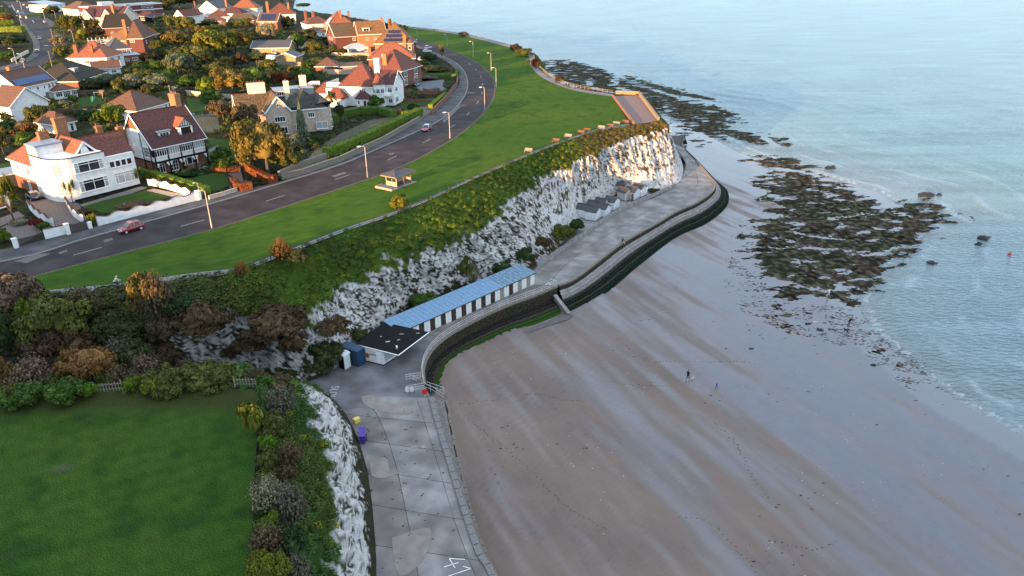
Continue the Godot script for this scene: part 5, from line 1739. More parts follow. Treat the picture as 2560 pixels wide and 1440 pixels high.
func leaf_quad(vs: PackedVector3Array, ns: PackedVector3Array, cs: PackedColorArray, ix: PackedInt32Array, p: Vector3, n: Vector3, s: float, c: Color) -> void:
	var u := n.cross(Vector3(rng.randf_range(-1, 1), rng.randf_range(-1, 1), rng.randf_range(-1, 1))).normalized() * s
	var v := n.cross(u).normalized() * s * 0.62
	var k := vs.size()
	vs.append_array([p - u, p + v, p + u, p - v])
	ns.append_array([n, n, n, n])
	cs.append_array([c, c, c, c])
	ix.append_array([k, k + 1, k + 2, k, k + 2, k + 3])


func from_leaves(vs: PackedVector3Array, ns: PackedVector3Array, cs: PackedColorArray, ix: PackedInt32Array) -> ArrayMesh:
	var arr := []
	arr.resize(Mesh.ARRAY_MAX)
	arr[Mesh.ARRAY_VERTEX] = vs
	arr[Mesh.ARRAY_NORMAL] = ns
	arr[Mesh.ARRAY_COLOR] = cs
	arr[Mesh.ARRAY_INDEX] = ix
	var m := ArrayMesh.new()
	m.add_surface_from_arrays(Mesh.PRIMITIVE_TRIANGLES, arr)
	return m


func shade_of_leaf() -> Color:
	var b := rng.randf_range(0.36, 1.0)
	return Color(b * rng.randf_range(0.88, 1.0), b, b * rng.randf_range(0.7, 1.0))


func hedge(label: String, pts: Array, wide: float, h: float, colour: String, leaf := 0.16) -> void:
	var o := thing("hedge", label, "hedge")
	var vs := PackedVector3Array()
	var ns := PackedVector3Array()
	var cs := PackedColorArray()
	var ix := PackedInt32Array()
	var st := mb()
	for k in pts.size() - 1:
		var a: Vector2 = pts[k]
		var b: Vector2 = pts[k + 1]
		var l := a.distance_to(b)
		var d := (b - a) / l
		var n := d.orthogonal()
		box(st, v3((a + b) * 0.5, h * 0.47), Vector3(l, h * 0.94, wide * 0.88), Basis(Vector3.UP, -atan2(d.y, d.x)))
		var count := int(l * (h * 2 + wide) * 0.9 / (leaf * leaf) * 0.35)
		for j in mini(count, 9000):
			var t := rng.randf() * l
			var q := rng.randf() * (h * 2 + wide)
			var bump := nz.get_noise_2d(a.x + d.x * t * 0.5 + q * 0.2, a.y + d.y * t * 0.5) * 0.22
			var p: Vector3
			var nn: Vector3
			if q < h:
				p = v3(a + d * t + n * (wide * 0.5 + bump), q)
				nn = v3(n)
			elif q < h + wide:
				p = v3(a + d * t + n * (wide * 0.5 - (q - h)), h + bump)
				nn = Vector3.UP
			else:
				p = v3(a + d * t - n * (wide * 0.5 + bump), q - h - wide)
				nn = v3(-n)
			nn = (nn + Vector3(rng.randf_range(-0.7, 0.7), rng.randf_range(-0.4, 0.7), rng.randf_range(-0.7, 0.7))).normalized()
			leaf_quad(vs, ns, cs, ix, p, nn, leaf * rng.randf_range(0.7, 1.3), shade_of_leaf())
	part("core", done(st), leaf_mat(colour, false), o)
	part("foliage", from_leaves(vs, ns, cs, ix), leaf_mat(colour), o)


func leaf_mat(colour: String, vertex := true) -> StandardMaterial3D:
	var key := "leaf_%s_%s" % [colour, vertex]
	if not M.has(key):
		var c: Color = LEAF[colour]
		var m := mat(minf(c.r * 1.3, 1), minf(c.g * 1.3, 1), minf(c.b * 1.3, 1), 0.8, "", 1.0, 0.0, 0.25)
		m.vertex_color_use_as_albedo = vertex
		M[key] = m
	return M[key]


const LEAF := {
	"green": Color(0.055, 0.101, 0.018), "dark": Color(0.03, 0.057, 0.018), "olive": Color(0.09, 0.094, 0.024), "yellow": Color(0.125, 0.125, 0.016), "lime": Color(0.085, 0.125, 0.014),
	"gold": Color(0.125, 0.095, 0.026), "orange": Color(0.17, 0.085, 0.03), "rust": Color(0.078, 0.05, 0.026), "brown": Color(0.098, 0.069, 0.041), "maroon": Color(0.062, 0.04, 0.026),
	"grey": Color(0.11, 0.094, 0.077), "pale": Color(0.20, 0.175, 0.12), "pink": Color(0.155, 0.10, 0.075), "silver": Color(0.11, 0.13, 0.085), "deep": Color(0.048, 0.056, 0.022), "red": Color(0.13, 0.02, 0.02),
	"copper": Color(0.11, 0.038, 0.016), "bright": Color(0.075, 0.15, 0.012)}


func gardens() -> void:
	# the white house and its neighbours
	wavy_wall("long white wavy topped wall along the pavement before the white house", pl([-71.68, -118.07, -69.41, -121.09, -64.75, -126.64, -61.25, -130.74, -59.85, -132.4]), 1.35, 0.5, 0.0)
	wavy_wall("white wavy wall between the front lawn and the brick drive", pl([-83.86, -130.23, -79.01, -123.72, -74.52, -119.37]), 1.25, 0.5, 1.0)
	wavy_wall("short white wavy wall beside the cordyline tree and left drive", pl([-89.58, -128.06, -85.37, -123.47, -81.15, -119.55, -79.16, -118.28]), 1.2, 0.5, 0.0)
	wavy_wall("white wavy wall between the white house garden and the clipped hedge", pl([-74.15, -142.82, -70.02, -140.48, -65.41, -137.13, -62.13, -134.46]), 1.2, 0.45, 2.0)
	garden_wall("white_wall", "short white roadside wall between the two iron gates", pl([-77.28, -112.07, -74.97, -114.25]), 1.7, 0.3, "white", "tile_plum")
	for q in [[Vector2(-79.63, -108.03), 1.6, "white gate pillar left of the brown iron gate"], [Vector2(-74.59, -114.05), 1.9, "tall white gate pillar at the right end of the short roadside wall"], [Vector2(-72.45, -116.89), 1.1, "white pillar with yellow shrub beside the drive gate"], [Vector2(-59.61, -132.39), 1.7, "white gate pillar at the far end of the long wavy wall"]]:
		var g := thing("gate_pillar", q[2], "pillar", v3(q[0]), 0.9)
		part("shaft", box_mesh(Vector3(0.6, q[1], 0.6)), M["white"], g, Vector3(0, q[1] * 0.5, 0))
		part("cap", box_mesh(Vector3(0.74, 0.12, 0.74)), M["white"], g, Vector3(0, q[1] + 0.06, 0))
	gate("brown barred iron double gate across the left hand drive", Vector2(-79.41, -108.72), Vector2(-77.37, -111.89), 1.3, 26)
	gate("tall iron double gate across the white house drive", Vector2(-74.43, -114.23), Vector2(-72.62, -116.7), 1.7, 22)
	gate("dark solid side gate at the end of the long wavy wall", Vector2(-60.48, -131.69), Vector2(-59.92, -132.4), 1.5, 8)
	hedge("clipped bright green hedge between the white house and the timbered house", pl([-79.11, -149.99, -75.29, -147.76, -69.82, -143.8, -64.49, -139.76, -59.41, -135.91]), 1.6, 1.5, "lime")
	garden_wall("flint_wall", "low flint wall before the timbered house garden", pl([-57.75, -132.34, -55.87, -134.77, -54.24, -137.3]), 0.9, 0.4, "stone")
	hedge("russet beech hedge on the left of the timbered house garden entrance", pl([-56.51, -142.24, -53.78, -137.81, -51.56, -138.8]), 1.3, 1.7, "copper")
	hedge("russet beech hedge running back from the road beside the tall oak", pl([-58.52, -154.93, -54.02, -148.53, -48.85, -142.55, -48.44, -143.95]), 1.2, 1.7, "copper")
	hedge("low orange topped hedge in front of the timbered house porch", pl([-64.86, -152.6, -60.9, -151.21, -58.71, -152.39]), 1.2, 1.1, "copper")
	garden_wall("rubble_wall", "long pale flint retaining wall beside the pavement below the hedge", pl([-47.69, -145.65, -44.07, -149.4, -38.49, -159.2, -31.56, -178.21, -25.45, -201.85]), 1.2, 0.5, "rubble", "rubble")
	garden_wall("rubble_wall", "sloping pale flint wall topping the verge under the oak", pl([-48.36, -146.55, -45.38, -154.47, -42.07, -161.06]), 1.6, 0.6, "rubble")
	hedge("long clipped green hedge above the flint wall along the road", pl([-42.72, -163.91, -40.24, -167.48, -37.12, -175.96, -33.08, -187.93, -29.37, -199.43, -26.14, -210.05]), 2.4, 2.2, "lime")
	hedge("rounded clipped hedge below the white turret house", pl([-49.23, -201.88, -47.88, -208.82, -44.09, -213.18, -38.18, -212.9, -33.39, -208.15]), 2.6, 2.0, "green")
	hedge("thin clipped hedge joining the turret house lawn and the road hedge", pl([-36.9, -212.26, -30.8, -210.27, -26.98, -212.37]), 1.4, 1.2, "lime")
	hedge("clipped hedge on the brick wall beside the road bend", pl([-23.93, -218.12, -22.54, -228.14, -20.91, -239.04]), 1.6, 1.6, "lime")
	garden_wall("brick_wall", "red brick wall along the pavement by the turret house lawn", pl([-22.88, -209.9, -20.77, -229.38, -19.84, -240.42]), 1.3, 0.35, "brick", "brick_dark")
	garden_wall("brick_wall", "red brick wall curving along the pavement by the gravel drive", pl([-19.95, -241.88, -18.69, -258.98, -19.28, -274.83]), 1.3, 0.35, "brick", "brick_dark")
	garden_wall("brick_wall", "long low brick wall between the gravel drive and the turret house lawn", pl([-39.06, -247.39, -31.26, -243.96, -21.92, -243.46]), 1.1, 0.3, "brick", "brick_dark")
	garden_wall("brick_wall", "low brick wall edging the bed above the turret house lawn", pl([-37.16, -234.27, -29.76, -231.17, -25.32, -230.94]), 0.6, 0.3, "brick", "brick_dark")
	garden_wall("brick_wall", "brick wall below the parked silver and white cars", pl([-38.08, -302.36, -29.92, -301.83, -23.1, -297.03]), 1.2, 0.3, "brick", "brick_dark")
	hedge("square clipped hedge round the small lawn by the bend", pl([-32.89, -281.35, -26.32, -279.02, -20.34, -279.62, -20.58, -292.64]), 1.3, 1.3, "green")
	hedge("tall dark hedge beside the square lawn near the bend", pl([-37.87, -309.12, -32.81, -306.5]), 2.0, 2.0, "dark")
	garden_wall("stone_wall", "old stone garden wall across the lawns behind the stone house", pl([-116.56, -254.72, -108.02, -246.58, -95.59, -240.1, -87.29, -236.86]), 1.6, 0.4, "stone")
	garden_wall("board_fence", "grey board fence below the buff garage and slate bungalow", pl([-107.73, -317.34, -96.65, -314.22, -86.93, -312.4]), 1.8, 0.12, "fence_wood", "", "fence")
	garden_wall("board_fence", "pale wall below the pyramid roofed garage", pl([-73.01, -290.79, -64.56, -289.24, -54.26, -292.69]), 1.8, 0.15, "stone", "", "fence")
	garden_wall("board_fence", "brown board fence with pale posts by the lawn with the slide", pl([-135.64, -216.33, -131.14, -217.88, -125.59, -216.44]), 1.5, 0.1, "wood", "", "fence")
	garden_wall("board_fence", "dark board fence behind the lawn with the slide", pl([-146.01, -248.61, -141.96, -249.9, -137.49, -249.66]), 1.5, 0.1, "wood", "", "fence")
	garden_wall("board_fence", "brown fence beside the navy car drive", pl([-103.35, -150.21, -96.86, -143.56, -91.88, -138.5]), 1.8, 0.1, "wood", "", "fence")
	garden_wall("stone_wall", "pale garden wall below the white conservatory", pl([-81.71, -345.33, -71.82, -341.81, -63.08, -343.96]), 1.6, 0.3, "stone")
	for q in [["tall clipped hedge at the left edge beside the side road", pl([-393.37, -588.9, -385.97, -591.74]), 5, 4, "green"], ["wide clipped hedge below the orange lit tree at the left edge", pl([-356.17, -531.27, -346.9, -536.43]), 6, 3, "lime"], ["flat topped hedge across the left edge above dark shrubs", pl([-321.93, -478.23, -303.29, -476.44]), 4, 3.5, "lime"], ["clipped hedge block at the far left corner of the side road", pl([-419.07, -631.24, -413.78, -634.81]), 5, 3.5, "dark"]]:
		hedge(q[0], q[1], q[2], q[3], q[4], 0.4)
	garden_wall("buff_wall", "yellowish boundary wall beside the side road pavement", pl([-222.42, -335.14, -229.66, -353.33, -235.13, -368.59]), 1.4, 0.3, "cream")
	garden_wall("white_wall", "white wall on the right of the side road junction", pl([-416.55, -680.54, -389.96, -644.79]), 2.0, 0.4, "white")
	# fence along the coast path and terrace walls
	garden_wall("terrace_wall", "pale stone wall along the sea edge of the terrace", pl([34.77, -241.16, 41.96, -239.31, 41.36, -217.37, 40.74, -198.87]), 1.0, 0.5, "terrace_stone", "terrace_stone")
	garden_wall("terrace_wall", "low red brick kerb wall between the lawn and the terrace", pl([33.07, -236.19, 33.19, -215.36, 33.32, -195.13]), 0.55, 0.5, "brick", "brick_orange")
	fence_run("rustic fence along the cliff path beyond the terrace", smooth(pl([33.56, -241.96, 22.74, -254.18, 17.39, -268.09, 13.53, -288.4, 10.95, -312.86, 10.75, -338.53]), 3.0), 1.1, 2.0, "fence_wood")
	fence_run("post and rail fence at the top of the main cliff", smooth(pl([-40.59, -97.08, -37.6, -100.76, -27.63, -114.49, -22.47, -120.38, -16.35, -129.14, -6.46, -146.02, 4.91, -163.57, 14.21, -176.79]), 3.0), 1.0, 3.0, "fence_dark")
	picket("pale picket fence at the far edge of the field by the yellow shrubs", Vector2(-44.88, -65.52), Vector2(-40.61, -66.23))
	picket("pale picket fence and gate at the corner of the field", Vector2(-30.16, -66.44), Vector2(-27.91, -66.48))
	tag(part("playground_slide", slide_mesh(), M["slide"], self, v3(Vector2(-134.68, -236.53)), 0.4), "small green slide on the lawn behind the board fence", "slide")
	var sw := thing("swing_frame", "metal swing frame beside the green slide", "swing", v3(Vector2(-135.54, -242.19)), 0.3)
	for x in [-1.2, 1.2]:
		for s in [-1, 1]:
			var st := mb()
			tube(st, Vector3(x, 2.0, 0), Vector3(x, 0, s * 0.8), 0.05, 0.05, 5)
			part("leg", done(st), M["metal"], sw)
	var bar := mb()
	tube(bar, Vector3(-1.3, 2.0, 0), Vector3(1.3, 2.0, 0), 0.05, 0.05, 5)
	part("top_bar", done(bar), M["metal"], sw)
	scaffold()


func slide_mesh() -> ArrayMesh:
	var st := mb()
	face_plate(st, [Vector3(-0.3, 0.2, 1.5), Vector3(-0.3, 1.4, -0.6), Vector3(0.3, 1.4, -0.6), Vector3(0.3, 0.2, 1.5)], 0.08)
	box(st, Vector3(0, 1.4, -0.9), Vector3(0.6, 0.08, 0.6))
	for x in [-0.28, 0.28]:
		box(st, Vector3(x, 0.7, -1.1), Vector3(0.07, 1.4, 0.07))
		box(st, Vector3(x * 1.1, 0.9, 0.4), Vector3(0.05, 0.2, 2.2), Basis(Vector3.RIGHT, 0.52))
	return done(st)


func scaffold() -> void:
	var a := Vector2(-195.05, -351.2)
	var b := Vector2(-186.87, -357.09)
	var o := frame("scaffolding", "timber and pole scaffolding beside the purple roofed house", "scaffolding", a, b)
	var w := a.distance_to(b)
	for k in 7:
		for z in [0.0, -1.4]:
			var st := mb()
			tube(st, Vector3(w * k / 6, 0, z), Vector3(w * k / 6, 8.2, z), 0.09, 0.09, 5)
			part("pole", done(st), M["metal"], o)
	for y in [4.6, 6.2]:
		var st := mb()
		box(st, Vector3(w * 0.5, y, -0.7), Vector3(w + 0.6, 0.12, 1.5))
		box(st, Vector3(w * 0.5, y + 0.9, 0.1), Vector3(w + 0.6, 0.25, 0.08))
		part("deck", done(st), M["cream"], o)


func gate(label: String, a: Vector2, b: Vector2, h: float, n: int) -> void:
	var o := frame("iron_gate", label, "gate", a, b)
	var w := a.distance_to(b)
	for k in n + 1:
		var top := h * (0.86 + 0.14 * absf(2.0 * k / n - 1.0))
		part("bar", box_mesh(Vector3(0.08, top, 0.08)), M["iron"], o, Vector3(w * k / n, top * 0.5 + 0.1, 0))
	for y in [0.25, h * 0.8]:
		part("rail", box_mesh(Vector3(snappedf(w, 0.1), 0.07, 0.06)), M["iron"], o, Vector3(w * 0.5, y, 0))


func fence_run(label: String, line: Array, h: float, each: float, kind: String) -> void:
	var o := thing("fence", label, "fence")
	var n := int(length_of(line) / each)
	var p := along(line, n)
	for k in n + 1:
		part("post", box_mesh(Vector3(0.12, h, 0.12)), M[kind], o, v3(p[k], h * 0.5))
	for y in [h * 0.45, h * 0.88]:
		var st := mb()
		for k in n:
			tube(st, v3(p[k], y), v3(p[k + 1], y), 0.05, 0.05, 4)
		part("rail", done(st), M[kind], o)


func picket(label: String, a: Vector2, b: Vector2) -> void:
	var o := frame("picket_fence", label, "fence", a, b)
	var w := a.distance_to(b)
	var n := int(w / 0.3)
	for k in n + 1:
		var tall := 1.35 if k % 9 == 0 else 1.05
		part("post" if k % 9 == 0 else "picket", box_mesh(Vector3(0.13 if k % 9 == 0 else 0.07, tall, 0.05)), M["fence_wood"], o, Vector3(w * k / n, tall * 0.5, 0.0))
	for y in [0.3, 0.85]:
		part("rail", box_mesh(Vector3(snappedf(w, 0.1), 0.07, 0.04)), M["fence_wood"], o, Vector3(w * 0.5, y, -0.05))


# unseen houses added to the west to block the low sun from field and shore
func shade_row() -> void:
	var k := 0
	for q in [[-168, -46], [-146, -28], [-124, -9], [-101, 10], [-78, 29], [-56, 48], [-34, 67], [-12, 86]]:
		var o := house("unseen_shade_house", "unseen brick terrace house added west of the field to block the low sun", Vector2(q[0], q[1]), Vector2(q[0] + 21.5, q[1] + 18.6), 11.0, 9.0, "gx", 5.2, "brick", "tile_brown", [["f", 0.25, 0.9, 1.6, 1.3], ["f", 0.75, 0.9, 1.6, 1.3], ["f", 0.25, 4.0, 1.5, 1.3], ["f", 0.75, 4.0, 1.5, 1.3]])
		o.set_meta("group", "added shading houses out of view")
		k += 1



# ---------------------------------------------------------------- things on the promenade
func railing(label: String, pts: Array, rails: int, h: float, each: float) -> void:
	var o := thing("railing", label, "railing")
	var n := maxi(1, int(round(length_of(pts) / each)))
	var p := along(pts, n)
	for k in n + 1:
		var st := mb()
		tube(st, p[k], p[k] + Vector3(0, h, 0), 0.045, 0.045, 6)
		part("post", done(st), M["rail"], o)
	var fine := along(pts, n * 3)
	for j in rails:
		var y := h * (j + 1.0) / rails - 0.03
		var st := mb()
		for k in fine.size() - 1:
			tube(st, fine[k] + Vector3(0, y, 0), fine[k + 1] + Vector3(0, y, 0), 0.035, 0.035, 5)
		part("rail", done(st), M["rail"], o)


func sign_text(text: String, size: float, m: Material, parent: Node3D, at: Vector3, turn: float, called := "lettering") -> void:
	var t := TextMesh.new()
	var f := SystemFont.new()
	f.font_names = PackedStringArray(["Droid Sans"])
	t.font = f
	t.text = text
	t.font_size = 64
	t.pixel_size = size / 64.0
	t.depth = 0.02
	var o := part(called, t, m, parent, at, turn)
	o.name = called


func promenade_things() -> void:
	M["rail"] = mat(0.46, 0.46, 0.46, 0.6)
	M["panel"] = mat(0.84, 0.83, 0.79, 0.7, "soft", 2.0)
	M["door_dark"] = mat(0.03, 0.018, 0.014, 0.7)
	M["door_grey"] = mat(0.25, 0.235, 0.215, 0.8)
	M["roof_blue"] = mat(0.17, 0.29, 0.42, 0.9, "soft", 3.0)
	M["roof_pale_blue"] = mat(0.18, 0.29, 0.38, 0.85, "strong", 5.0)
	M["container"] = mat(0.018, 0.06, 0.13, 0.55, "soft", 2.0)
	M["purple"] = mat(0.06, 0.025, 0.27, 0.5)
	M["yellow"] = mat(0.65, 0.5, 0.12, 0.6)
	M["red"] = mat(0.55, 0.025, 0.02, 0.5)
	M["orange"] = mat(0.55, 0.17, 0.015, 0.6)
	M["navy_print"] = mat(0.02, 0.04, 0.12, 0.6)
	M["hut_white"] = mat(0.66, 0.68, 0.69, 0.75, "soft", 2.0)
	M["hut_grey"] = mat(0.46, 0.44, 0.41, 0.8, "soft", 2.0)
	M["shutter"] = mat(0.36, 0.40, 0.39, 0.5)
	# row of beach chalets
	var a: Vector2 = Vector2(-17.64, -99.28)
	var b: Vector2 = Vector2(4.17, -121.58)
	var d := b - a
	var o := thing("chalet_row", "long row of white beach chalets with dark doors and blue sloping roof", "beach chalets", v3(a, -13.5), atan2(-d.y, d.x))
	var w := a.distance_to(b)
	var st := mb()
	box(st, Vector3(w * 0.5, 1.15, -1.9), Vector3(w, 2.3, 3.8))
	box(st, Vector3(w * 0.5, 2.45, -3.2), Vector3(w, 0.6, 1.2))
	part("wall", done(st), M["panel"], o)
	for k in 2:
		st = mb()
		var x0 := -0.2 if k == 0 else w * 0.735
		var x1 := w * 0.735 if k == 0 else w + 0.25
		face_plate(st, [Vector3(x0, 2.42, 0.3), Vector3(x0, 2.95, -4.1), Vector3(x1, 2.95, -4.1), Vector3(x1, 2.42, 0.3)], 0.12)
		var rf := part("roof", done(st), M["roof_blue" if k == 0 else "roof_pale_blue"], o)
		var n := int((x1 - x0) / 0.9)
		for j in n + 1:
			var x := lerpf(x0, x1, float(j) / n)
			var rb := mb()
			box(rb, Vector3(x, 2.71, -1.9), Vector3(0.03, 0.025, 4.4), Basis(Vector3.RIGHT, 0.12))
			part("seam", done(rb), M["roof_blue" if k == 0 else "roof_pale_blue"], rf)
	st = mb()
	box(st, Vector3(w * 0.5, 2.36, 0.32), Vector3(w + 0.4, 0.14, 0.06))
	part("gutter", done(st), M["slate"], o)
	var greys := [8, 10, 11]
	for k in 13:
		var x := 0.9 + (w - 1.4) * (k + 0.5) / 13.0
		var g := k - 1
		var dm := part("door", box_mesh(Vector3(1.0, 2.05, 0.1)), M["door_grey" if g in greys else "door_dark"], o, Vector3(x, 1.05, 0.02))
		part("handle", box_mesh(Vector3(0.06, 0.14, 0.08)), M["metal"], dm, Vector3(0.3, 0, 0.06))
		st = mb()
		box(st, Vector3(x + (w - 1.4) / 26.0, 1.12, 0.04), Vector3(0.04, 2.2, 0.05))
		part("batten", done(st), M["panel"], o)
	st = mb()
	box(st, Vector3(w * 0.5, 0.05, 0.35), Vector3(w, 0.1, 0.7))
	part("step", done(st), M["slab_c"], o)
	# kiosk with the black roof
	a = Vector2(-22.24, -94.34)
	b = Vector2(-19.36, -93)
	d = b - a
	o = thing("kiosk", "white cafe kiosk with wide flat black roof and round blue lettered sign", "kiosk", v3(a, -13.5), atan2(-d.y, d.x))
	w = a.distance_to(b)
	var inv := o.transform.affine_inverse()
	var corners := []
	for q in [Vector3(-23.75, -10.9, -95.05), Vector3(-20.33, -10.8, -101.79), Vector3(-12.98, -10.8, -98.44), Vector3(-16.78, -10.95, -91.78)]:
		corners.append(inv * q)
	st = mb()
	face_plate(st, corners, 0.22)
	var roof_ := part("roof", done(st), M["black"], o)
	st = mb()
	for k in [[2, 3], [3, 0]]:
		var p: Vector3 = corners[k[0]]
		var q: Vector3 = corners[k[1]]
		tube(st, p + Vector3(0, -0.08, 0), q + Vector3(0, -0.08, 0), 0.09, 0.09, 4)
	part("fascia", done(st), M["trim"], roof_)
	for k in 5:
		st = mb()
		var c: Vector3 = corners[0].lerp(corners[2], 0.35 + k * 0.1) + Vector3(rng.randf_range(-1, 1), 0.02, rng.randf_range(-1, 1))
		box(st, c, Vector3(rng.randf_range(0.2, 0.7), 0.02, rng.randf_range(0.1, 0.3)), Basis(Vector3.UP, rng.randf()))
		part("roof_patch", done(st), M["metal"], roof_)
	st = mb()
	var back: Vector3 = inv * v3(Vector2(-17, -98.25), -13.5)
	var right: Vector3 = inv * v3(Vector2(-18.09, -94.97), -13.5)
	var dl: Vector3 = (right - Vector3(w, 0, 0))
	var deep := dl.normalized() * 6.5
	slab(st, PackedVector2Array([Vector2(0, 0), Vector2(w, 0), Vector2(w + deep.x, deep.z), Vector2(deep.x, deep.z)]), 0.15, 2.45)
	part("wall", done(st), M["white"], o)
	st = mb()
	slab(st, PackedVector2Array([Vector2(-0.03, 0.05), Vector2(w + 0.03, 0.05), Vector2(w + deep.x, deep.z), Vector2(deep.x, deep.z)]), 0, 0.15)
	part("plinth", done(st), M["black"], o)
	var fr := frame_basis(Vector3(w, 0, 0), right)
	var sh := part("shutter", box_mesh(Vector3(2.3, 1.7, 0.08)), M["shutter"], o, Vector3(w, 1.35, 0) + dl.normalized() * 1.5, fr)
	for k in 8:
		part("slat", box_mesh(Vector3(2.28, 0.03, 0.1)), M["metal"], sh, Vector3(0, -0.75 + k * 0.21, 0))
	sign_text("Bayside", 0.36, M["navy_print"], o, Vector3(w * 0.44, 1.5, 0.02), 0)
	sign_text("~~~", 0.5, M["navy_print"], o, Vector3(w * 0.44, 1.95, 0.02), 0, "wave_mark")
	var disc := mb()
	tube(disc, Vector3(0.4, 1.15, -0.02), Vector3(0.4, 1.15, 0.06), 0.42, 0.42, 20)
	var ds := part("round_sign", done(disc), M["orange"], o)
	part("sign_figure", box_mesh(Vector3(0.22, 0.42, 0.04)), M["navy_print"], ds, Vector3(0.4, 1.15, 0.07))
	part("side_door", box_mesh(Vector3(0.85, 1.9, 0.05)), M["trim"], o, Vector3(w - 0.75, 1.15, 0.02))
	st = mb()
	tube(st, Vector3(0, 0, 0), Vector3(0, 0.35, 0), 0.09, 0.09, 8)
	box(st, Vector3(0, 0.4, 0.1), Vector3(0.22, 0.24, 0.42))
	tag(part("security_camera", done(st), M["white"], self, Vector3(-17.19, -10.7, -93.12), 0.4), "white camera or lamp unit on the front corner of the black kiosk roof", "camera")
	# blue container
	a = Vector2(-23.07, -92.61)
	b = Vector2(-22.18, -93.98)
	d = b - a
	o = thing("storage_container", "dark blue ribbed steel container between the portable toilet and the kiosk", "container", v3(a, -13.5), atan2(-d.y, d.x))
	w = a.distance_to(b)
	part("body", box_mesh(Vector3(snappedf(w, 0.1), 2.5, 3.6)), M["container"], o, Vector3(w * 0.5, 1.3, -1.8))
	for k in 7:
		part("rib", box_mesh(Vector3(0.09, 2.3, 0.06)), M["container"], o, Vector3(0.12 + (w - 0.24) * k / 6.0, 1.3, 0.03))
	for k in 10:
		part("rib", box_mesh(Vector3(0.06, 2.3, 0.12)), M["container"], o, Vector3(-0.03, 1.3, -0.2 - k * 0.36))
	part("lid", box_mesh(Vector3(snappedf(w + 0.1, 0.1), 0.12, 3.7)), M["container"], o, Vector3(w * 0.5, 2.6, -1.8))
	# portable toilet
	a = Vector2(-25.86, -92.55)
	b = Vector2(-24.82, -91.85)
	d = b - a
	o = thing("portable_toilet", "portable toilet with dark door, blue panel and white domed roof", "portable toilet", v3(a, -13.5), atan2(-d.y, d.x))
	part("cabin", box_mesh(Vector3(1.15, 2.3, 1.2)), M["hut_white"], o, Vector3(0.58, 1.15, -0.6))
	var dd := part("door", box_mesh(Vector3(1.05, 2.15, 0.06)), M["black"], o, Vector3(0.58, 1.1, 0.02))
	part("door_sign", box_mesh(Vector3(0.45, 0.34, 0.04)), mat(0.03, 0.22, 0.6, 0.5), dd, Vector3(0, 0.72, 0.04))
	st = mb()
	for k in 6:
		var t0 := PI * k / 6.0
		var t1 := PI * (k + 1) / 6.0
		quad(st, Vector3(0.58 - 0.66 * cos(t0), 2.28 + 0.3 * sin(t0), 0.12), Vector3(0.58 - 0.66 * cos(t0), 2.28 + 0.3 * sin(t0), -1.3), Vector3(0.58 - 0.66 * cos(t1), 2.28 + 0.3 * sin(t1), -1.3), Vector3(0.58 - 0.66 * cos(t1), 2.28 + 0.3 * sin(t1), 0.12))
		tri(st, Vector3(0.58, 2.28, 0.12), Vector3(0.58 - 0.66 * cos(t0), 2.28 + 0.3 * sin(t0), 0.12), Vector3(0.58 - 0.66 * cos(t1), 2.28 + 0.3 * sin(t1), 0.12))
	part("roof", done(st), M["white"], o)
	# bins
	for q in [[Vector2(-19.23, -75.33), "purple wheeled bin standing behind the nearer one by the bank"], [Vector2(-19, -74.33), "nearer purple wheeled bin beside the weedy bank"]]:
		o = thing("wheeled_bin", q[1], "bin", v3(q[0], -13.5), 0.1, "purple wheeled bins")
		st = mb()
		for s in 4:
			var c0 := Vector2(-1, 1) if s == 0 else Vector2(1, 1) if s == 1 else Vector2(1, -1) if s == 2 else Vector2(-1, -1)
			var c1 := Vector2(1, 1) if s == 0 else Vector2(1, -1) if s == 1 else Vector2(-1, -1) if s == 2 else Vector2(-1, 1)
			quad(st, Vector3(c1.x * 0.3, 0.08, c1.y * 0.3), Vector3(c0.x * 0.3, 0.08, c0.y * 0.3), Vector3(c0.x * 0.38, 1.2, c0.y * 0.42), Vector3(c1.x * 0.38, 1.2, c1.y * 0.42))
		part("body", done(st), M["purple"], o)
		st = mb()
		box(st, Vector3(0, 1.25, 0.02), Vector3(0.84, 0.1, 0.94), Basis(Vector3.RIGHT, 0.08))
		box(st, Vector3(0, 1.22, -0.55), Vector3(0.9, 0.08, 0.12))
		part("lid", done(st), M["purple"], o)
		for s in [-1, 1]:
			st = mb()
			tube(st, Vector3(s * 0.34, 0.13, -0.4), Vector3(s * 0.46, 0.13, -0.4), 0.13, 0.13, 10)
			part("wheel", done(st), M["tyre"], o)
	o = thing("grit_bin", "small yellow grit bin at the foot of the bank above the purple bins", "grit bin", v3(Vector2(-20.63, -78.63), -13.5), 0.7)
	part("body", box_mesh(Vector3(0.75, 0.55, 0.55)), M["yellow"], o, Vector3(0, 0.28, 0))
	part("lid", box_mesh(Vector3(0.82, 0.12, 0.62)), M["yellow"], o, Vector3(0, 0.6, 0))
	# railings
	var line := []
	for q in edge_curve():
		line.append(v3(q, -13.38))
	railing("long white three rail railing round the top of the curved sea wall", smooth(line, 0.8), 3, 1.15, 2.0)
	railing("short white railing section across the top of the beach steps", [v3(Vector2(-15.38, -88.6), -13.5), v3(Vector2(-13.35, -89.1), -13.5)], 3, 1.15, 1.2)
	railing("white railing beside the red lifebuoy at the head of the steps", [v3(Vector2(-14.87, -85.57), -13.5), v3(Vector2(-12.48, -86.34), -13.5)], 3, 1.15, 1.2)
	railing("sloping railing going down the beach steps to the sand", [v3(Vector2(-12.48, -86.34), -13.5), Vector3(-11.34, -14.8, -87.28), Vector3(-10.09, -16, -87.42)], 2, 1.1, 1.2)
	railing("upper sloping railing along the far side of the beach steps", [v3(Vector2(-14.93, -88.7), -13.5), Vector3(-12.79, -14.6, -88.67), Vector3(-10.11, -16, -89.08)], 2, 1.1, 1.2)
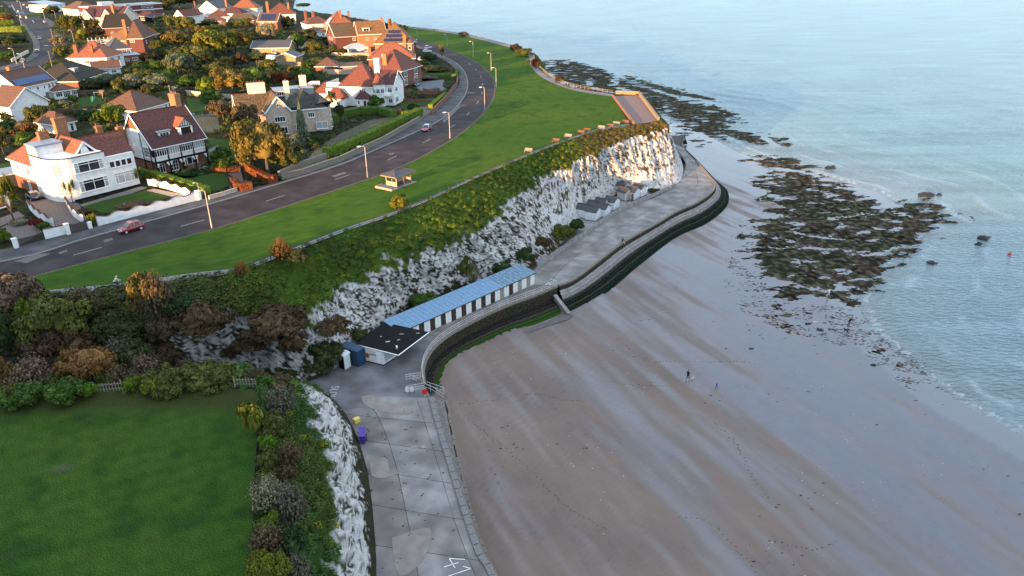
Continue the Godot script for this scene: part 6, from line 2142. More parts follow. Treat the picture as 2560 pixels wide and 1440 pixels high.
	o = thing("lifebuoy_stand", "red lifebuoy housing on a post at the head of the beach steps", "lifebuoy", v3(Vector2(-12.26, -84.22), -13.5), 0.3)
	st = mb()
	tube(st, Vector3.ZERO, Vector3(0, 1.6, 0), 0.05, 0.05, 6)
	part("post", done(st), M["metal"], o)
	st = mb()
	tube(st, Vector3(0, 1.1, -0.02), Vector3(0, 1.1, 0.16), 0.44, 0.44, 16)
	part("housing", done(st), M["red"], o)
	for k in 2:
		o = thing("notice_board", ["left hand white notice on the railing near the lifebuoy", "right hand white notice on the railing near the lifebuoy"][k], "sign", v3(Vector2(-14.77, -85.16), -13.5) + Vector3(k * 0.62, 0, -k * 0.05), 0.1)
		part("post", box_mesh(Vector3(0.06, 0.5, 0.06)), M["metal"], o, Vector3(0, 0.25, 0))
		part("panel", box_mesh(Vector3(0.5, 0.8, 0.04)), M["white"], o, Vector3(0, 0.85, 0.03))
	# lettering and marks on the ground
	var paint := mat(0.62, 0.62, 0.62, 0.8, "strong", 1.0)
	var tx := thing("road_lettering", "faded white SLOW lettering painted on the slipway", "road marking", v3(Vector2(-25.33, -85.55), -13.47), 0.0)
	var t := TextMesh.new()
	var f := SystemFont.new()
	f.font_names = PackedStringArray(["Droid Sans"])
	t.font = f
	t.text = "SLOW"
	t.font_size = 64
	t.pixel_size = 0.023
	t.depth = 0.01
	var tm := part("letters", t, paint, tx)
	tm.rotation = Vector3(-PI / 2, 0, -PI / 2)
	for q in [[1123, 1396, 1162, 1399, 0.16, 0], [1124, 1398, 1137, 1419, 0.14, 0], [1110, 1418, 1146, 1407, 0.12, 0], [1157, 1416, 1177, 1422, 0.12, 1], [1122, 1440, 1177, 1422, 0.14, 1]]:
		pass
	chalk_mark("white zigzag graffiti mark painted on the concrete by the coping", [[Vector2(-6.67, -54.9), Vector2(-5.07, -54.77)], [Vector2(-6.62, -54.84), Vector2(-6.01, -53.68)], [Vector2(-7.11, -53.8), Vector2(-5.7, -54.36)]])
	chalk_mark("white arrow shaped graffiti mark at the bottom edge of the concrete", [[Vector2(-5.22, -53.88), Vector2(-4.4, -53.56)], [Vector2(-4.4, -53.56), Vector2(-6.62, -52.61)]])
	chalk_mark("small curled white graffiti mark on the slabs beyond the railing", [[Vector2(6.24, -121.36), Vector2(6.89, -122.41)], [Vector2(6.89, -122.41), Vector2(7.13, -121.34)], [Vector2(7.26, -123.86), Vector2(8.13, -123.11)]])
	for q in [pl([-12.84, -73.58, -12.19, -73.65, -12.06, -72.93, -12.7, -72.86]), pl([-11.59, -73.64, -10.84, -73.71, -10.68, -73.07, -11.42, -73])]:
		sheet("slab_repair", q, -13.475, M["pale_step"], 0.03)
	for q in [pl([-21.17, -84.67, -19.45, -85.04, -18.61, -83.35, -15.44, -82.33, -13.47, -81.82, -14.07, -80.15, -17.41, -80.95, -20.1, -82.41]), pl([-17.53, -70.83, -15.63, -71.18, -14.8, -68.91, -13.55, -68.53, -15.06, -67.47, -16.77, -67.85]), pl([-12.94, -57.86, -9.71, -59.27, -8.87, -58.67, -9.01, -55.85, -9.92, -53.73, -11.39, -52.72, -12.29, -54.81])]:
		sheet("drifted_sand", smooth(q + [q[0]], 0.8).slice(0, -1), -13.465, mat(0.255, 0.22, 0.195, 0.95, "soft", 9.0))
	# beach huts below the chalk
	var hut_at := [
		[Vector2(19.24, -155.32), Vector2(20.78, -158.01), "front white beach hut at the left end of the lower hut group", "hut_white"],
		[Vector2(17.18, -157.15), Vector2(18.71, -159.89), "white beach hut behind the leftmost front hut", "hut_white"],
		[Vector2(21.64, -157.43), Vector2(23.16, -159.9), "white beach hut second from the left along the promenade wall", "hut_white"],
		[Vector2(19.78, -159.44), Vector2(21.29, -161.96), "dark roofed beach hut tucked behind the second front hut", "hut_white"],
		[Vector2(21.79, -161.37), Vector2(23.34, -163.95), "grey roofed beach hut in the middle of the lower hut group", "hut_grey"],
		[Vector2(24.29, -162.45), Vector2(26, -165.2), "white gabled beach hut at the right end of the lower hut group", "hut_white"],
		[Vector2(28.06, -169.74), Vector2(29.7, -171.11), "weathered brown sided beach hut at the left of the upper hut group", "hut_grey"],
		[Vector2(30.34, -170.14), Vector2(32.39, -172.96), "white fronted beach hut with dark red doorway beside it", "hut_white"],
		[Vector2(32.44, -172.64), Vector2(34.35, -175.03), "rightmost white beach hut below the headland", "hut_white"],
		[Vector2(28.63, -175.38), Vector2(30.45, -178.01), "rear dark roofed beach hut against the chalk", "hut_grey"]]
	for q in hut_at:
		beach_hut(q[2], q[0], q[1], q[3])
	part("doorway", box_mesh(Vector3(0.7, 1.8, 0.1)), mat(0.12, 0.03, 0.02), get_node("beach_hut_007"), Vector3(-0.45, 1.0, -0.3))
	# wall along the back of the promenade
	o = garden_wall("promenade_wall", "low concrete wall in panels along the landward side of the promenade", [], 1.0, 0.3, "concrete")
	for c in o.get_children():
		c.free()
	var wl := along(smooth(pl([5.11, -128.84, 9.92, -136.97, 14.22, -143.87, 18.9, -151.39, 24.59, -160.43, 31.61, -168.85, 36.52, -174.14, 42.58, -181.44]), 1.0), 26)
	for k in 26:
		var p: Vector2 = wl[k]
		var q: Vector2 = wl[k + 1]
		part("wall_panel", box_mesh(Vector3(snappedf(p.distance_to(q), 0.1) - 0.05, 1.0, 0.22)), M["concrete"], o, v3((p + q) * 0.5, -13.0), -atan2(q.y - p.y, q.x - p.x))
		part("pier", box_mesh(Vector3(0.3, 1.08, 0.3)), M["concrete"], o, v3(p, -12.96))
	sheet("hut_terrace", pl([14.01, -146.51, 13.47, -156.3, 18.14, -161.76, 26.98, -174.44, 35.45, -179.57, 36.64, -174.79, 24.66, -161]), -13.42, M["concrete"], 0.4)
	sheet("concrete_footing", pl([2.91, -135.42, 5.16, -137.09, 8.48, -133.19, 5.17, -130.42]), -12.9, M["concrete"], 0.7)
	garden_wall("retaining_wall", "white edged retaining wall at the foot of the bank left of the toilet", [], 1, 1, "concrete").free()
	o = thing("retaining_wall", "pale retaining wall at the foot of the bank left of the portable toilet", "wall")
	st = mb()
	var rw: Array = pl([-29.97, -88.96, -28.29, -90.46, -27.15, -91.89, -26.14, -93.01])
	for k in 3:
		var p: Vector2 = rw[k]
		var q: Vector2 = rw[k + 1]
		box(st, v3((p + q) * 0.5, -12.9), Vector3(p.distance_to(q), 1.3, 0.3), Basis(Vector3.UP, -atan2(q.y - p.y, q.x - p.x)))
	part("wall", done(st), M["pale_step"], o)
	o = thing("handrail", "long white handrail climbing the bank behind the blue container", "handrail")
	st = mb()
	tube(st, Vector3(-25.27, -11.2, -94.63), Vector3(-29.4, -7.4, -93.99), 0.07, 0.07, 6)
	part("rail", done(st), M["rail"], o)
	for q in [Vector3(-25.27, -11.2, -94.63), Vector3(-27.34, -9.3, -94.34), Vector3(-29.34, -7.4, -93.99)]:
		st = mb()
		tube(st, q + Vector3(0, -1.2, 0), q, 0.05, 0.05, 5)
		part("post", done(st), M["rail"], o)
	o = thing("wooden_post", "lone wooden post standing in the chalk gap", "post", Vector3(-45.68, -8.6, -89.1), 0.2)
	st = mb()
	tube(st, Vector3(0, -1, 0), Vector3(-0.1, 2.6, 0), 0.13, 0.11, 6)
	part("shaft", done(st), M["fence_wood"], o)
	o = lamp_post("slim grey lamp post standing behind the left end of the chalets", v3(Vector2(-19.36, -106.05), -13.5), 0.3, 4.2)


func frame_basis(a: Vector3, b: Vector3) -> float:
	var d := b - a
	return atan2(-d.z, d.x)


func chalk_mark(label: String, strokes: Array) -> void:
	var o := thing("graffiti_mark", label, "graffiti")
	for s in strokes:
		var a: Vector2 = s[0]
		var b: Vector2 = s[1]
		var st := mb()
		box(st, v3((a + b) * 0.5, -13.47), Vector3(a.distance_to(b), 0.012, 0.1), Basis(Vector3.UP, -atan2(b.y - a.y, b.x - a.x)))
		part("stroke", done(st), M["white"], o)


func beach_hut(label: String, a: Vector2, b: Vector2, wall: String) -> void:
	var d := b - a
	var o := thing("beach_hut", label, "beach hut", v3(a, -13.4), atan2(-d.y, d.x), "beach huts below the chalk")
	var w := a.distance_to(b)
	var l := 2.7
	walls(o, 0, w, -l, 0, 2.2, wall, "gz", 0.75, 0.1)
	roof(o, 0, w, -l, 0, 2.2, 0.8, "gz", "felt", 0.14, false)
	part("floor", box_mesh(Vector3(snappedf(w + 0.1, 0.1), 0.12, 2.8)), M["wood"], o, Vector3(w * 0.5, 0.06, -l * 0.5))
	part("door", box_mesh(Vector3(0.9, 1.8, 0.05)), M[wall], o, Vector3(w * 0.5, 1.05, 0.02))
	for s in [0, 1]:
		part("corner_board", box_mesh(Vector3(0.1, 2.1, 0.06)), M["trim"], o, Vector3(0.05 + s * (w - 0.1), 1.15, 0.015))
	for k in 7:
		part("board", box_mesh(Vector3(0.03, 0.22, 2.66)), M[wall], o, Vector3(-0.012, 0.35 + k * 0.29, -l * 0.5))


# ---------------------------------------------------------------- things on the cliff top
func lamp_post(label: String, at: Vector3, turn: float, h: float, group := "street lamps") -> Node3D:
	var o: Node3D
	if not meshes.has("lamp0"):
		o = thing("street_lamp", label, "street lamp", at, turn, group)
		var st := mb()
		tube(st, Vector3.ZERO, Vector3(0, 1.4, 0), 0.13, 0.12, 8)
		part("base", done(st), M["lamp"], o)
		st = mb()
		tube(st, Vector3(0, 1.4, 0), Vector3(0, 6.6, 0), 0.095, 0.07, 8)
		part("pole", done(st), M["lamp"], o)
		st = mb()
		tube(st, Vector3(0, 6.6, 0), Vector3(-0.25, 6.85, 0), 0.06, 0.055, 6)
		tube(st, Vector3(-0.25, 6.85, 0), Vector3(-1.0, 6.95, 0), 0.055, 0.05, 6)
		part("arm", done(st), M["lamp"], o)
		st = mb()
		box(st, Vector3(-1.25, 6.96, 0), Vector3(0.8, 0.14, 0.26))
		box(st, Vector3(-1.25, 6.88, 0), Vector3(0.6, 0.08, 0.2))
		part("lantern", done(st), M["trim"], o)
		meshes["lamp0"] = o
	else:
		o = meshes["lamp0"].duplicate()
		o.name = numbered("street_lamp")
		add_child(o)
		o.position = at
		o.rotation.y = turn
		tag(o, label, "street lamp", group)
	o.scale = Vector3.ONE * (h / 6.8)
	return o


func bench(label: String, at: Vector3, turn: float, m: String) -> void:
	var o := thing("bench", label, "bench", at, turn, "benches along the cliff path")
	for k in 3:
		part("seat_slat", box_mesh(Vector3(1.9, 0.05, 0.15)), M[m], o, Vector3(0, 0.47, -0.18 + k * 0.18))
	for k in 3:
		part("back_slat", box_mesh(Vector3(1.9, 0.14, 0.05)), M[m], o, Vector3(0, 0.62 + k * 0.17, -0.3 - k * 0.03))
	for x in [-0.85, 0.85]:
		part("leg", box_mesh(Vector3(0.09, 0.47, 0.5)), M[m], o, Vector3(x, 0.235, -0.02))
		part("arm", box_mesh(Vector3(0.1, 0.07, 0.6)), M[m], o, Vector3(x, 0.7, -0.02))
		part("upright", box_mesh(Vector3(0.09, 1.0, 0.08)), M[m], o, Vector3(x, 0.55, -0.3))


func clifftop_things() -> void:
	var spots := [[Vector2(-51.46, -116.71), 6.7, "street lamp nearest the gully, opposite the long white wall"], [Vector2(-30.01, -146.52), 6.6, "street lamp beside the grass near the open shelter"], [Vector2(-15.31, -180.95), 6.5, "street lamp just beyond the red and white car"], [Vector2(-7.59, -216.73), 6.6, "street lamp where the road begins to bend inland"], [Vector2(-4.81, -255.73), 6.6, "street lamp at the outermost point of the road bend"], [Vector2(-7.44, -296.02), 6.6, "street lamp on the far side of the road bend"], [Vector2(-16.4, -336.41), 6.7, "street lamp on the lawn beyond the bend below the sea"], [Vector2(-31.32, -378.49), 5.6, "thin street lamp beyond the bend in line with the seaward hedge"], [Vector2(-50.48, -414.16), 5.3, "farthest thin street lamp by the dark hipped house"], [Vector2(-59.46, -132.39), 3.4, "short lamp with white head beside the gate pillar"]]
	for q in spots:
		lamp_post(q[2], v3(q[0]), 0.5, q[1])
	for q in [[Vector2(-216.08, -328.35), 6.5, "street lamp behind the hedge at the left edge of the side road"], [Vector2(-203.32, -313.18), 6.0, "street lamp over the near bend of the side road"], [Vector2(-331.34, -519.73), 6.5, "street lamp left of the parked blue car on the side road"], [Vector2(-353.28, -584.27), 7.5, "street lamp on the grass island corner of the side road"], [Vector2(-236.35, -411.6), 6.5, "street lamp beside the bright yellow tree"], [Vector2(-335.17, -567.96), 6.5, "street lamp before the dark tree left of the half timbered house"], [Vector2(-408.45, -647.12), 9.0, "tall pole at the junction with the blue sign"]]:
		lamp_post(q[2], v3(q[0]), PI if q[0].x > -200 else 0.4, q[1])
	for q in [[Vector2(-231.02, -384.36), 9.5, "wooden telegraph pole beside the pale feathery tree"], [Vector2(-188.94, -308.85), 7.5, "wooden telegraph pole before the dark bungalow"], [Vector2(-105.99, -229.71), 6.0, "white topped pole beside the timbered house chimney"]]:
		var o := thing("telegraph_pole", q[2], "pole", v3(q[0]))
		var st := mb()
		tube(st, Vector3.ZERO, Vector3(0, q[1], 0), 0.16, 0.11, 7)
		part("shaft", done(st), M["fence_wood"], o)
		part("crossbar", box_mesh(Vector3(0.9, 0.1, 0.1)), M["fence_wood"], o, Vector3(0, q[1] - 0.3, 0))
	var bs := [[Vector2(4.67, -165.04), "bench_pale", "leftmost pale bench along the cliff path"], [Vector2(11.68, -174.42), "bench", "brown bench second from the left along the cliff path"], [Vector2(14.98, -179.07), "bench_pale", "pale pinkish bench between two brown benches on the cliff path"], [Vector2(18.56, -183.05), "bench", "left one of two orange brown benches set end to end"], [Vector2(20.31, -185.22), "bench", "right one of two orange brown benches set end to end"], [Vector2(24.39, -188.27), "bench_pale", "pale bench right of the pair of orange brown benches"], [Vector2(27.03, -190.04), "bench", "low brown bench near the dry grass on the cliff edge"], [Vector2(29, -192.85), "bench_pale", "grey bench beside the brown bench near the terrace"], [Vector2(31.74, -194.7), "bench", "last brown bench by the corner of the terrace"]]
	for q in bs:
		bench(q[2], v3(q[0]) + Vector3(-0.6, 0, -0.8), 0.75 - 1.57 + 0.35, q[1])
	# open shelter on the lawn
	var a: Vector2 = Vector2(-22.85, -138.13)
	var b: Vector2 = Vector2(-19.42, -143.18)
	var w := a.distance_to(b)
	var o := frame("lawn_shelter", "open sided seafront shelter with grey hipped roof on the lawn", "shelter", a, b)
	var d := 3.9
	roof(o, 0.1, w - 0.1, -d, -0.1, 2.35, 0.75, "hip", "slate", 0.1, false)
	var st := mb()
	box(st, Vector3(w * 0.5, 2.24, -d * 0.5), Vector3(w + 0.1, 0.2, d + 0.1))
	part("fascia", done(st), M["terrace_stone"], o)
	M["shelter"] = mat(0.42, 0.32, 0.23, 0.85, "soft", 3.0)
	for x in [0.9, w * 0.5, w - 0.9]:
		for z in [-0.6, -d + 0.6]:
			part("post", box_mesh(Vector3(0.18, 2.2, 0.18)), M["shelter"], o, Vector3(x, 1.15, z))
	part("screen", box_mesh(Vector3(0.12, 1.0, 2.6)), M["shelter"], o, Vector3(0.9, 0.55, -d * 0.5))
	part("screen", box_mesh(Vector3(0.12, 1.0, 2.6)), M["shelter"], o, Vector3(w - 0.9, 0.55, -d * 0.5))
	part("screen", box_mesh(Vector3(snappedf(w - 2.0, 0.1), 1.5, 0.12)), M["shelter"], o, Vector3(w * 0.5, 0.8, -d * 0.5))
	for z in [-0.4, 0.4]:
		part("seat", box_mesh(Vector3(snappedf(w - 2.4, 0.1), 0.1, 0.5)), M["wood"], o, Vector3(w * 0.5, 0.48, -d * 0.5 + z))
	st = mb()
	box(st, Vector3(w * 0.5 - 0.8, 0.05, -d * 0.5), Vector3(w + 1.6, 0.12, d + 0.6))
	part("floor", done(st), M["slab_c"], o)
	st = mb()
	box(st, Vector3(-1.5, 0.22, -d * 0.5), Vector3(0.22, 0.35, d + 0.5))
	box(st, Vector3(-0.5, 0.22, -d - 0.2), Vector3(2.0, 0.35, 0.22))
	box(st, Vector3(-0.6, 0.18, 0.2), Vector3(1.8, 0.25, 0.22))
	part("kerb_wall", done(st), M["shelter"], o)
	# buoy and rocks out on the water
	o = thing("buoy", "small red buoy floating at the right edge of the sea", "buoy", v3(Vector2(106.5, -142.19), -16.9))
	st = mb()
	for k in 4:
		var t0 := PI * k / 4.0 - PI / 2
		var t1 := PI * (k + 1) / 4.0 - PI / 2
		tube(st, Vector3(0, 0.38 * sin(t0), 0), Vector3(0, 0.38 * sin(t1), 0), maxf(0.38 * cos(t0), 0.02), maxf(0.38 * cos(t1), 0.02), 10)
	part("float", done(st), M["red"], o)
	st = mb()
	tube(st, Vector3(0, 0.34, 0), Vector3(0, 0.55, 0), 0.08, 0.05, 6)
	part("ring_post", done(st), M["red"], o)
	for q in [[Vector2(109.95, -182.8), 2.6, "low dark rock in the shallows right of the reef"], [Vector2(113.65, -183.37), 1.3, "small dark rock beside the low rock right of the reef"], [Vector2(106.47, -151.44), 1.9, "dark weedy rock alone in the sea near the right edge"], [Vector2(103.49, -148.08), 1.3, "broken dark rock just below the lone rock in the sea"], [Vector2(95.7, -210.19), 2.2, "dark rock at the upper edge of the main reef"], [Vector2(86.95, -137.43), 1.6, "flat dark rock near the breaking waves below the reef"], [Vector3(39.06, -16.67, -102.45), 0.45, "small dark stone lying alone on the wet sand"], [Vector3(52.93, -16.87, -109.01), 0.7, "dark stone on the wet sand left of the wader"], [Vector3(51.69, -16.85, -111.21), 0.6, "rounded grey stone beside the pale boulder on the wet sand"], [Vector3(56.74, -16.9, -97.35), 0.55, "small dark stone on the wet sand right of the wader"]]:
		var p: Vector3 = v3(q[0], -17.0) if q[0] is Vector2 else q[0]
		rock(q[2], p, q[1], "reef_rock")
	rock("pale rounded boulder on the wet sand left of the wader", Vector3(53.18, -16.87, -111.82), 0.7, "chalk_rock")
	scatter_stones()
	footprints()


func footprints() -> void:
	var st := mb()
	tube(st, Vector3(0, -0.05, 0), Vector3(0, 0.012, 0), 0.5, 0.42, 7)
	var mesh := done(st)
	mesh.surface_set_material(0, vmat(0.95, 0.2))
	var where := []
	for q in [[22.66, -98.17, 26.52, -98.44, 31.54, -98.21, 36.06, -98.48, 39.73, -97.03], [28.13, -59.98, 30.08, -59.27, 32.26, -58.68, 34.45, -59.27, 35.64, -60.34], [-7.62, -86.58, -2.47, -87.51, 2.78, -88.98, 7.94, -87.42, 13.6, -86.42, 17.7, -83.48], [6.31, -99.96, 10.92, -94.54, 16.66, -91.73, 24.36, -91.21], [27.84, -81.63, 29.32, -77.18, 29.45, -70.74, 30.49, -66.41], [-6.88, -83.62, -1.78, -77.22, 2.27, -71.53, 6.27, -65.07, 10.88, -61.19], [19.02, -63.72, 22.37, -62.44, 24.3, -58.22, 25.41, -54.9]]:
		var l := smooth(pl(q), 0.5)
		var n := int(length_of(l) / 0.62)
		var p := along(l, n)
		for k in n:
			where.append(p[k] + Vector2(rng.randf_range(-0.2, 0.2), rng.randf_range(-0.2, 0.2)))
	var mm := MultiMesh.new()
	mm.transform_format = MultiMesh.TRANSFORM_3D
	mm.use_colors = true
	mm.mesh = mesh
	mm.instance_count = where.size() + 60
	var lane := PackedVector2Array(near_lane())
	for k in mm.instance_count:
		var w: Vector2
		var y := -13.47
		if k < where.size():
			w = where[k]
			y = beach_height(w) + 0.012
		else:
			for tries in 60:
				w = Vector2(rng.randf_range(-22, 0), rng.randf_range(-84, -48))
				if Geometry2D.is_point_in_polygon(w, lane) and nf.get_noise_2d(w.x * 0.25, w.y * 0.25) > 0.1:
					break
		var s := rng.randf_range(0.14, 0.24)
		mm.set_instance_transform(k, Transform3D(Basis(Vector3.UP, rng.randf() * TAU).scaled(Vector3(s * 1.3, 1, s * 0.7)), v3(w, y)))
		mm.set_instance_color(k, Color(0.085, 0.065, 0.054) if k < where.size() else Color(0.06, 0.05, 0.04))
	var o := MultiMeshInstance3D.new()
	o.name = "footprints_and_litter"
	o.multimesh = mm
	o.set_meta("kind", "stuff")
	add_child(o)


func near_lane() -> Array:
	return pl([-13.46, -53.26, -15.7, -63.72, -19.24, -74.83, -21.55, -80.09, -12.21, -82.75, -9.83, -74.68, -7.1, -64.93, -3.46, -53.13])


func rock(label: String, at: Vector3, r: float, m: String) -> void:
	if not M.has(m):
		M[m] = mat(0.025, 0.022, 0.018, 0.7, "coarse", 1.0, 6.0) if m == "reef_rock" else mat(0.5, 0.46, 0.40, 0.9, "strong", 1.0, 4.0)
	var st := mb()
	st.set_smooth_group(0)
	var n := 10
	var ring := []
	for j in 6:
		var row := []
		var t := PI * 0.5 * j / 5.0
		for k in n:
			var a := TAU * k / n
			var v := Vector3(cos(a) * cos(t), sin(t) * 0.42, sin(a) * cos(t) * 0.6)
			v *= 1.0 + nz.get_noise_3d(v.x * 1.6 + at.x, v.y * 1.6, v.z * 1.6 + at.z) * 0.9
			row.append(v * r + Vector3(0, -0.12 * r, 0))
		ring.append(row)
	for j in 5:
		for k in n:
			quad(st, ring[j][k], ring[j + 1][k], ring[j + 1][(k + 1) % n], ring[j][(k + 1) % n])
	tag(part("rock", done(st), M[m], self, at, 0.3), label, "rock")


func scatter_stones() -> void:
	var st := mb()
	box(st, Vector3.ZERO, Vector3(1, 0.6, 0.8), Basis(Vector3(0.3, 1, 0.2).normalized(), 0.7))
	var mesh := done(st)
	mesh.surface_set_material(0, vmat(0.9, 0.2))
	var weed := PackedVector2Array(pl([47.29, -142.78, 48.35, -132.22, 54.04, -119.36, 61.41, -117.55, 66.29, -104.1, 64.62, -90.27, 59.05, -89.83, 56.58, -101.65, 48.84, -107.2, 42.52, -113.2, 39.48, -123.11]))
	for kind in 3:
		var mm := MultiMesh.new()
		mm.transform_format = MultiMesh.TRANSFORM_3D
		mm.use_colors = true
		mm.mesh = mesh
		mm.instance_count = [420, 220, 1800][kind]
		for k in mm.instance_count:
			var z := -50.0 - 150.0 * pow(rng.randf(), 0.8)
			var w := Vector2(rng.randf_range(-8.0, 70.0), z)
			for tries in 30:
				w = Vector2(rng.randf_range(-8.0, 75.0), -50.0 - 140.0 * rng.randf())
				var sd := shore_distance(w)
				var patch := nz.get_noise_2d(w.x * 0.045 + kind * 40, w.y * 0.045)
				if kind == 2:
					w = Vector2(rng.randf_range(weed[0].x - 6, weed[4].x + 14), rng.randf_range(weed[4].y - 60, weed[6].y + 10))
					if Geometry2D.is_point_in_polygon(w, weed) and nz.get_noise_2d(w.x * 0.12, w.y * 0.3) > -0.08:
						break
				elif sd > 2 and patch > (0.12 if kind == 0 else 0.3):
					break
			var s := rng.randf_range(0.05, 0.12) if kind == 0 else rng.randf_range(0.06, 0.2)
			mm.set_instance_transform(k, Transform3D(Basis(Vector3.UP, rng.randf() * TAU).scaled(Vector3(s * [1.0, 1.8, 2.6][kind], s * 0.5, s)), v3(w, beach_height(w))))
			mm.set_instance_color(k, Color(0.55, 0.52, 0.48) if kind == 0 else Color(0.05, 0.035, 0.03).lerp(Color(0.10, 0.065, 0.05), rng.randf()))
		var o := MultiMeshInstance3D.new()
		o.name = ["chalk_pebbles", "seaweed_scraps", "weed_litter"][kind]
		o.multimesh = mm
		o.set_meta("kind", "stuff")
		add_child(o)


# ---------------------------------------------------------------- vehicles
func car(label: String, at: Vector3, heading: float, colour: Color, tall := 1.0, roof_colour = null) -> void:
	# heading: the nose points along +x turned by heading about the upright
	var o := thing("parked_car", label, "car", at, heading)
	var paint := mat(colour.r, colour.g, colour.b, 0.3, "", 1.0, 0.0, 0.6)
	paint.clearcoat_enabled = true
	paint.clearcoat = 0.6
	paint.clearcoat_roughness = 0.1
	var key := "car%.2f" % tall
	if not meshes.has(key):
		# stations along the car: x, sill, shoulder height, half width
		var body := [[-2.0, 0.45, 0.80, 0.70], [-1.9, 0.28, 0.95, 0.82], [-1.2, 0.22, 1.0, 0.87], [0.0, 0.22, 0.97, 0.88], [0.9, 0.22, 0.95, 0.87], [1.6, 0.25, 0.86, 0.84], [1.95, 0.32, 0.70, 0.74], [2.06, 0.42, 0.58, 0.62]]
		var cab := [[-1.75, 0.98, 0.78], [-1.35, 1.46, 0.66], [-0.3, 1.55, 0.66], [0.3, 1.48, 0.65], [1.05, 0.97, 0.76]]
		var st := mb()
		st.set_smooth_group(0)
		for k in body.size() - 1:
			var p := ring_of(body[k])
			var q := ring_of(body[k + 1])
			for j in 8:
				quad(st, p[j], q[j], q[(j + 1) % 8], p[(j + 1) % 8])
		for e in [0, body.size() - 1]:
			var p := ring_of(body[e])
			var c := Vector3(body[e][0], 0.6, 0)
			for j in 8:
				if e:
					tri(st, c, p[(j + 1) % 8], p[j])
				else:
					tri(st, c, p[j], p[(j + 1) % 8])
		meshes[key] = done(st)
		var gl := mb()
		var rf := mb()
		for k in cab.size() - 1:
			var a: Array = cab[k]
			var b: Array = cab[k + 1]
			var ah: float = 0.95 + (a[1] - 0.95) * tall
			var bh: float = 0.95 + (b[1] - 0.95) * tall
			for s in [-1, 1]:
				quad(gl, Vector3(a[0], 0.93, s * 0.8), Vector3(b[0], 0.93, s * 0.8), Vector3(b[0], bh, s * b[2]), Vector3(a[0], ah, s * a[2]))
			if k == 0 or k == cab.size() - 2:
				quad(gl, Vector3(a[0], ah, -a[2]), Vector3(b[0], bh, -b[2]), Vector3(b[0], bh, b[2]), Vector3(a[0], ah, a[2]))
			else:
				face_plate(rf, [Vector3(a[0], ah + 0.02, a[2]), Vector3(a[0], ah + 0.02, -a[2]), Vector3(b[0], bh + 0.02, -b[2]), Vector3(b[0], bh + 0.02, b[2])], 0.05)
		for s in [-1, 1]:
			for x in [[-1.35, 1.46], [-0.3, 1.55], [0.3, 1.48]]:
				tube(rf, Vector3(x[0], 0.93, s * 0.80), Vector3(x[0], 0.95 + (x[1] - 0.95) * tall, s * 0.665), 0.045, 0.04, 4)
			tube(rf, Vector3(1.05, 0.95, s * 0.76), Vector3(0.3, 0.95 + 0.53 * tall, s * 0.655), 0.045, 0.04, 4)
			tube(rf, Vector3(-1.75, 0.96, s * 0.78), Vector3(-1.35, 0.95 + 0.51 * tall, s * 0.665), 0.045, 0.04, 4)
		meshes[key + "g"] = done(gl)
		meshes[key + "r"] = done(rf)
		for r in [["tyre", 0.33, 0.11], ["rim", 0.21, 0.115]]:
			st = mb()
			tube(st, Vector3(0, 0, -r[2]), Vector3(0, 0, r[2]), r[1], r[1], 14)
			meshes[r[0]] = done(st)
	part("body", meshes[key], paint, o)
	part("window", meshes[key + "g"], M["glass"], o)
	var rp := paint
	if roof_colour != null:
		rp = mat(roof_colour.r, roof_colour.g, roof_colour.b, 0.3)
	part("roof", meshes[key + "r"], rp, o)
	for x in [-1.25, 1.28]:
		for s in [-1, 1]:
			var wheel := part("wheel", meshes["tyre"], M["tyre"], o, Vector3(x, 0.33, s * 0.80))
			part("rim", meshes["rim"], M["rim"], wheel)
	for s in [-1, 1]:
		part("headlight", box_mesh(Vector3(0.2, 0.14, 0.3)), M["trim"], o, Vector3(1.9, 0.66, s * 0.55))
		part("tail_light", box_mesh(Vector3(0.1, 0.2, 0.2)), M["red"], o, Vector3(-1.94, 0.78, s * 0.62))
		part("mirror", box_mesh(Vector3(0.14, 0.12, 0.2)), paint, o, Vector3(0.75, 1.0, s * 0.95))
	part("number_plate", box_mesh(Vector3(0.04, 0.12, 0.5)), M["trim"], o, Vector3(2.06, 0.48, 0))
	part("number_plate", box_mesh(Vector3(0.04, 0.12, 0.5)), M["yellow"], o, Vector3(-2.0, 0.66, 0))


func ring_of(s: Array) -> Array:
	var x: float = s[0]
	var lo: float = s[1]
	var hi: float = s[2]
	var w: float = s[3]
	return [Vector3(x, lo, w * 0.85), Vector3(x, lerpf(lo, hi, 0.35), w), Vector3(x, lerpf(lo, hi, 0.8), w * 0.98), Vector3(x, hi, w * 0.86), Vector3(x, hi, -w * 0.86), Vector3(x, lerpf(lo, hi, 0.8), -w * 0.98), Vector3(x, lerpf(lo, hi, 0.35), -w), Vector3(x, lo, -w * 0.85)]


func toward(a: Vector2, b: Vector2) -> float:
	var d := b - a
	return atan2(-d.y, d.x)


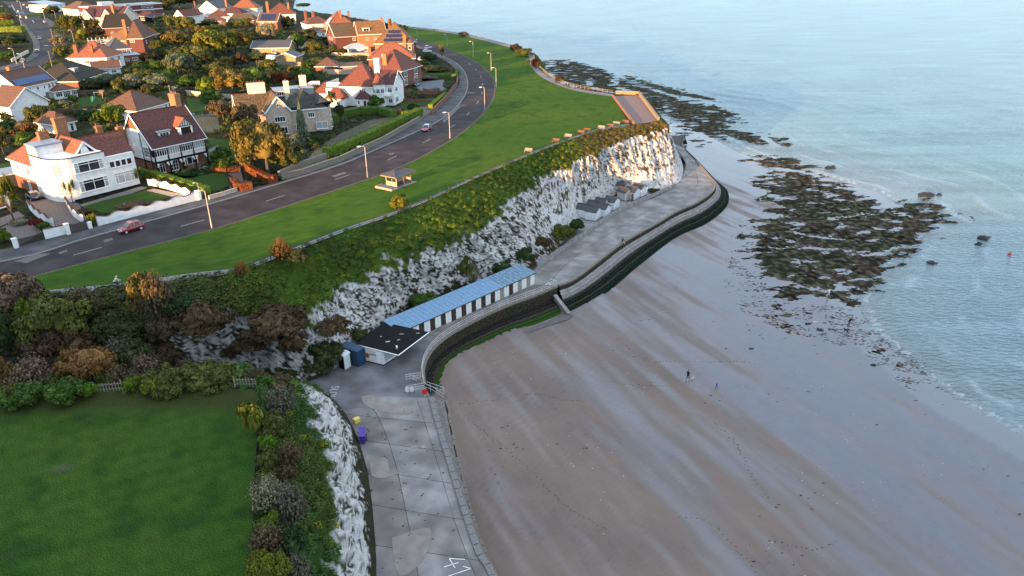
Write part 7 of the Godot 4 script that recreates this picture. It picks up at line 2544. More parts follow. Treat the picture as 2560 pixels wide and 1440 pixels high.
func vehicles() -> void:
	car("dark red small SUV parked at the kerb by the long white wall", v3(Vector2(-64.73, -115.7), 0.0), toward(Vector2(-63.78, -117.05), Vector2(-65.45, -114.95)), Color(0.20, 0.012, 0.015), 1.12)
	car("bright red hatchback with white roof driving round the bend", v3(Vector2(-22.13, -190.26), 0.0), toward(Vector2(-21.22, -195.05), Vector2(-22.89, -186.59)), Color(0.34, 0.012, 0.03), 1.0, Color(0.5, 0.52, 0.55))
	car("navy car parked on the brick drive left of the white house", v3(Vector2(-92.47, -134.15), 0.0), toward(Vector2(-90.93, -132.86), Vector2(-95.06, -136.51)), Color(0.012, 0.018, 0.05), 1.1)
	car("dark car parked on the grey gravel drive", v3(Vector2(-33.02, -261.48), 0.0), toward(Vector2(-33.83, -268.44), Vector2(-32.25, -254.84)), Color(0.02, 0.03, 0.06), 1.05)
	car("silver car parked beyond the road bend near the solar roofed house", v3(Vector2(-40.01, -369.27), 0.0), 0.9, Color(0.45, 0.46, 0.48), 1.15)
	car("white car parked just in front of the silver car near the bend", v3(Vector2(-38.96, -355.2), 0.0), 0.5, Color(0.62, 0.62, 0.64), 0.95)
	car("pale car half hidden by shrubs near the road bend", v3(Vector2(-38.2, -327.4), 0.0), 0.2, Color(0.5, 0.5, 0.5), 0.95)
	car("dark blue car parked on the left of the side road", v3(Vector2(-267.17, -432.17), 0.0), toward(Vector2(-276.16, -445.81), Vector2(-258.69, -419.3)), Color(0.02, 0.04, 0.14), 1.0)
	car("black and white car parked by the near side road kerb", v3(Vector2(-231.59, -369.87), 0.0), toward(Vector2(-226.45, -361.86), Vector2(-238.77, -381.65)), Color(0.02, 0.02, 0.025), 1.0, Color(0.5, 0.5, 0.52))
	car("dark car with pale roof parked at the near bend of the side road", v3(Vector2(-216.38, -333.43), 0.0), toward(Vector2(-219.5, -341.52), Vector2(-214.61, -328.25)), Color(0.02, 0.022, 0.03), 1.1, Color(0.35, 0.37, 0.4))
	car("silver car parked on the right of the side road near the island", v3(Vector2(-329.78, -544.04), 0.0), toward(Vector2(-322.72, -533.86), Vector2(-337.11, -554.61)), Color(0.34, 0.36, 0.38), 1.0)
	car("white estate car parked near the top of the side road", v3(Vector2(-438.57, -703.49), 0.0), toward(Vector2(-426.66, -686.77), Vector2(-454.67, -726.97)), Color(0.6, 0.63, 0.66), 1.0)
	car("white car parked behind the white estate at the top of the side road", v3(Vector2(-467.55, -745.62), 0.0), toward(Vector2(-454.67, -726.97), Vector2(-481.1, -765.22)), Color(0.6, 0.62, 0.64), 1.0)
	car("dark purple car driving at the far end of the side road", v3(Vector2(-463.3, -717.36), 0.0), toward(Vector2(-484.5, -748.04), Vector2(-443.73, -689.04)), Color(0.04, 0.02, 0.10), 1.0)
	car("dark car parked at the top left corner of the view", v3(Vector2(-475.2, -724.38), 0.0), toward(Vector2(-501.28, -762.17), Vector2(-450.75, -689.97)), Color(0.03, 0.035, 0.04), 1.0)
	car("white car half hidden behind the pale feathery tree", v3(Vector2(-245.92, -420.18), 0.0), 0.3, Color(0.6, 0.62, 0.64), 1.0)
	# white van by the buff garage and the junction sign
	var o := thing("van", "small white van parked beside the buff garage", "van", v3(Vector2(-105.75, -333.47)), -0.4)
	part("body", box_mesh(Vector3(4.2, 1.7, 1.8)), M["white"], o, Vector3(0, 1.25, 0))
	part("bonnet", box_mesh(Vector3(0.9, 0.9, 1.7)), M["white"], o, Vector3(-2.4, 0.85, 0))
	part("windscreen", box_mesh(Vector3(0.1, 0.7, 1.6)), M["glass"], o, Vector3(-2.12, 1.65, 0))
	for x in [-1.9, 1.4]:
		for s in [-1, 1]:
			var wheel := part("wheel", meshes["tyre"], M["tyre"], o, Vector3(x, 0.33, s * 0.82))
			part("rim", meshes["rim"], M["rim"], wheel)
	o = thing("junction_sign", "blue junction sign on posts at the side road island", "sign", v3(Vector2(-392.34, -619.73)), 0.5)
	part("panel", box_mesh(Vector3(4.0, 1.6, 0.15)), mat(0.03, 0.12, 0.35, 0.5), o, Vector3(0, 2.0, 0))
	for x in [-1.5, 1.5]:
		part("post", box_mesh(Vector3(0.15, 2.0, 0.15)), M["metal"], o, Vector3(x, 0.7, 0))
	for q in [Vector2(-410.97, -643.05), Vector2(-415.43, -652.44), Vector2(-375.36, -590.51), Vector2(-368.32, -586.01)]:
		o = thing("bollard", "pale cream traffic bollard at the side road junction", "bollard", v3(q), 0.0, "bollards at the junction")
		part("shell", box_mesh(Vector3(0.7, 1.5, 0.7)), M["cream"], o, Vector3(0, 0.75, 0))  # plain cream shell without emission
		part("cap", box_mesh(Vector3(0.55, 0.2, 0.55)), M["yellow"], o, Vector3(0, 1.6, 0))
	o = thing("parasol", "white garden parasol before the white conservatory", "parasol", v3(Vector2(-69.09, -348.66)))
	var st := mb()
	tube(st, Vector3(0, 2.1, 0), Vector3(0, 2.7, 0), 1.9, 0.05, 10)
	part("canopy", done(st), M["white"], o)
	st = mb()
	tube(st, Vector3.ZERO, Vector3(0, 2.1, 0), 0.04, 0.04, 5)
	part("pole", done(st), M["metal"], o)
	o = thing("covered_boat", "small white covered boat on the ground behind the stone house", "boat", v3(Vector2(-69.79, -263.58)), 0.1)
	st = mb()
	tube(st, Vector3(-2.4, 0.7, 0), Vector3(-1.0, 0.8, 0), 0.2, 0.8, 8)
	tube(st, Vector3(-1.0, 0.8, 0), Vector3(2.0, 0.8, 0), 0.8, 0.75, 8)
	part("cover", done(st), M["white"], o)
	part("trailer", box_mesh(Vector3(4.4, 0.12, 1.2)), M["metal"], o, Vector3(0, 0.2, 0))


# ---------------------------------------------------------------- people and a dog
# bones: [from, to, radius at from, radius at to, colour]; one smooth skin over all of them
func skin(bones: Array, cell: float) -> ArrayMesh:
	var lo := Vector3.INF
	var hi := -Vector3.INF
	for b in bones:
		for k in 2:
			lo = lo.min(b[k] - Vector3.ONE * (b[2 + k] + cell * 2))
			hi = hi.max(b[k] + Vector3.ONE * (b[2 + k] + cell * 2))
	var n := Vector3i(((hi - lo) / cell).ceil()) + Vector3i.ONE
	var field := PackedFloat32Array()
	field.resize(n.x * n.y * n.z)
	field.fill(1.0)
	for b in bones:
		var a: Vector3 = b[0]
		var d: Vector3 = b[1] - a
		var dd := maxf(d.length_squared(), 1e-6)
		var r: float = maxf(b[2], b[3]) + cell * 3
		var p0 := Vector3i(((a.min(b[1]) - Vector3.ONE * r - lo) / cell).floor()).clamp(Vector3i.ZERO, n - Vector3i.ONE)
		var p1 := Vector3i(((a.max(b[1]) + Vector3.ONE * r - lo) / cell).ceil()).clamp(Vector3i.ZERO, n - Vector3i.ONE)
		for z in range(p0.z, p1.z + 1):
			for y in range(p0.y, p1.y + 1):
				for x in range(p0.x, p1.x + 1):
					var q := lo + Vector3(x, y, z) * cell
					var t := clampf((q - a).dot(d) / dd, 0, 1)
					var v := q.distance_to(a + d * t) - lerpf(b[2], b[3], t)
					var i := (z * n.y + y) * n.x + x
					var w := field[i]
					var h := maxf(0.04 - absf(v - w), 0.0) / 0.04
					field[i] = minf(v, w) - h * h * 0.01
	var at := {}
	var vs := PackedVector3Array()
	var cs := PackedColorArray()
	var ix := PackedInt32Array()
	var step := [1, n.x, n.x * n.y]
	for z in n.z - 1:
		for y in n.y - 1:
			for x in n.x - 1:
				var i := (z * n.y + y) * n.x + x
				var sum := Vector3.ZERO
				var count := 0
				var inside := 0
				for k in 8:
					inside += 1 if field[i + (1 if k & 1 else 0) + (step[1] if k & 2 else 0) + (step[2] if k & 4 else 0)] < 0 else 0
				if inside == 0 or inside == 8:
					continue
				for e in [[0, 1], [2, 3], [4, 5], [6, 7], [0, 2], [1, 3], [4, 6], [5, 7], [0, 4], [1, 5], [2, 6], [3, 7]]:
					var k0: int = e[0]
					var k1: int = e[1]
					var f0 := field[i + (k0 & 1) + (step[1] if k0 & 2 else 0) + (step[2] if k0 & 4 else 0)]
					var f1 := field[i + (k1 & 1) + (step[1] if k1 & 2 else 0) + (step[2] if k1 & 4 else 0)]
					if (f0 < 0) != (f1 < 0):
						var t := f0 / (f0 - f1)
						sum += Vector3(k0 & 1, (k0 >> 1) & 1, k0 >> 2).lerp(Vector3(k1 & 1, (k1 >> 1) & 1, k1 >> 2), t)
						count += 1
				var p := lo + (Vector3(x, y, z) + sum / count) * cell
				var best := 1e9
				var c := Color.WHITE
				for b in bones:
					var d: Vector3 = b[1] - b[0]
					var t := clampf((p - b[0]).dot(d) / maxf(d.length_squared(), 1e-6), 0, 1)
					var v: float = p.distance_to(b[0] + d * t) - lerpf(b[2], b[3], t)
					if v < best:
						best = v
						c = b[4]
				at[i] = vs.size()
				vs.append(p)
				cs.append(c)
	for i in at:
		var x: int = i % n.x
		var y: int = (i / n.x) % n.y
		var z: int = i / (n.x * n.y)
		for ax in 3:
			var o1: int = step[(ax + 1) % 3]
			var o2: int = step[(ax + 2) % 3]
			var f0 := field[i]
			var f1 := field[i + step[ax]]
			if (f0 < 0) == (f1 < 0) or not (at.has(i - o1) and at.has(i - o2) and at.has(i - o1 - o2)):
				continue
			var q := [at[i], at[i - o1], at[i - o1 - o2], at[i - o2]]
			if f0 < 0:
				ix.append_array([q[0], q[2], q[1], q[0], q[3], q[2]])
			else:
				ix.append_array([q[0], q[1], q[2], q[0], q[2], q[3]])
	var arr := []
	arr.resize(Mesh.ARRAY_MAX)
	arr[Mesh.ARRAY_VERTEX] = vs
	arr[Mesh.ARRAY_COLOR] = cs
	arr[Mesh.ARRAY_INDEX] = ix
	var st := SurfaceTool.new()
	st.create_from_arrays(arr)
	st.generate_normals()
	return st.commit()


# joints of a figure of height 1.72 facing +z; pose gives hip, knee and arm angles
func figure(pose: String, top: Color, legs: Color, hair: Color, bare_legs := false) -> Array:
	var skin_c := Color(0.42, 0.24, 0.17)
	var hip := Vector3(0, 0.90, 0)
	var lean := 0.08
	var th := [0.38, -0.30]
	var kn := [0.15, 0.35]
	var ar := [-0.35, 0.35]
	var el := [0.3, 0.5]
	match pose:
		"sit":
			hip = Vector3(0, 0.12, 0)
			th = [1.4, 1.3]
			kn = [1.2, 1.0]
			ar = [0.4, 0.7]
			el = [0.9, 0.6]
		"cycle":
			hip = Vector3(0, 0.98, -0.12)
			lean = 0.62
			th = [1.15, 0.55]
			kn = [1.25, 0.75]
			ar = [0.75, 0.75]
			el = [0.35, 0.35]
		"stoop":
			lean = 0.55
			th = [0.2, -0.15]
			ar = [0.2, 0.5]
	var up := Vector3(0, cos(lean), sin(lean))
	var neck := hip + up * 0.53
	var b := []
	b.append([hip, hip + up * 0.22, 0.145, 0.135, top])
	b.append([hip + up * 0.22, neck - up * 0.08, 0.135, 0.15, top])
	b.append([neck - up * 0.05 - Vector3(0.15, 0, 0), neck - up * 0.05 + Vector3(0.15, 0, 0), 0.075, 0.075, top])
	b.append([neck - up * 0.02, neck + up * 0.09, 0.055, 0.05, skin_c])
	var head := neck + Vector3(0, 0.19, 0.03 + lean * 0.1)
	b.append([head - Vector3(0, 0.04, 0), head + Vector3(0, 0.04, 0), 0.078, 0.09, skin_c])
	b.append([head + Vector3(0, 0.035, -0.03), head + Vector3(0, 0.05, -0.01), 0.09, 0.094, hair])
	b.append([head + Vector3(0, -0.02, 0.09), head + Vector3(0, -0.03, 0.1), 0.018, 0.018, skin_c])
	for s in 2:
		var x := -0.09 if s == 0 else 0.09
		var h0 := hip + Vector3(x, -0.03, 0)
		var knee := h0 + Vector3(0, -cos(th[s]), sin(th[s])) * 0.42
		var ang: float = th[s] - kn[s]
		var ankle := knee + Vector3(0, -cos(ang), sin(ang)) * 0.41
		b.append([h0, knee, 0.095, 0.065, legs])
		b.append([knee, ankle, 0.062, 0.042, skin_c if bare_legs else legs])
		b.append([ankle + Vector3(0, -0.03, -0.02), ankle + Vector3(0, -0.05, 0.16), 0.045, 0.035, Color(0.03, 0.03, 0.03)])
		var sh := neck - up * 0.05 + Vector3(x * 2.0, 0, 0)
		var elb := sh + Vector3(x * 0.4, -cos(ar[s]), sin(ar[s])) * 0.29
		var a2: float = ar[s] + el[s]
		var wr := elb + Vector3(0, -cos(a2), sin(a2)) * 0.25
		b.append([sh, elb, 0.055, 0.045, top])
		b.append([elb, wr, 0.044, 0.032, top])
		b.append([wr, wr + (wr - elb).normalized() * 0.10, 0.034, 0.026, skin_c])
	return b


func person(label: String, at: Vector3, turn: float, pose: String, top: Color, legs: Color, hair: Color, size := 1.0, bare := false) -> void:
	var mesh := skin(figure(pose, top, legs, hair, bare), 0.035)
	var o := part("person", mesh, vmat(0.85, 0.3), self, at, turn)
	o.scale = Vector3.ONE * size
	tag(o, label, "person")


func people() -> void:
	var black := Color(0.02, 0.02, 0.022)
	var dark := Color(0.04, 0.035, 0.03)
	person("person in black top with bare legs walking a small dog on the sand", Vector3(26.42, -16.48, -92.66), -0.7, "walk", black, Color(0.05, 0.05, 0.06), dark, 1.12, true)
	person("small child in a bright blue coat on the open sand", Vector3(30.24, -16.52, -90.57), -0.9, "walk", Color(0.02, 0.08, 0.42), Color(0.02, 0.05, 0.2), Color(0.02, 0.08, 0.42), 0.62)
	person("person in black standing in the shallow water holding a lead", Vector3(58.47, -16.95, -110.51), 0.6, "stoop", black, black, dark, 1.12)
	person("person in white clothes standing at the edge of the reef", Vector3(59.59, -16.92, -122.14), 2.2, "walk", Color(0.68, 0.66, 0.62), Color(0.5, 0.42, 0.34), Color(0.2, 0.13, 0.07), 1.0)
	person("dark clothed person walking on the left of the far coast path", v3(Vector2(7.22, -310.75), 0.03), 0.3, "walk", black, dark, dark, 1.2)
	person("dark clothed person walking on the right of the far coast path", v3(Vector2(8.24, -311.85), 0.03), 0.3, "walk", Color(0.03, 0.03, 0.05), black, dark, 1.2)
	person("person sitting on the edge of the stepped sea wall", Vector3(23.45, -13.35, -142.07), 1.0, "sit", dark, Color(0.45, 0.36, 0.28), dark, 1.15)
	person("cyclist in pale jacket and helmet riding on the cliff path", v3(Vector2(-55.64, -92.14), 0.05), 1.9, "cycle", Color(0.55, 0.5, 0.46), black, Color(0.7, 0.7, 0.7), 1.1)
	# the bicycle
	var o := thing("bicycle", "black bicycle ridden along the cliff path by the golden shrub", "bicycle", v3(Vector2(-55.64, -92.14), 0.02), 1.9)
	o.scale = Vector3.ONE * 1.1
	for z in [-0.52, 0.52]:
		var st := mb()
		for k in 18:
			var t0 := TAU * k / 18
			var t1 := TAU * (k + 1) / 18
			tube(st, Vector3(0, 0.35 + 0.34 * sin(t0), z + 0.34 * cos(t0)), Vector3(0, 0.35 + 0.34 * sin(t1), z + 0.34 * cos(t1)), 0.025, 0.025, 4)
		part("wheel", done(st), M["tyre"], o)
	var fr := mb()
	for q in [[Vector3(0, 0.35, -0.52), Vector3(0, 0.35, -0.05)], [Vector3(0, 0.35, -0.05), Vector3(0, 0.85, -0.2)], [Vector3(0, 0.35, -0.05), Vector3(0, 0.8, 0.36)], [Vector3(0, 0.82, -0.18), Vector3(0, 0.82, 0.36)], [Vector3(0, 0.95, 0.33), Vector3(0, 0.35, 0.52)], [Vector3(0, 0.35, -0.52), Vector3(0, 0.8, -0.18)]]:
		tube(fr, q[0], q[1], 0.02, 0.02, 5)
	part("frame", done(fr), M["black"], o)
	fr = mb()
	tube(fr, Vector3(-0.28, 0.98, 0.38), Vector3(0.28, 0.98, 0.38), 0.018, 0.018, 5)
	part("handlebar", done(fr), M["metal"], o)
	part("saddle", box_mesh(Vector3(0.14, 0.06, 0.26)), M["black"], o, Vector3(0, 0.9, -0.2))
	# dogs
	dog("small white dog beside the walker in black on the sand", Vector3(27.23, -16.49, -93), 2.6, Color(0.55, 0.5, 0.45), 0.55)
	dog("dark and tan dog in the shallow water beside the wader", Vector3(57.05, -16.93, -108.17), 0.5, Color(0.05, 0.035, 0.025), 1.05)


func dog(label: String, at: Vector3, turn: float, c: Color, size: float) -> void:
	var tan := c.lerp(Color(0.3, 0.18, 0.08), 0.4)
	var b := [[Vector3(0, 0.50, 0.2), Vector3(0, 0.48, -0.28), 0.135, 0.10, c], [Vector3(0, 0.56, 0.26), Vector3(0, 0.74, 0.40), 0.085, 0.07, c], [Vector3(0, 0.76, 0.40), Vector3(0, 0.76, 0.46), 0.085, 0.075, c], [Vector3(0, 0.73, 0.48), Vector3(0, 0.71, 0.62), 0.05, 0.038, tan], [Vector3(0, 0.52, -0.34), Vector3(0, 0.66, -0.56), 0.035, 0.02, c]]
	for s in [-1, 1]:
		b.append([Vector3(s * 0.05, 0.84, 0.37), Vector3(s * 0.085, 0.76, 0.37), 0.022, 0.03, c])
		b.append([Vector3(s * 0.08, 0.42, 0.2), Vector3(s * 0.08, 0.2, 0.17), 0.06, 0.035, c])
		b.append([Vector3(s * 0.08, 0.2, 0.17), Vector3(s * 0.08, 0.03, 0.2), 0.032, 0.028, tan])
		b.append([Vector3(s * 0.08, 0.44, -0.26), Vector3(s * 0.09, 0.30, -0.16), 0.085, 0.05, c])
		b.append([Vector3(s * 0.09, 0.30, -0.16), Vector3(s * 0.09, 0.17, -0.34), 0.045, 0.03, c])
		b.append([Vector3(s * 0.09, 0.17, -0.34), Vector3(s * 0.09, 0.03, -0.29), 0.028, 0.028, tan])
	var o := part("dog", skin(b, 0.03), vmat(0.9, 0.2), self, at, turn)
	o.scale = Vector3.ONE * size
	tag(o, label, "dog")



# ---------------------------------------------------------------- plants
func crown_mesh(kind: String, variant: int) -> ArrayMesh:
	var key := "crown_%s_%d" % [kind, variant]
	if meshes.has(key):
		return meshes[key]
	var keep := rng.state
	rng.seed = hash(key)
	var vs := PackedVector3Array()
	var ns := PackedVector3Array()
	var cs := PackedColorArray()
	var ix := PackedInt32Array()
	# the crown fills x, z in -1..1 and y in 0..1
	match kind:
		"tree", "bush", "bigtree", "bigbush":
			var big := kind.begins_with("big")
			var lobes := []
			var n := (15 if kind == "tree" else 12) if not big else 34
			for k in n:
				var a := rng.randf() * TAU
				var r := sqrt(rng.randf()) * 0.68
				var y := rng.randf_range(0.24, 0.78) * (1.0 - r * 0.35)
				lobes.append([Vector3(cos(a) * r, y, sin(a) * r), (rng.randf_range(0.20, 0.38) if not big else rng.randf_range(0.12, 0.27)), rng.randf_range(0.72, 1.0)])
			lobes.append([Vector3(0, 0.5, 0), 0.42, 0.9])
			for l in lobes:
				for j in (120 if not big else 150):
					var d := Vector3(rng.randfn(), rng.randfn(), rng.randfn()).normalized()
					if d.y < -0.55:
						d.y = -d.y
					var rad: float = l[1] * rng.randf_range(0.72, 1.06)
					var p: Vector3 = l[0] + d * rad * Vector3(1, 0.62, 1)
					if p.y < 0.02:
						p.y = rng.randf() * 0.06
					var nn := (d + Vector3(rng.randf_range(-0.6, 0.6), rng.randf_range(-0.3, 0.6), rng.randf_range(-0.6, 0.6))).normalized()
					leaf_quad(vs, ns, cs, ix, p, nn, rng.randf_range(0.065, 0.125) * (0.5 if big else 1.0), shade_of_leaf() * l[2])
		"twig":
			for k in 420:
				var a := rng.randf() * TAU
				var lean := rng.randf_range(0.0, 1.15)
				var d := Vector3(cos(a) * sin(lean), cos(lean), sin(a) * sin(lean))
				var p0 := d * rng.randf_range(0.15, 0.6) * Vector3(1, 0.8, 1)
				var p1 := d * rng.randf_range(0.8, 1.08)
				p1 += Vector3(rng.randf_range(-0.14, 0.14), rng.randf_range(-0.1, 0.1), rng.randf_range(-0.14, 0.14))
				p1.y = maxf(p1.y * 0.92, 0.05)
				var side := d.cross(Vector3(rng.randfn(), rng.randfn(), rng.randfn())).normalized()
				var c := shade_of_leaf()
				var i := vs.size()
				var nn := side.cross(d).normalized()
				vs.append_array([p0 - side * 0.016, p1, p0 + side * 0.016])
				ns.append_array([nn, nn, nn])
				cs.append_array([c, c, c])
				ix.append_array([i, i + 1, i + 2])
				leaf_quad(vs, ns, cs, ix, p1 * rng.randf_range(0.7, 1.0), d, 0.05, c)
				leaf_quad(vs, ns, cs, ix, p1 * rng.randf_range(0.5, 0.95), d, 0.05, shade_of_leaf() * 0.8)
		"conifer":
			for k in 900:
				var y := pow(rng.randf(), 0.8)
				var a := rng.randf() * TAU
				var tier := 0.75 + 0.25 * sin(y * 60.0)
				var r := (1.0 - y * 0.95) * tier * sqrt(rng.randf_range(0.2, 1.0))
				var d := Vector3(cos(a), -0.25, sin(a)).normalized()
				leaf_quad(vs, ns, cs, ix, Vector3(cos(a) * r, y - r * 0.08 + 0.04, sin(a) * r), (d + Vector3(0, 0.8, 0)).normalized(), 0.08, shade_of_leaf())
		"palm":
			for h in 7:
				var c0 := Vector3(0, 0.62, 0) + Vector3(rng.randf_range(-0.55, 0.55), rng.randf_range(-0.12, 0.2), rng.randf_range(-0.55, 0.55)) * (0.0 if h == 0 else 1.0)
				for k in 60:
					var a := rng.randf() * TAU
					var lean := rng.randf_range(0.1, 1.9)
					var d := Vector3(cos(a) * sin(lean), cos(lean), sin(a) * sin(lean))
					var tip := c0 + d * 0.42 + Vector3(0, -0.05, 0)
					var side := d.cross(Vector3.UP if absf(d.y) < 0.9 else Vector3.RIGHT).normalized() * 0.03
					var i := vs.size()
					var nn := side.cross(d).normalized()
					var c := shade_of_leaf()
					vs.append_array([c0 - side, tip, c0 + side])
					ns.append_array([nn, nn, nn])
					cs.append_array([c, c, c])
					ix.append_array([i, i + 1, i + 2])
		"tuft":
			for k in 60:
				var d := Vector3(rng.randfn(), absf(rng.randfn()) * 0.8, rng.randfn()).normalized()
				leaf_quad(vs, ns, cs, ix, d * rng.randf_range(0.55, 1.0) * Vector3(1, 0.8, 1), (d + Vector3(0, 0.3, 0)).normalized(), rng.randf_range(0.12, 0.24), shade_of_leaf())
	rng.state = keep
	meshes[key] = from_leaves(vs, ns, cs, ix)
	return meshes[key]


func core_mesh() -> ArrayMesh:
	if not meshes.has("core"):
		var st := mb()
		st.set_smooth_group(0)
		var rows := []
		for j in 8:
			var row := []
			for k in 12:
				var t := PI * j / 7.0
				var a := TAU * k / 12.0
				var v := Vector3(sin(t) * cos(a), cos(t), sin(t) * sin(a))
				v *= 1.0 + nz.get_noise_3d(v.x * 1.7, v.y * 1.7, v.z * 1.7) * 0.7
				row.append(Vector3(v.x * 0.46, 0.40 + v.y * 0.25, v.z * 0.46))
			rows.append(row)
		for j in 7:
			for k in 12:
				quad(st, rows[j][k], rows[j][(k + 1) % 12], rows[j + 1][(k + 1) % 12], rows[j + 1][k])
		meshes["core"] = done(st)
	return meshes["core"]


func trunk_mesh(kind: String) -> ArrayMesh:
	var key := "trunk_" + kind
	if not meshes.has(key):
		var st := mb()
		if kind == "tree":
			tube(st, Vector3.ZERO, Vector3(0.03, 0.34, 0), 0.07, 0.05, 7)
			for k in 5:
				var a := TAU * k / 5.0
				var m := Vector3(cos(a) * 0.25, 0.55, sin(a) * 0.25)
				tube(st, Vector3(0.03, 0.3, 0), m, 0.04, 0.026, 5)
				tube(st, m, m + Vector3(cos(a + 0.5) * 0.28, 0.22, sin(a + 0.5) * 0.28), 0.025, 0.01, 5)
		elif kind == "palm":
			tube(st, Vector3.ZERO, Vector3(0.02, 0.35, 0), 0.06, 0.05, 7)
			for k in 4:
				var a := TAU * k / 4.0 + 0.4
				tube(st, Vector3(0.02, 0.33, 0), Vector3(cos(a) * 0.3, 0.6, sin(a) * 0.3), 0.045, 0.035, 6)
		elif kind == "conifer":
			tube(st, Vector3.ZERO, Vector3(0, 0.95, 0), 0.06, 0.01, 6)
		else:
			for k in 5:
				var a := TAU * k / 5.0
				tube(st, Vector3.ZERO, Vector3(cos(a) * 0.3, 0.4, sin(a) * 0.3), 0.035, 0.015, 5)
		meshes[key] = done(st)
	return meshes[key]


const NAMES := {"tree": "broadleaf_tree", "bush": "shrub", "twig": "bare_shrub", "conifer": "conifer_tree", "palm": "palm_tree"}


func plant(at: Vector3, radius: float, height: float, kind: String, colour: String, label: String) -> void:
	var o := thing(NAMES[kind], label, "shrub" if kind == "bush" or kind == "twig" else "tree", at, rng.randf() * TAU)
	var v := rng.randi() % 4
	var y0 := 0.0
	if kind == "tree":
		y0 = 0.12
	var c := part("crown", crown_mesh("big" + kind if radius > 1.5 and (kind == "tree" or kind == "bush") else kind, v), leaf_mat(colour), o, Vector3(0, height * y0, 0))
	c.scale = Vector3(radius * 1.14, height * (1.0 - y0) * 1.1, radius * 1.14 * rng.randf_range(0.9, 1.1))
	if kind == "tree" or kind == "bush":
		var k := part("inner_foliage", core_mesh(), leaf_mat(colour, false), o, Vector3(0, height * y0, 0))
		k.scale = c.scale
	var t := part("trunk", trunk_mesh(kind), M["bark"], o, Vector3(0, -0.3, 0))
	t.scale = Vector3(minf(radius, height * 0.5), height, minf(radius, height * 0.5))


func vegetation() -> void:
	# each line: pixel foot and size in the survey, level, kind, colour, description
	plant_list()
	undergrowth()
	# ground plants over the banks
	var mm := MultiMesh.new()
	mm.transform_format = MultiMesh.TRANSFORM_3D
	mm.use_colors = true
	var m := crown_mesh("tuft", 0).duplicate()
	m.surface_set_material(0, leaf_mat_plain())
	mm.mesh = m
	mm.instance_count = tufts.size()
	for k in tufts.size():
		var q: Array = tufts[k]
		var s: float = q[1]
		mm.set_instance_transform(k, Transform3D(Basis(Vector3.UP, rng.randf() * TAU).scaled(Vector3(s, s * rng.randf_range(0.7, 1.3), s)), q[0]))
		mm.set_instance_color(k, q[2] * 1.3)
	var o := MultiMeshInstance3D.new()
	o.name = "bank_undergrowth"
	o.multimesh = mm
	o.set_meta("kind", "stuff")
	add_child(o)


# low plants that fill the gardens between the houses
func undergrowth() -> void:
	var area := PackedVector2Array(pl_gardens())
	var lo := area[0]
	var hi := area[0]
	for q in area:
		lo = lo.min(q)
		hi = hi.max(q)
	var where := []
	for tries in 34000:
		var w := Vector2(rng.randf_range(lo.x, hi.x), rng.randf_range(lo.y, hi.y))
		if nz.get_noise_2d(w.x * 0.05, w.y * 0.05) < -0.12 or not Geometry2D.is_point_in_polygon(w, area):
			continue
		var free := true
		for b in blocked:
			if Geometry2D.is_point_in_polygon(w, b):
				free = false
				break
		if free:
			where.append(w)
	var mm := MultiMesh.new()
	mm.transform_format = MultiMesh.TRANSFORM_3D
	mm.use_colors = true
	var m := crown_mesh("tuft", 1).duplicate()
	m.surface_set_material(0, leaf_mat_plain())
	mm.mesh = m
	mm.instance_count = where.size()
	var kinds := ["green", "dark", "olive", "deep", "brown", "silver", "dark", "deep", "green", "gold"]
	for k in where.size():
		var w: Vector2 = where[k]
		var s := rng.randf_range(0.45, 1.6)
		mm.set_instance_transform(k, Transform3D(Basis(Vector3.UP, rng.randf() * TAU).scaled(Vector3(s, s * rng.randf_range(0.6, 1.5), s)), v3(w)))
		mm.set_instance_color(k, LEAF[kinds[int(absf(nz.get_noise_2d(w.x * 0.09 + 90, w.y * 0.09)) * 14 + rng.randf() * 3) % 10]] * 1.3)
	var o := MultiMeshInstance3D.new()
	o.name = "garden_undergrowth"
	o.multimesh = mm
	o.set_meta("kind", "stuff")
	add_child(o)


func pl_gardens() -> Array:
	return pl([-174.82, -252.43, -194.65, -298.41, -199.94, -321.15, -214.12, -355.06, -235.82, -396.83, -304.69, -508.38, -354.66, -607.19, -282.79, -523.55, -233.91, -524.42, -162.18, -488.45, -122.7, -454.41, -77.72, -392.77, -42.95, -329.03, -30.65, -309.8, -20.87, -287.52, -19.03, -259.84, -21.86, -234.86, -26.09, -204.54, -31.82, -179.91, -38.85, -160.94, -46.51, -145.9, -54.06, -138.62, -58.54, -133.6, -67.57, -140.4, -78.13, -149.35, -91.7, -162.88, -118.34, -183.43, -121.98, -179.33, -113.62, -156.88])


func leaf_mat_plain() -> StandardMaterial3D:
	var m := mat(1, 1, 1, 0.8, "", 1.0, 0.0, 0.25)
	m.vertex_color_use_as_albedo = true
	return m


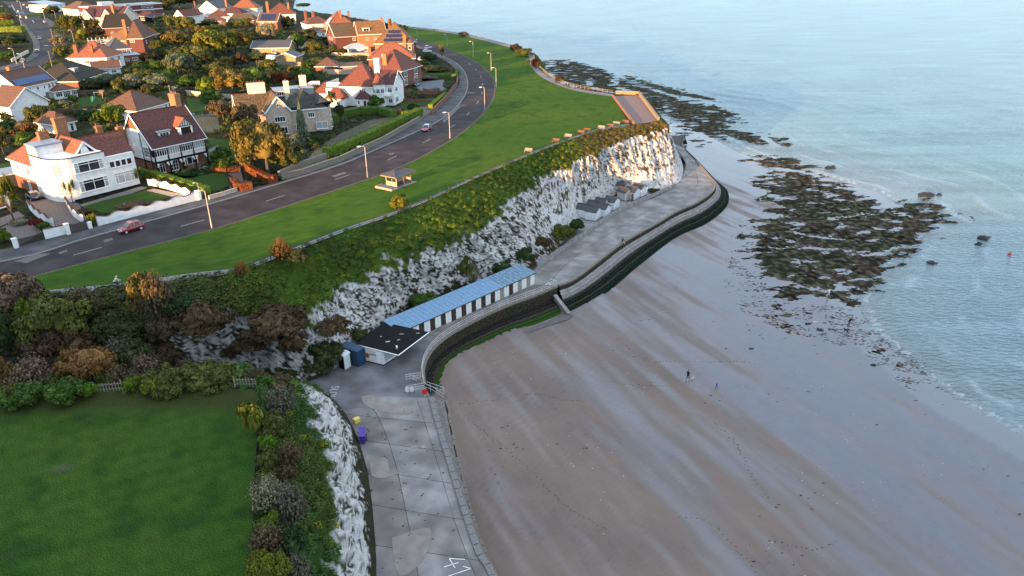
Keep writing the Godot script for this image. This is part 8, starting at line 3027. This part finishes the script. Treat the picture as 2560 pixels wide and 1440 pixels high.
func plant_list() -> void:
	# gardens behind the coast road
	plant(Vector3(-51.28, 0, -148.44), 6.42, 13.83, "tree", "gold", "big golden brown oak on the corner by the flint wall")
	plant(Vector3(-56.55, 0, -156.5), 4.94, 12.72, "tree", "olive", "tall olive oak behind the golden oak")
	plant(Vector3(-65.98, 0, -179.18), 4.07, 10.83, "tree", "brown", "thin browning tree in front of the left wing of the stone house")
	plant(Vector3(-81.4, 0, -205.98), 4.34, 6.69, "tree", "brown", "pale brown leafless crowned tree by the grey path")
	plant(Vector3(-48.91, 0, -152.99), 3.96, 6.14, "tree", "olive", "low olive limb of oak leaning over the flint wall")
	plant(Vector3(-52.92, 0, -182.93), 2.32, 8.06, "conifer", "silver", "slender blue green fir in front of the stone house bay")
	plant(Vector3(-52.46, 0, -172.55), 3.43, 3.88, "bush", "silver", "grey green shrub below the fir at the stone house")
	plant(Vector3(-47.57, 0, -174.35), 2.47, 2.94, "bush", "dark", "dark shrub under the round bay of the stone house")
	plant(Vector3(-91.79, 0, -244.24), 6.78, 10.88, "tree", "gold", "large russet gold tree above the stone garden wall")
	plant(Vector3(-90.44, 0, -250.18), 4.85, 7.88, "tree", "olive", "olive green tree at the right of the russet gold tree")
	plant(Vector3(-102.05, 0, -248.52), 3.8, 6.55, "bush", "lime", "yellow green yucca like shrub before the stone garden wall")
	plant(Vector3(-128.65, 0, -289.2), 5.6, 10.4, "tree", "silver", "silver green willow in the middle of the gardens")
	plant(Vector3(-138.4, 0, -305.58), 3.8, 7.06, "tree", "green", "green tree top behind the silver willow")
	plant(Vector3(-136.51, 0, -349.36), 11.5, 13.15, "tree", "yellow", "broad bright yellow green pine with bare leaning stem")
	plant(Vector3(-132.19, 0, -363.83), 5.97, 11.84, "tree", "orange", "orange brown tree joined to the right of the yellow green pine")
	plant(Vector3(-111.01, 0, -309.4), 4.25, 7.13, "tree", "maroon", "dark red purple plum tree below the yellow green pine")
	plant(Vector3(-116.95, 0, -309.79), 4.26, 4.78, "bush", "gold", "golden shrub left of the red purple plum")
	plant(Vector3(-163.49, 0, -374.13), 7.71, 11.23, "tree", "gold", "gold brown tree left of the yellow green pine")
	plant(Vector3(-209.11, 0, -472.37), 4.67, 11.59, "tree", "olive", "pointed yellow green tree before the white gabled house")
	plant(Vector3(-194.7, 0, -461.23), 7.59, 11.34, "tree", "olive", "dark olive tree right of the pointed yellow green tree")
	plant(Vector3(-175.42, 0, -430.33), 5.89, 7.48, "tree", "gold", "small gold tree before the brown bungalow")
	plant(Vector3(-188.93, 0, -477.99), 6.54, 7.06, "tree", "dark", "dark tree under the brown bungalow")
	plant(Vector3(-170.91, 0, -484), 7.92, 7.14, "tree", "olive", "olive trees below the mossy bungalow")
	plant(Vector3(-130.07, 0, -406.41), 5.53, 11.1, "tree", "pale", "pale golden feathery tree before the solar gabled house")
	plant(Vector3(-147.97, 0, -492.43), 4.67, 9.65, "bush", "dark", "dark green tree below the large red hipped house")
	plant(Vector3(-139.6, 0, -480.88), 5.21, 8.27, "bush", "deep", "dark clipped evergreen block below the red hipped house")
	plant(Vector3(-103.74, 0, -369.47), 4.52, 8.35, "tree", "green", "rounded green tree beside the slate cottage")
	plant(Vector3(-138.13, 0, -427.02), 6.97, 6.37, "bush", "olive", "wide olive shrub behind the slate bungalow")
	plant(Vector3(-111.31, 0, -414.5), 7.86, 6.2, "bush", "deep", "long dark shrub border left of the long brick house")
	plant(Vector3(-82.38, 0, -352.56), 2.87, 4.47, "bush", "olive", "small yellow green bush under the long brick house")
	plant(Vector3(-76.48, 0, -344.94), 2.81, 3.86, "bush", "dark", "small dark bush left of the white conservatory")
	plant(Vector3(-84.58, 0, -272.31), 3.37, 6.38, "tree", "dark", "dark round tree beyond the stone house chimneys")
	plant(Vector3(-80.94, 0, -301.85), 3.3, 4.67, "bush", "dark", "dark hedge shrub beside the grey board fence")
	plant(Vector3(-78.05, 0, -281.21), 4.63, 5.11, "bush", "green", "wide green shrub below the grey board fence")
	plant(Vector3(-84.62, 0, -291.52), 2.4, 3.78, "bush", "gold", "yellow shrub among the dark shrubs below the fence")
	plant(Vector3(-80.57, 0, -263.35), 4.35, 6.2, "tree", "copper", "copper red leafless tree behind the tall cream chimney")
	plant(Vector3(-72.26, 0, -267.16), 2.94, 4.89, "bush", "dark", "dark palm like shrub left of the covered boat")
	plant(Vector3(-98.22, 0, -292.37), 0.96, 4.54, "palm", "pale", "small pale palm by the grey board fence")
	plant(Vector3(-89.28, 0, -263.84), 4.37, 4.84, "bush", "dark", "dark shrub behind the cream chimneys")
	plant(Vector3(-53.98, 0, -225.19), 2.5, 6.02, "bush", "dark", "tall dark clipped bush between the stone house and turret house")
	plant(Vector3(-48.1, 0, -204.47), 1.71, 5, "bush", "deep", "narrow dark shrub at the end of the rounded hedge")
	plant(Vector3(-40.98, 0, -222.65), 3.08, 3.83, "bush", "green", "green shrub under the turret of the white house")
	plant(Vector3(-44.31, 0, -231.24), 1.66, 3.22, "bush", "silver", "grey green shrub at the turret foot")
	plant(Vector3(-32.2, 0, -212.04), 2.12, 2.3, "bush", "pink", "pinkish shrub on the turret house lawn edge")
	plant(Vector3(-28.58, 0, -215.95), 2.15, 2.57, "bush", "dark", "dark round shrub at the end of the clipped hedge")
	plant(Vector3(-29.7, 0, -328.09), 2.3, 5.68, "palm", "gold", "golden leaved palm beside the road bend")
	plant(Vector3(-34.35, 0, -322.07), 4.34, 3.96, "bush", "dark", "dark shrubs between the parked cars and the bend")
	plant(Vector3(-29.32, 0, -295.3), 4.8, 2.45, "bush", "olive", "low olive bed above the small square lawn")
	plant(Vector3(-21.23, 0, -251.84), 1.79, 3.46, "bush", "silver", "grey green shrub at the corner of the gravel drive")
	plant(Vector3(-31.98, 0, -275.6), 4.5, 1.73, "bush", "grey", "low grey rock garden border above the gravel drive")
	plant(Vector3(-132.56, 0, -266.31), 6.67, 6.95, "tree", "olive", "spreading olive tree in the middle left garden")
	plant(Vector3(-132.21, 0, -257.98), 4.32, 6.09, "tree", "pale", "pale straw coloured shrub in the middle left garden")
	plant(Vector3(-124.01, 0, -261.61), 5.09, 5.49, "bush", "silver", "grey green mounded shrub in the middle left garden")
	plant(Vector3(-126.83, 0, -274.8), 3.81, 5.72, "tree", "lime", "fresh lime green tree above the grey green mound")
	plant(Vector3(-134.52, 0, -254.13), 3.55, 5.35, "bush", "olive", "olive shrub left of the straw coloured shrub")
	plant(Vector3(-145.17, 0, -267.03), 4.47, 4.89, "bush", "silver", "silver green shrub below the dark bungalow")
	plant(Vector3(-147.94, 0, -261.3), 4.38, 4.12, "bush", "deep", "dark hedge shrub under the dark bungalow")
	plant(Vector3(-119.5, 0, -216.16), 3.66, 3.51, "bush", "dark", "dark shrub left of the hipped garage house")
	plant(Vector3(-107.85, 0, -195.87), 3.89, 8.01, "tree", "lime", "bright yellow green poplar behind the white house roof")
	plant(Vector3(-110.75, 0, -194.54), 2.21, 4.28, "tree", "dark", "dark tree left of the bright poplar")
	plant(Vector3(-140.54, 0, -236.14), 1.59, 2.78, "bush", "green", "round green bush beside the conservatory")
	plant(Vector3(-140.98, 0, -226.3), 1.02, 1.71, "bush", "green", "clipped round bush before the conservatory")
	plant(Vector3(-128.28, 0, -197.74), 3.94, 7.01, "tree", "olive", "autumn olive tree left of the white outbuilding")
	plant(Vector3(-126.01, 0, -185.93), 3.99, 5.15, "tree", "orange", "orange tinted tree left of the white house roof")
	plant(Vector3(-128.84, 0, -183.85), 3.16, 6.11, "tree", "dark", "dark tree at the left edge above the white house")
	plant(Vector3(-120.69, 0, -169.41), 1.95, 7.13, "tree", "gold", "golden tree cut by the left edge")
	plant(Vector3(-119.68, 0, -177.19), 3.05, 3.97, "bush", "green", "green shrub behind the left wing of the white house")
	plant(Vector3(-139.99, 0, -203.33), 2.89, 4.99, "tree", "deep", "deep green tree below the white gable at the left edge")
	plant(Vector3(-87.15, 0, -119.72), 2.86, 8.32, "palm", "yellow", "cordyline tree with golden heads on the left drive")
	plant(Vector3(-83.24, 0, -131.17), 1.31, 3.93, "palm", "lime", "spiky green yucca at the curved corner of the white house")
	plant(Vector3(-75.81, 0, -142.87), 1.66, 3.36, "palm", "green", "green palm at the right end of the white house")
	plant(Vector3(-81.86, 0, -117.55), 1.06, 2.04, "bush", "red", "dark red shrub beside the short wavy wall")
	plant(Vector3(-80.22, 0, -116.52), 1.26, 1.6, "bush", "green", "green shrub beside the dark red shrub")
	plant(Vector3(-86.29, 0, -119.7), 1.79, 1.11, "bush", "pale", "pale grasses bordering the left drive")
	plant(Vector3(-83.55, 0, -110.96), 1.51, 2.79, "bush", "lime", "bright clipped bush at the bottom left drive gate")
	plant(Vector3(-73.32, 0, -119.33), 0.78, 2.21, "bush", "yellow", "yellow topiary bush in the white wall planter")
	plant(Vector3(-77.4, 0, -124.77), 1.48, 1.07, "bush", "rust", "russet heather bed behind the white wall corner")
	plant(Vector3(-71.1, 0, -129.14), 3.43, 0.78, "bush", "brown", "low brown border along the inside of the long white wall")
	plant(Vector3(-68.63, 0, -149.03), 2.59, 1.91, "bush", "dark", "dark shrubs below the timbered house porch")
	plant(Vector3(-66.06, 0, -161.94), 2.78, 3.24, "bush", "green", "green bank of shrubs right of the timbered house")
	plant(Vector3(-62.57, 0, -153.47), 2.21, 3.1, "bush", "lime", "bright green leaning shrub beside the oak")
	plant(Vector3(-227.74, 0, -405.24), 4.05, 9.09, "tree", "yellow", "bright yellow tree beside the side road")
	plant(Vector3(-264.65, 0, -460.69), 7.68, 13.57, "tree", "olive", "large olive and gold tree left of the half timbered house")
	plant(Vector3(-230.25, 0, -387.68), 5.39, 7.77, "tree", "pale", "pale feathery silver tree beside the side road")
	plant(Vector3(-211.17, 0, -354.85), 3.95, 5.39, "bush", "olive", "olive shrub under the pale feathery tree")
	plant(Vector3(-254.58, 0, -466.9), 5.18, 9.2, "tree", "gold", "small gold tree below the half timbered house")
	plant(Vector3(-233.79, 0, -429.24), 5.95, 7.46, "tree", "maroon", "dark plum coloured tree beside the gold tree")
	plant(Vector3(-284.91, 0, -555.51), 4.63, 9.73, "tree", "gold", "ivy gold tree right of the half timbered house")
	plant(Vector3(-293.82, 0, -592.22), 6.58, 10.33, "tree", "olive", "olive tree between the timbered house and the flats")
	plant(Vector3(-356.64, 0, -599.65), 6.74, 9.88, "tree", "deep", "dark tree beside the white wall at the junction")
	plant(Vector3(-423.65, 0, -706.64), 7.22, 8.83, "tree", "olive", "olive tree at the top of the side road")
	plant(Vector3(-357.17, 0, -543.81), 7.66, 6.91, "tree", "orange", "orange lit clipped tree at the left edge of the side road")  # orange leaf colour stands for low sun on the crown
	plant(Vector3(-258.86, 0, -393.41), 8.79, 7.09, "tree", "deep", "dark shrub mass at the left edge by the side road")
	plant(Vector3(-228.64, 0, -342.17), 4.78, 4.18, "bush", "green", "green shrubs below the white car park wall")
	plant(Vector3(-245.8, 0, -372.52), 2.08, 4.89, "palm", "olive", "small palm at the left edge by the side road")
	plant(Vector3(-280.64, 0, -618.36), 11.98, 11.94, "tree", "deep", "dark trees right of the brick flats")
	plant(Vector3(-293.75, 0, -688.87), 17.18, 13.22, "tree", "deep", "dark tree belt at the top behind the flats")
	plant(Vector3(-241.04, 0, -531.32), 5.86, 5.2, "bush", "green", "green shrub beside the red roofed shed")
	plant(Vector3(-200.19, 0, -432.54), 8.33, 6.45, "bush", "deep", "dark shrub mass right of the brown tiled house")
	plant(Vector3(-170.17, 0, -366.74), 5.05, 6.65, "tree", "olive", "olive tree right of the gabled brick house")
	plant(Vector3(-155.84, 0, -324.24), 4.48, 4.97, "bush", "maroon", "maroon shrub below the flat brick extension")
	plant(Vector3(-154.61, 0, -312.27), 2.59, 3.22, "bush", "green", "green shrub beside the flat brick extension")
	plant(Vector3(-127.77, 0, -299.46), 4.96, 4.64, "bush", "deep", "dark shrub border in the middle of the gardens")
	plant(Vector3(-122.29, 0, -363.08), 3.96, 4.59, "bush", "gold", "small gold bush before the slate bungalow")
	plant(Vector3(-114.4, 0, -269.6), 3.73, 4.23, "bush", "maroon", "deep maroon shrub by the stone garden wall")
	plant(Vector3(-189.94, 0, -402.1), 4.43, 4.83, "bush", "dark", "dark round bush below the brown tiled house")
	plant(Vector3(-105.62, 0, -273.55), 3.02, 3.72, "bush", "green", "green bush above the stone garden wall")
	plant(Vector3(-155.21, 0, -482.44), 5.24, 5.7, "tree", "olive", "olive tree left of the dark evergreen block")
	plant(Vector3(-160.6, 0, -426.93), 7, 5.1, "tree", "deep", "deep green tree behind the broad yellow pine")
	plant(Vector3(-129.45, 0, -316.42), 5.23, 6.47, "tree", "deep", "deep green tree left under the broad yellow pine")
	plant(Vector3(-115.11, 0, -293.42), 5.66, 5.46, "bush", "olive", "olive thicket under the leaning pine stem")
	plant(Vector3(-153.45, 0, -336.85), 5.57, 6.17, "tree", "deep", "deep green tree behind the silver willow")
	plant(Vector3(-113.03, 0, -333.99), 4.57, 3.41, "bush", "olive", "olive bush left of the white van")
	plant(Vector3(-94.88, 0, -390.61), 6.34, 4.7, "bush", "deep", "dark shrubs before the long brick house end wall")
	plant(Vector3(-81, 0, -319.13), 5.22, 2.95, "bush", "olive", "olive bed above the pyramid roofed garage")
	plant(Vector3(-47.29, 0, -278.4), 3.04, 2.33, "bush", "deep", "dark bush behind the turret house roof")
	plant(Vector3(-120.07, 0, -235.1), 3.95, 3.27, "bush", "deep", "dark shrub behind the hipped garage house")
	plant(Vector3(-109.65, 0, -248.93), 3.46, 2.9, "bush", "brown", "brown shrub against the stone garden wall")
	plant(Vector3(-121.59, 0, -207.81), 2.94, 3.4, "bush", "dark", "dark shrub behind the brown board fence")
	plant(Vector3(-139.37, 0, -229.42), 2.58, 1.97, "bush", "silver", "small silver border by the conservatory lawn")
	plant(Vector3(-138.68, 0, -335.8), 6.46, 7.67, "tree", "olive", "big olive tree in front of the dark trees beside the yellow pine")
	plant(Vector3(-136.41, 0, -316.89), 4.37, 5.84, "tree", "green", "green tree between the silver willow and the yellow pine")
	plant(Vector3(-139.44, 0, -294.95), 4.9, 6.09, "tree", "green", "green tree below the maroon shrub near the flat brick extension")
	plant(Vector3(-145.15, 0, -290.21), 4.03, 4.51, "bush", "olive", "olive bush right of the low tiled house")
	plant(Vector3(-95.21, 0, -233.83), 3.91, 4.49, "bush", "green", "green thicket along the stone garden wall")
	plant(Vector3(-115.6, 0, -265.34), 4.42, 4.73, "bush", "green", "green bush below the silver willow")
	plant(Vector3(-93.57, 0, -272.84), 4.51, 6.53, "tree", "green", "green tree right of the olive tree above the stone house")
	plant(Vector3(-98.48, 0, -306.32), 4.2, 4.41, "bush", "olive", "olive hedge shrub under the grey board fence")
	plant(Vector3(-98.49, 0, -332.96), 4.54, 3.74, "bush", "deep", "dark bush right of the buff garage")
	plant(Vector3(-93.58, 0, -363.96), 5.93, 5.14, "bush", "olive", "olive shrub bank left of the long brick house wall")
	plant(Vector3(-114.77, 0, -370.33), 4.03, 4.85, "tree", "olive", "olive tree behind the slate roof ridge")
	plant(Vector3(-139.68, 0, -397.92), 6.51, 6.76, "tree", "gold", "golden tree left of the slate bungalow")
	plant(Vector3(-171.84, 0, -445.2), 7.3, 6.62, "tree", "olive", "olive tree behind the broad yellow pine crown")
	plant(Vector3(-149.75, 0, -336.59), 5.56, 6.16, "tree", "olive", "olive tree before the gold brown tree")
	plant(Vector3(-121.43, 0, -249.56), 3.48, 3.96, "bush", "deep", "dark bush behind the hipped garage roof")
	plant(Vector3(-145.19, 0, -229.71), 2.59, 3.21, "bush", "olive", "olive bush below the porch of the solar terrace house")
	plant(Vector3(-139.73, 0, -214.22), 3.64, 4.18, "tree", "green", "green tree below the white gable at the left")
	plant(Vector3(-63.07, 0, -176.99), 3.01, 3.57, "bush", "dark", "dark shrub at the foot of the stone house gable")
	# belt of shrubs along the sea at the far point
	plant(Vector3(-64.63, 0, -448.91), 6, 5.34, "bush", "dark", "dark hedge mass on the far seaward edge")
	plant(Vector3(-77.32, 0, -469.56), 6.29, 4.18, "bush", "deep", "low dark thicket left of the far hedge mass")
	plant(Vector3(-25.42, 0, -423.19), 3.38, 2.95, "bush", "brown", "small brown bush on the far cliff edge")
	plant(Vector3(2.99, 0, -358.04), 3.43, 3.62, "bush", "rust", "russet bush on the cliff edge beyond the walkers")
	plant(Vector3(6.42, 0, -338.85), 4.52, 3.79, "bush", "olive", "olive thicket on the bluff beside the far path")
	plant(Vector3(10.56, 0, -301.38), 2.43, 4.04, "bush", "copper", "orange lit bush at the bluff edge by the walkers")  # sunlit orange painted in as copper leaves
	plant(Vector3(18, 0, -266.28), 2.16, 2.51, "bush", "rust", "russet bush beside the path before the terrace")
	plant(Vector3(-179.09, 0, -673.17), 7.3, 4.55, "tree", "deep", "dark tree clump on the coast beyond the red hipped house")
	# the overgrown gap at the left
	plant(Vector3(-67.57, -1, -88.35), 3.6, 5.67, "bush", "pink", "pink and orange tipped shrub at the left edge beside the path")
	plant(Vector3(-59.87, -3, -83.91), 5.09, 6.44, "bush", "olive", "big rounded olive shrub with yellow green shoulder")
	plant(Vector3(-63.4, -1.5, -85.68), 2.44, 4.14, "bush", "lime", "yellow green shoulder of shrub below the cliff path")
	plant(Vector3(-57.56, -2, -86.51), 3.28, 4.77, "twig", "brown", "bare twiggy brown shrub below the cliff path")
	plant(Vector3(-49.29, -1, -86.52), 2.61, 6.56, "bush", "gold", "golden lit rounded shrub beside the cyclist")  # gold of the low sun is put into the leaf colour
	plant(Vector3(-47.13, -1.2, -85.92), 2.97, 6.43, "twig", "brown", "brown leafless thicket right of the golden shrub")
	plant(Vector3(-41.82, -3.5, -85.57), 4.35, 4.79, "bush", "rust", "broad rust red shrub left of the chalk gap")
	plant(Vector3(-45.01, -0.8, -87.47), 3.01, 2.4, "bush", "dark", "dark green low scrub beside the white path")
	plant(Vector3(-46.96, -5, -86.16), 3.03, 4.28, "bush", "brown", "dark brown shrub in the middle of the gap")
	plant(Vector3(-52.44, -4, -84.47), 3.51, 4.78, "bush", "deep", "dark green brown shrub under the bare thicket")
	plant(Vector3(-60.39, -5, -81.09), 4.47, 5.29, "bush", "maroon", "dark maroon bramble at the left of the gap")
	plant(Vector3(-65.56, -4, -81.53), 2.37, 5.83, "bush", "dark", "dark green shrub at the left edge of the gap")
	plant(Vector3(-58.54, -2, -70.63), 1.63, 3.72, "bush", "orange", "orange lit shrub at the left edge above the field")  # leaf colour carries the orange sunlight
	plant(Vector3(-56.74, -5, -82.05), 3.18, 4.74, "bush", "rust", "dark rust bramble in the hollow of the gap")
	plant(Vector3(-49.44, -6, -80.55), 3.41, 4.44, "bush", "deep", "nearly black green thicket low in the gap")
	plant(Vector3(-46.12, -7.5, -82.95), 3.24, 3.68, "bush", "maroon", "maroon brown bramble beside the wooden post")
	plant(Vector3(-50.7, -5, -80.41), 2.35, 3.53, "twig", "grey", "bare grey twiggy bush in the gap")
	plant(Vector3(-48.85, -2.5, -71.67), 3.53, 5.07, "tree", "orange", "bright orange and yellow autumn tree above the field fence")  # autumn leaves, with sunlit orange added to their colour
	plant(Vector3(-51.45, -2.5, -72.15), 2.13, 3.78, "bush", "gold", "golden green half of the autumn tree by the fence")
	plant(Vector3(-53.93, -1.5, -68.94), 2.73, 3.9, "twig", "pink", "pale pinkish brown shrub above the field corner")
	plant(Vector3(-51.32, 0, -63.88), 2.77, 2.38, "bush", "green", "mounded green hedge shrub at the left end of the field")
	plant(Vector3(-47.27, 0, -64.19), 2.56, 2.73, "bush", "green", "dense green shrub left of the picket fence")
	plant(Vector3(-53.45, 0, -63.92), 1.49, 2.48, "bush", "olive", "olive hedge shrub at the far left of the field edge")
	plant(Vector3(-45.12, 0, -64.91), 1.08, 2, "bush", "bright", "small bright green shrub at the end of the picket fence")
	plant(Vector3(-43.64, -1, -68.39), 2.03, 2.59, "twig", "brown", "pale brown twiggy shrub behind the picket fence")
	plant(Vector3(-41.04, 0, -65.77), 1.09, 1.82, "bush", "lime", "yellow green shrub growing through the picket fence")
	plant(Vector3(-38.84, 0, -65.19), 1.29, 2.25, "bush", "yellow", "yellow leaved shrub right of the picket fence")
	plant(Vector3(-37.07, -0.5, -66.3), 2.85, 3.53, "bush", "olive", "wide olive shrub along the middle of the field edge")
	plant(Vector3(-33.29, -0.8, -67.09), 3.1, 3.57, "bush", "olive", "olive and rust shrub left of the field gate")
	plant(Vector3(-42.9, -2.5, -72.43), 1.9, 3.25, "twig", "pink", "pinkish twig shrub behind the field edge")
	plant(Vector3(-38.41, -3, -72.71), 2.14, 2.74, "bush", "brown", "brown shrub behind the wide olive shrub")
	plant(Vector3(-32.91, -3.5, -72.96), 2.63, 2.21, "bush", "green", "green shrub beyond the field gate")
	plant(Vector3(-30.32, -3, -72.56), 1.66, 1.65, "bush", "brown", "brown grassy shrub beyond the field gate")
	plant(Vector3(-27.24, -1, -68.35), 1.12, 1.56, "bush", "green", "small green bush at the corner beside the gate")
	plant(Vector3(-26.32, -2.5, -68.76), 1.82, 2.64, "bush", "brown", "brown scrub on the corner bank above the slipway")
	plant(Vector3(-39.41, 0, -96.18), 1.3, 2.53, "twig", "orange", "dry orange shrub beside the cliff path")
	plant(Vector3(-35.13, 0, -102.11), 2.16, 3.61, "twig", "orange", "large dry orange shrub on the cliff edge")
	plant(Vector3(-32.96, -0.5, -102.45), 2.17, 2.65, "bush", "deep", "dark evergreen scrub beside the dry orange shrub")
	plant(Vector3(-33.86, -6.5, -90.94), 5.76, 3.97, "bush", "rust", "long rust red bramble mass above the chalk gap")
	plant(Vector3(-30.88, -8, -88.68), 2.56, 2.95, "bush", "rust", "lower rust bramble beside the handrail")
	plant(Vector3(-37.11, -8, -89.25), 2.86, 1.68, "bush", "rust", "oval rust bramble island in the chalk")
	plant(Vector3(-40.23, -9.5, -89.63), 1.73, 1.05, "bush", "maroon", "small maroon bramble island low in the chalk")
	plant(Vector3(-25.87, -8, -92.93), 2.65, 2.64, "bush", "rust", "rust bramble on the chalk behind the kiosk")
	plant(Vector3(-28.25, -13, -90.53), 2.65, 3.11, "bush", "deep", "dark scrub at the bank foot left of the toilet")
	plant(Vector3(-26.97, -11.5, -90.84), 2.64, 3.34, "bush", "deep", "dark scrub behind the blue container")
	plant(Vector3(-32.53, -13, -91.17), 2.67, 1.77, "bush", "deep", "dark weeds at the foot of the chalk in the gap")
	plant(Vector3(-42.03, -5.5, -91.05), 3.17, 2.56, "bush", "maroon", "maroon scrub at the head of the chalk gap")
	# shrubs along the seaward side of the field
	plant(Vector3(-23.88, -0.6, -62.12), 2.08, 3.41, "twig", "grey", "dark grey twiggy shrub nearest the field corner")
	plant(Vector3(-24.95, 0, -57.91), 1.38, 3.96, "bush", "yellow", "yellow olive shrub at the edge of the field")
	plant(Vector3(-23.42, -0.4, -58.1), 1.58, 3.06, "bush", "olive", "olive green shrub behind the yellow olive shrub")
	plant(Vector3(-23.07, 0, -55.56), 0.95, 1.94, "bush", "bright", "small bright green bush on the field side")
	plant(Vector3(-20.87, -1, -54.25), 1.79, 2.76, "twig", "brown", "brown twiggy thicket above the green bank")
	plant(Vector3(-22.21, 0, -52.46), 1.02, 2.42, "bush", "olive", "round clipped olive bush at the field edge")
	plant(Vector3(-21.45, 0, -50.28), 0.89, 1.94, "bush", "olive", "second round clipped olive bush just below the first")
	plant(Vector3(-20.46, -0.8, -52.02), 1.2, 2.03, "bush", "rust", "rusty shrub behind the two round clipped bushes")
	plant(Vector3(-20.65, 0, -47.5), 1.91, 3.2, "twig", "pale", "pale bare twig shrub halfway down the field edge")
	plant(Vector3(-18.66, -1, -46.65), 1.95, 4.26, "twig", "grey", "dark leafless thicket on the lower green bank")
	plant(Vector3(-19.81, 0, -44.26), 1.13, 2.29, "bush", "lime", "yellow green bush below the pale bare shrub")
	plant(Vector3(-19.1, 0, -41.92), 1.79, 3.24, "twig", "brown", "brown bare shrub near the bottom of the field edge")
	plant(Vector3(-17.76, -1, -42.89), 1.76, 3.12, "bush", "dark", "dark green shrub on the bank near the bottom")
	plant(Vector3(-18.2, 0, -39.75), 1.73, 2.99, "bush", "yellow", "yellow flowering shrub at the bottom edge of the view")
	plant(Vector3(-16.72, -1.5, -40.73), 1.55, 2.88, "twig", "grey", "grey twiggy thicket at the bottom edge of the view")
	# foot of the chalk by the chalets and huts
	plant(Vector3(-7.05, -13, -121.82), 1.64, 4.04, "bush", "pale", "pale pampas clump behind the middle of the chalet row")
	plant(Vector3(-8.83, -11.5, -121.24), 1.85, 4.77, "bush", "olive", "olive ivy clump above the pampas behind the chalets")
	plant(Vector3(-15.22, -13, -111.2), 2.77, 3.05, "bush", "green", "bright green patch of scrub behind the blue roof")
	plant(Vector3(-2.27, -13, -126.33), 2.68, 3.31, "bush", "dark", "dark scrub behind the right part of the chalet roof")
	plant(Vector3(2.42, -13, -131.12), 2.37, 3.4, "bush", "dark", "dark green scrub above the end of the chalet row")
	plant(Vector3(10.68, -12.8, -142.39), 2.96, 3.59, "bush", "olive", "dark olive scrub beside the low promenade wall")
	plant(Vector3(14.2, -13, -148.89), 2.2, 2.79, "bush", "dark", "dark scrub below the leftmost beach huts")
	plant(Vector3(6.46, -11, -133.46), 1.99, 2.55, "bush", "rust", "rusty scrub at the foot of the chalk left of the huts")
	plant(Vector3(36.49, -13.3, -176.84), 1.83, 1.06, "bush", "deep", "low dark weeds right of the last beach hut")
	plant(Vector3(-19.58, -12.5, -95.33), 1.53, 1.39, "bush", "deep", "weeds behind the black roofed kiosk")
	plant(Vector3(-23.74, -12, -98.26), 1.56, 2.12, "bush", "deep", "dark scrub on the bank behind the kiosk")
	plant(Vector3(-20.67, -0.4, -127.65), 2.24, 3.09, "bush", "yellow", "yellow gorse clump spilling over the cliff edge")
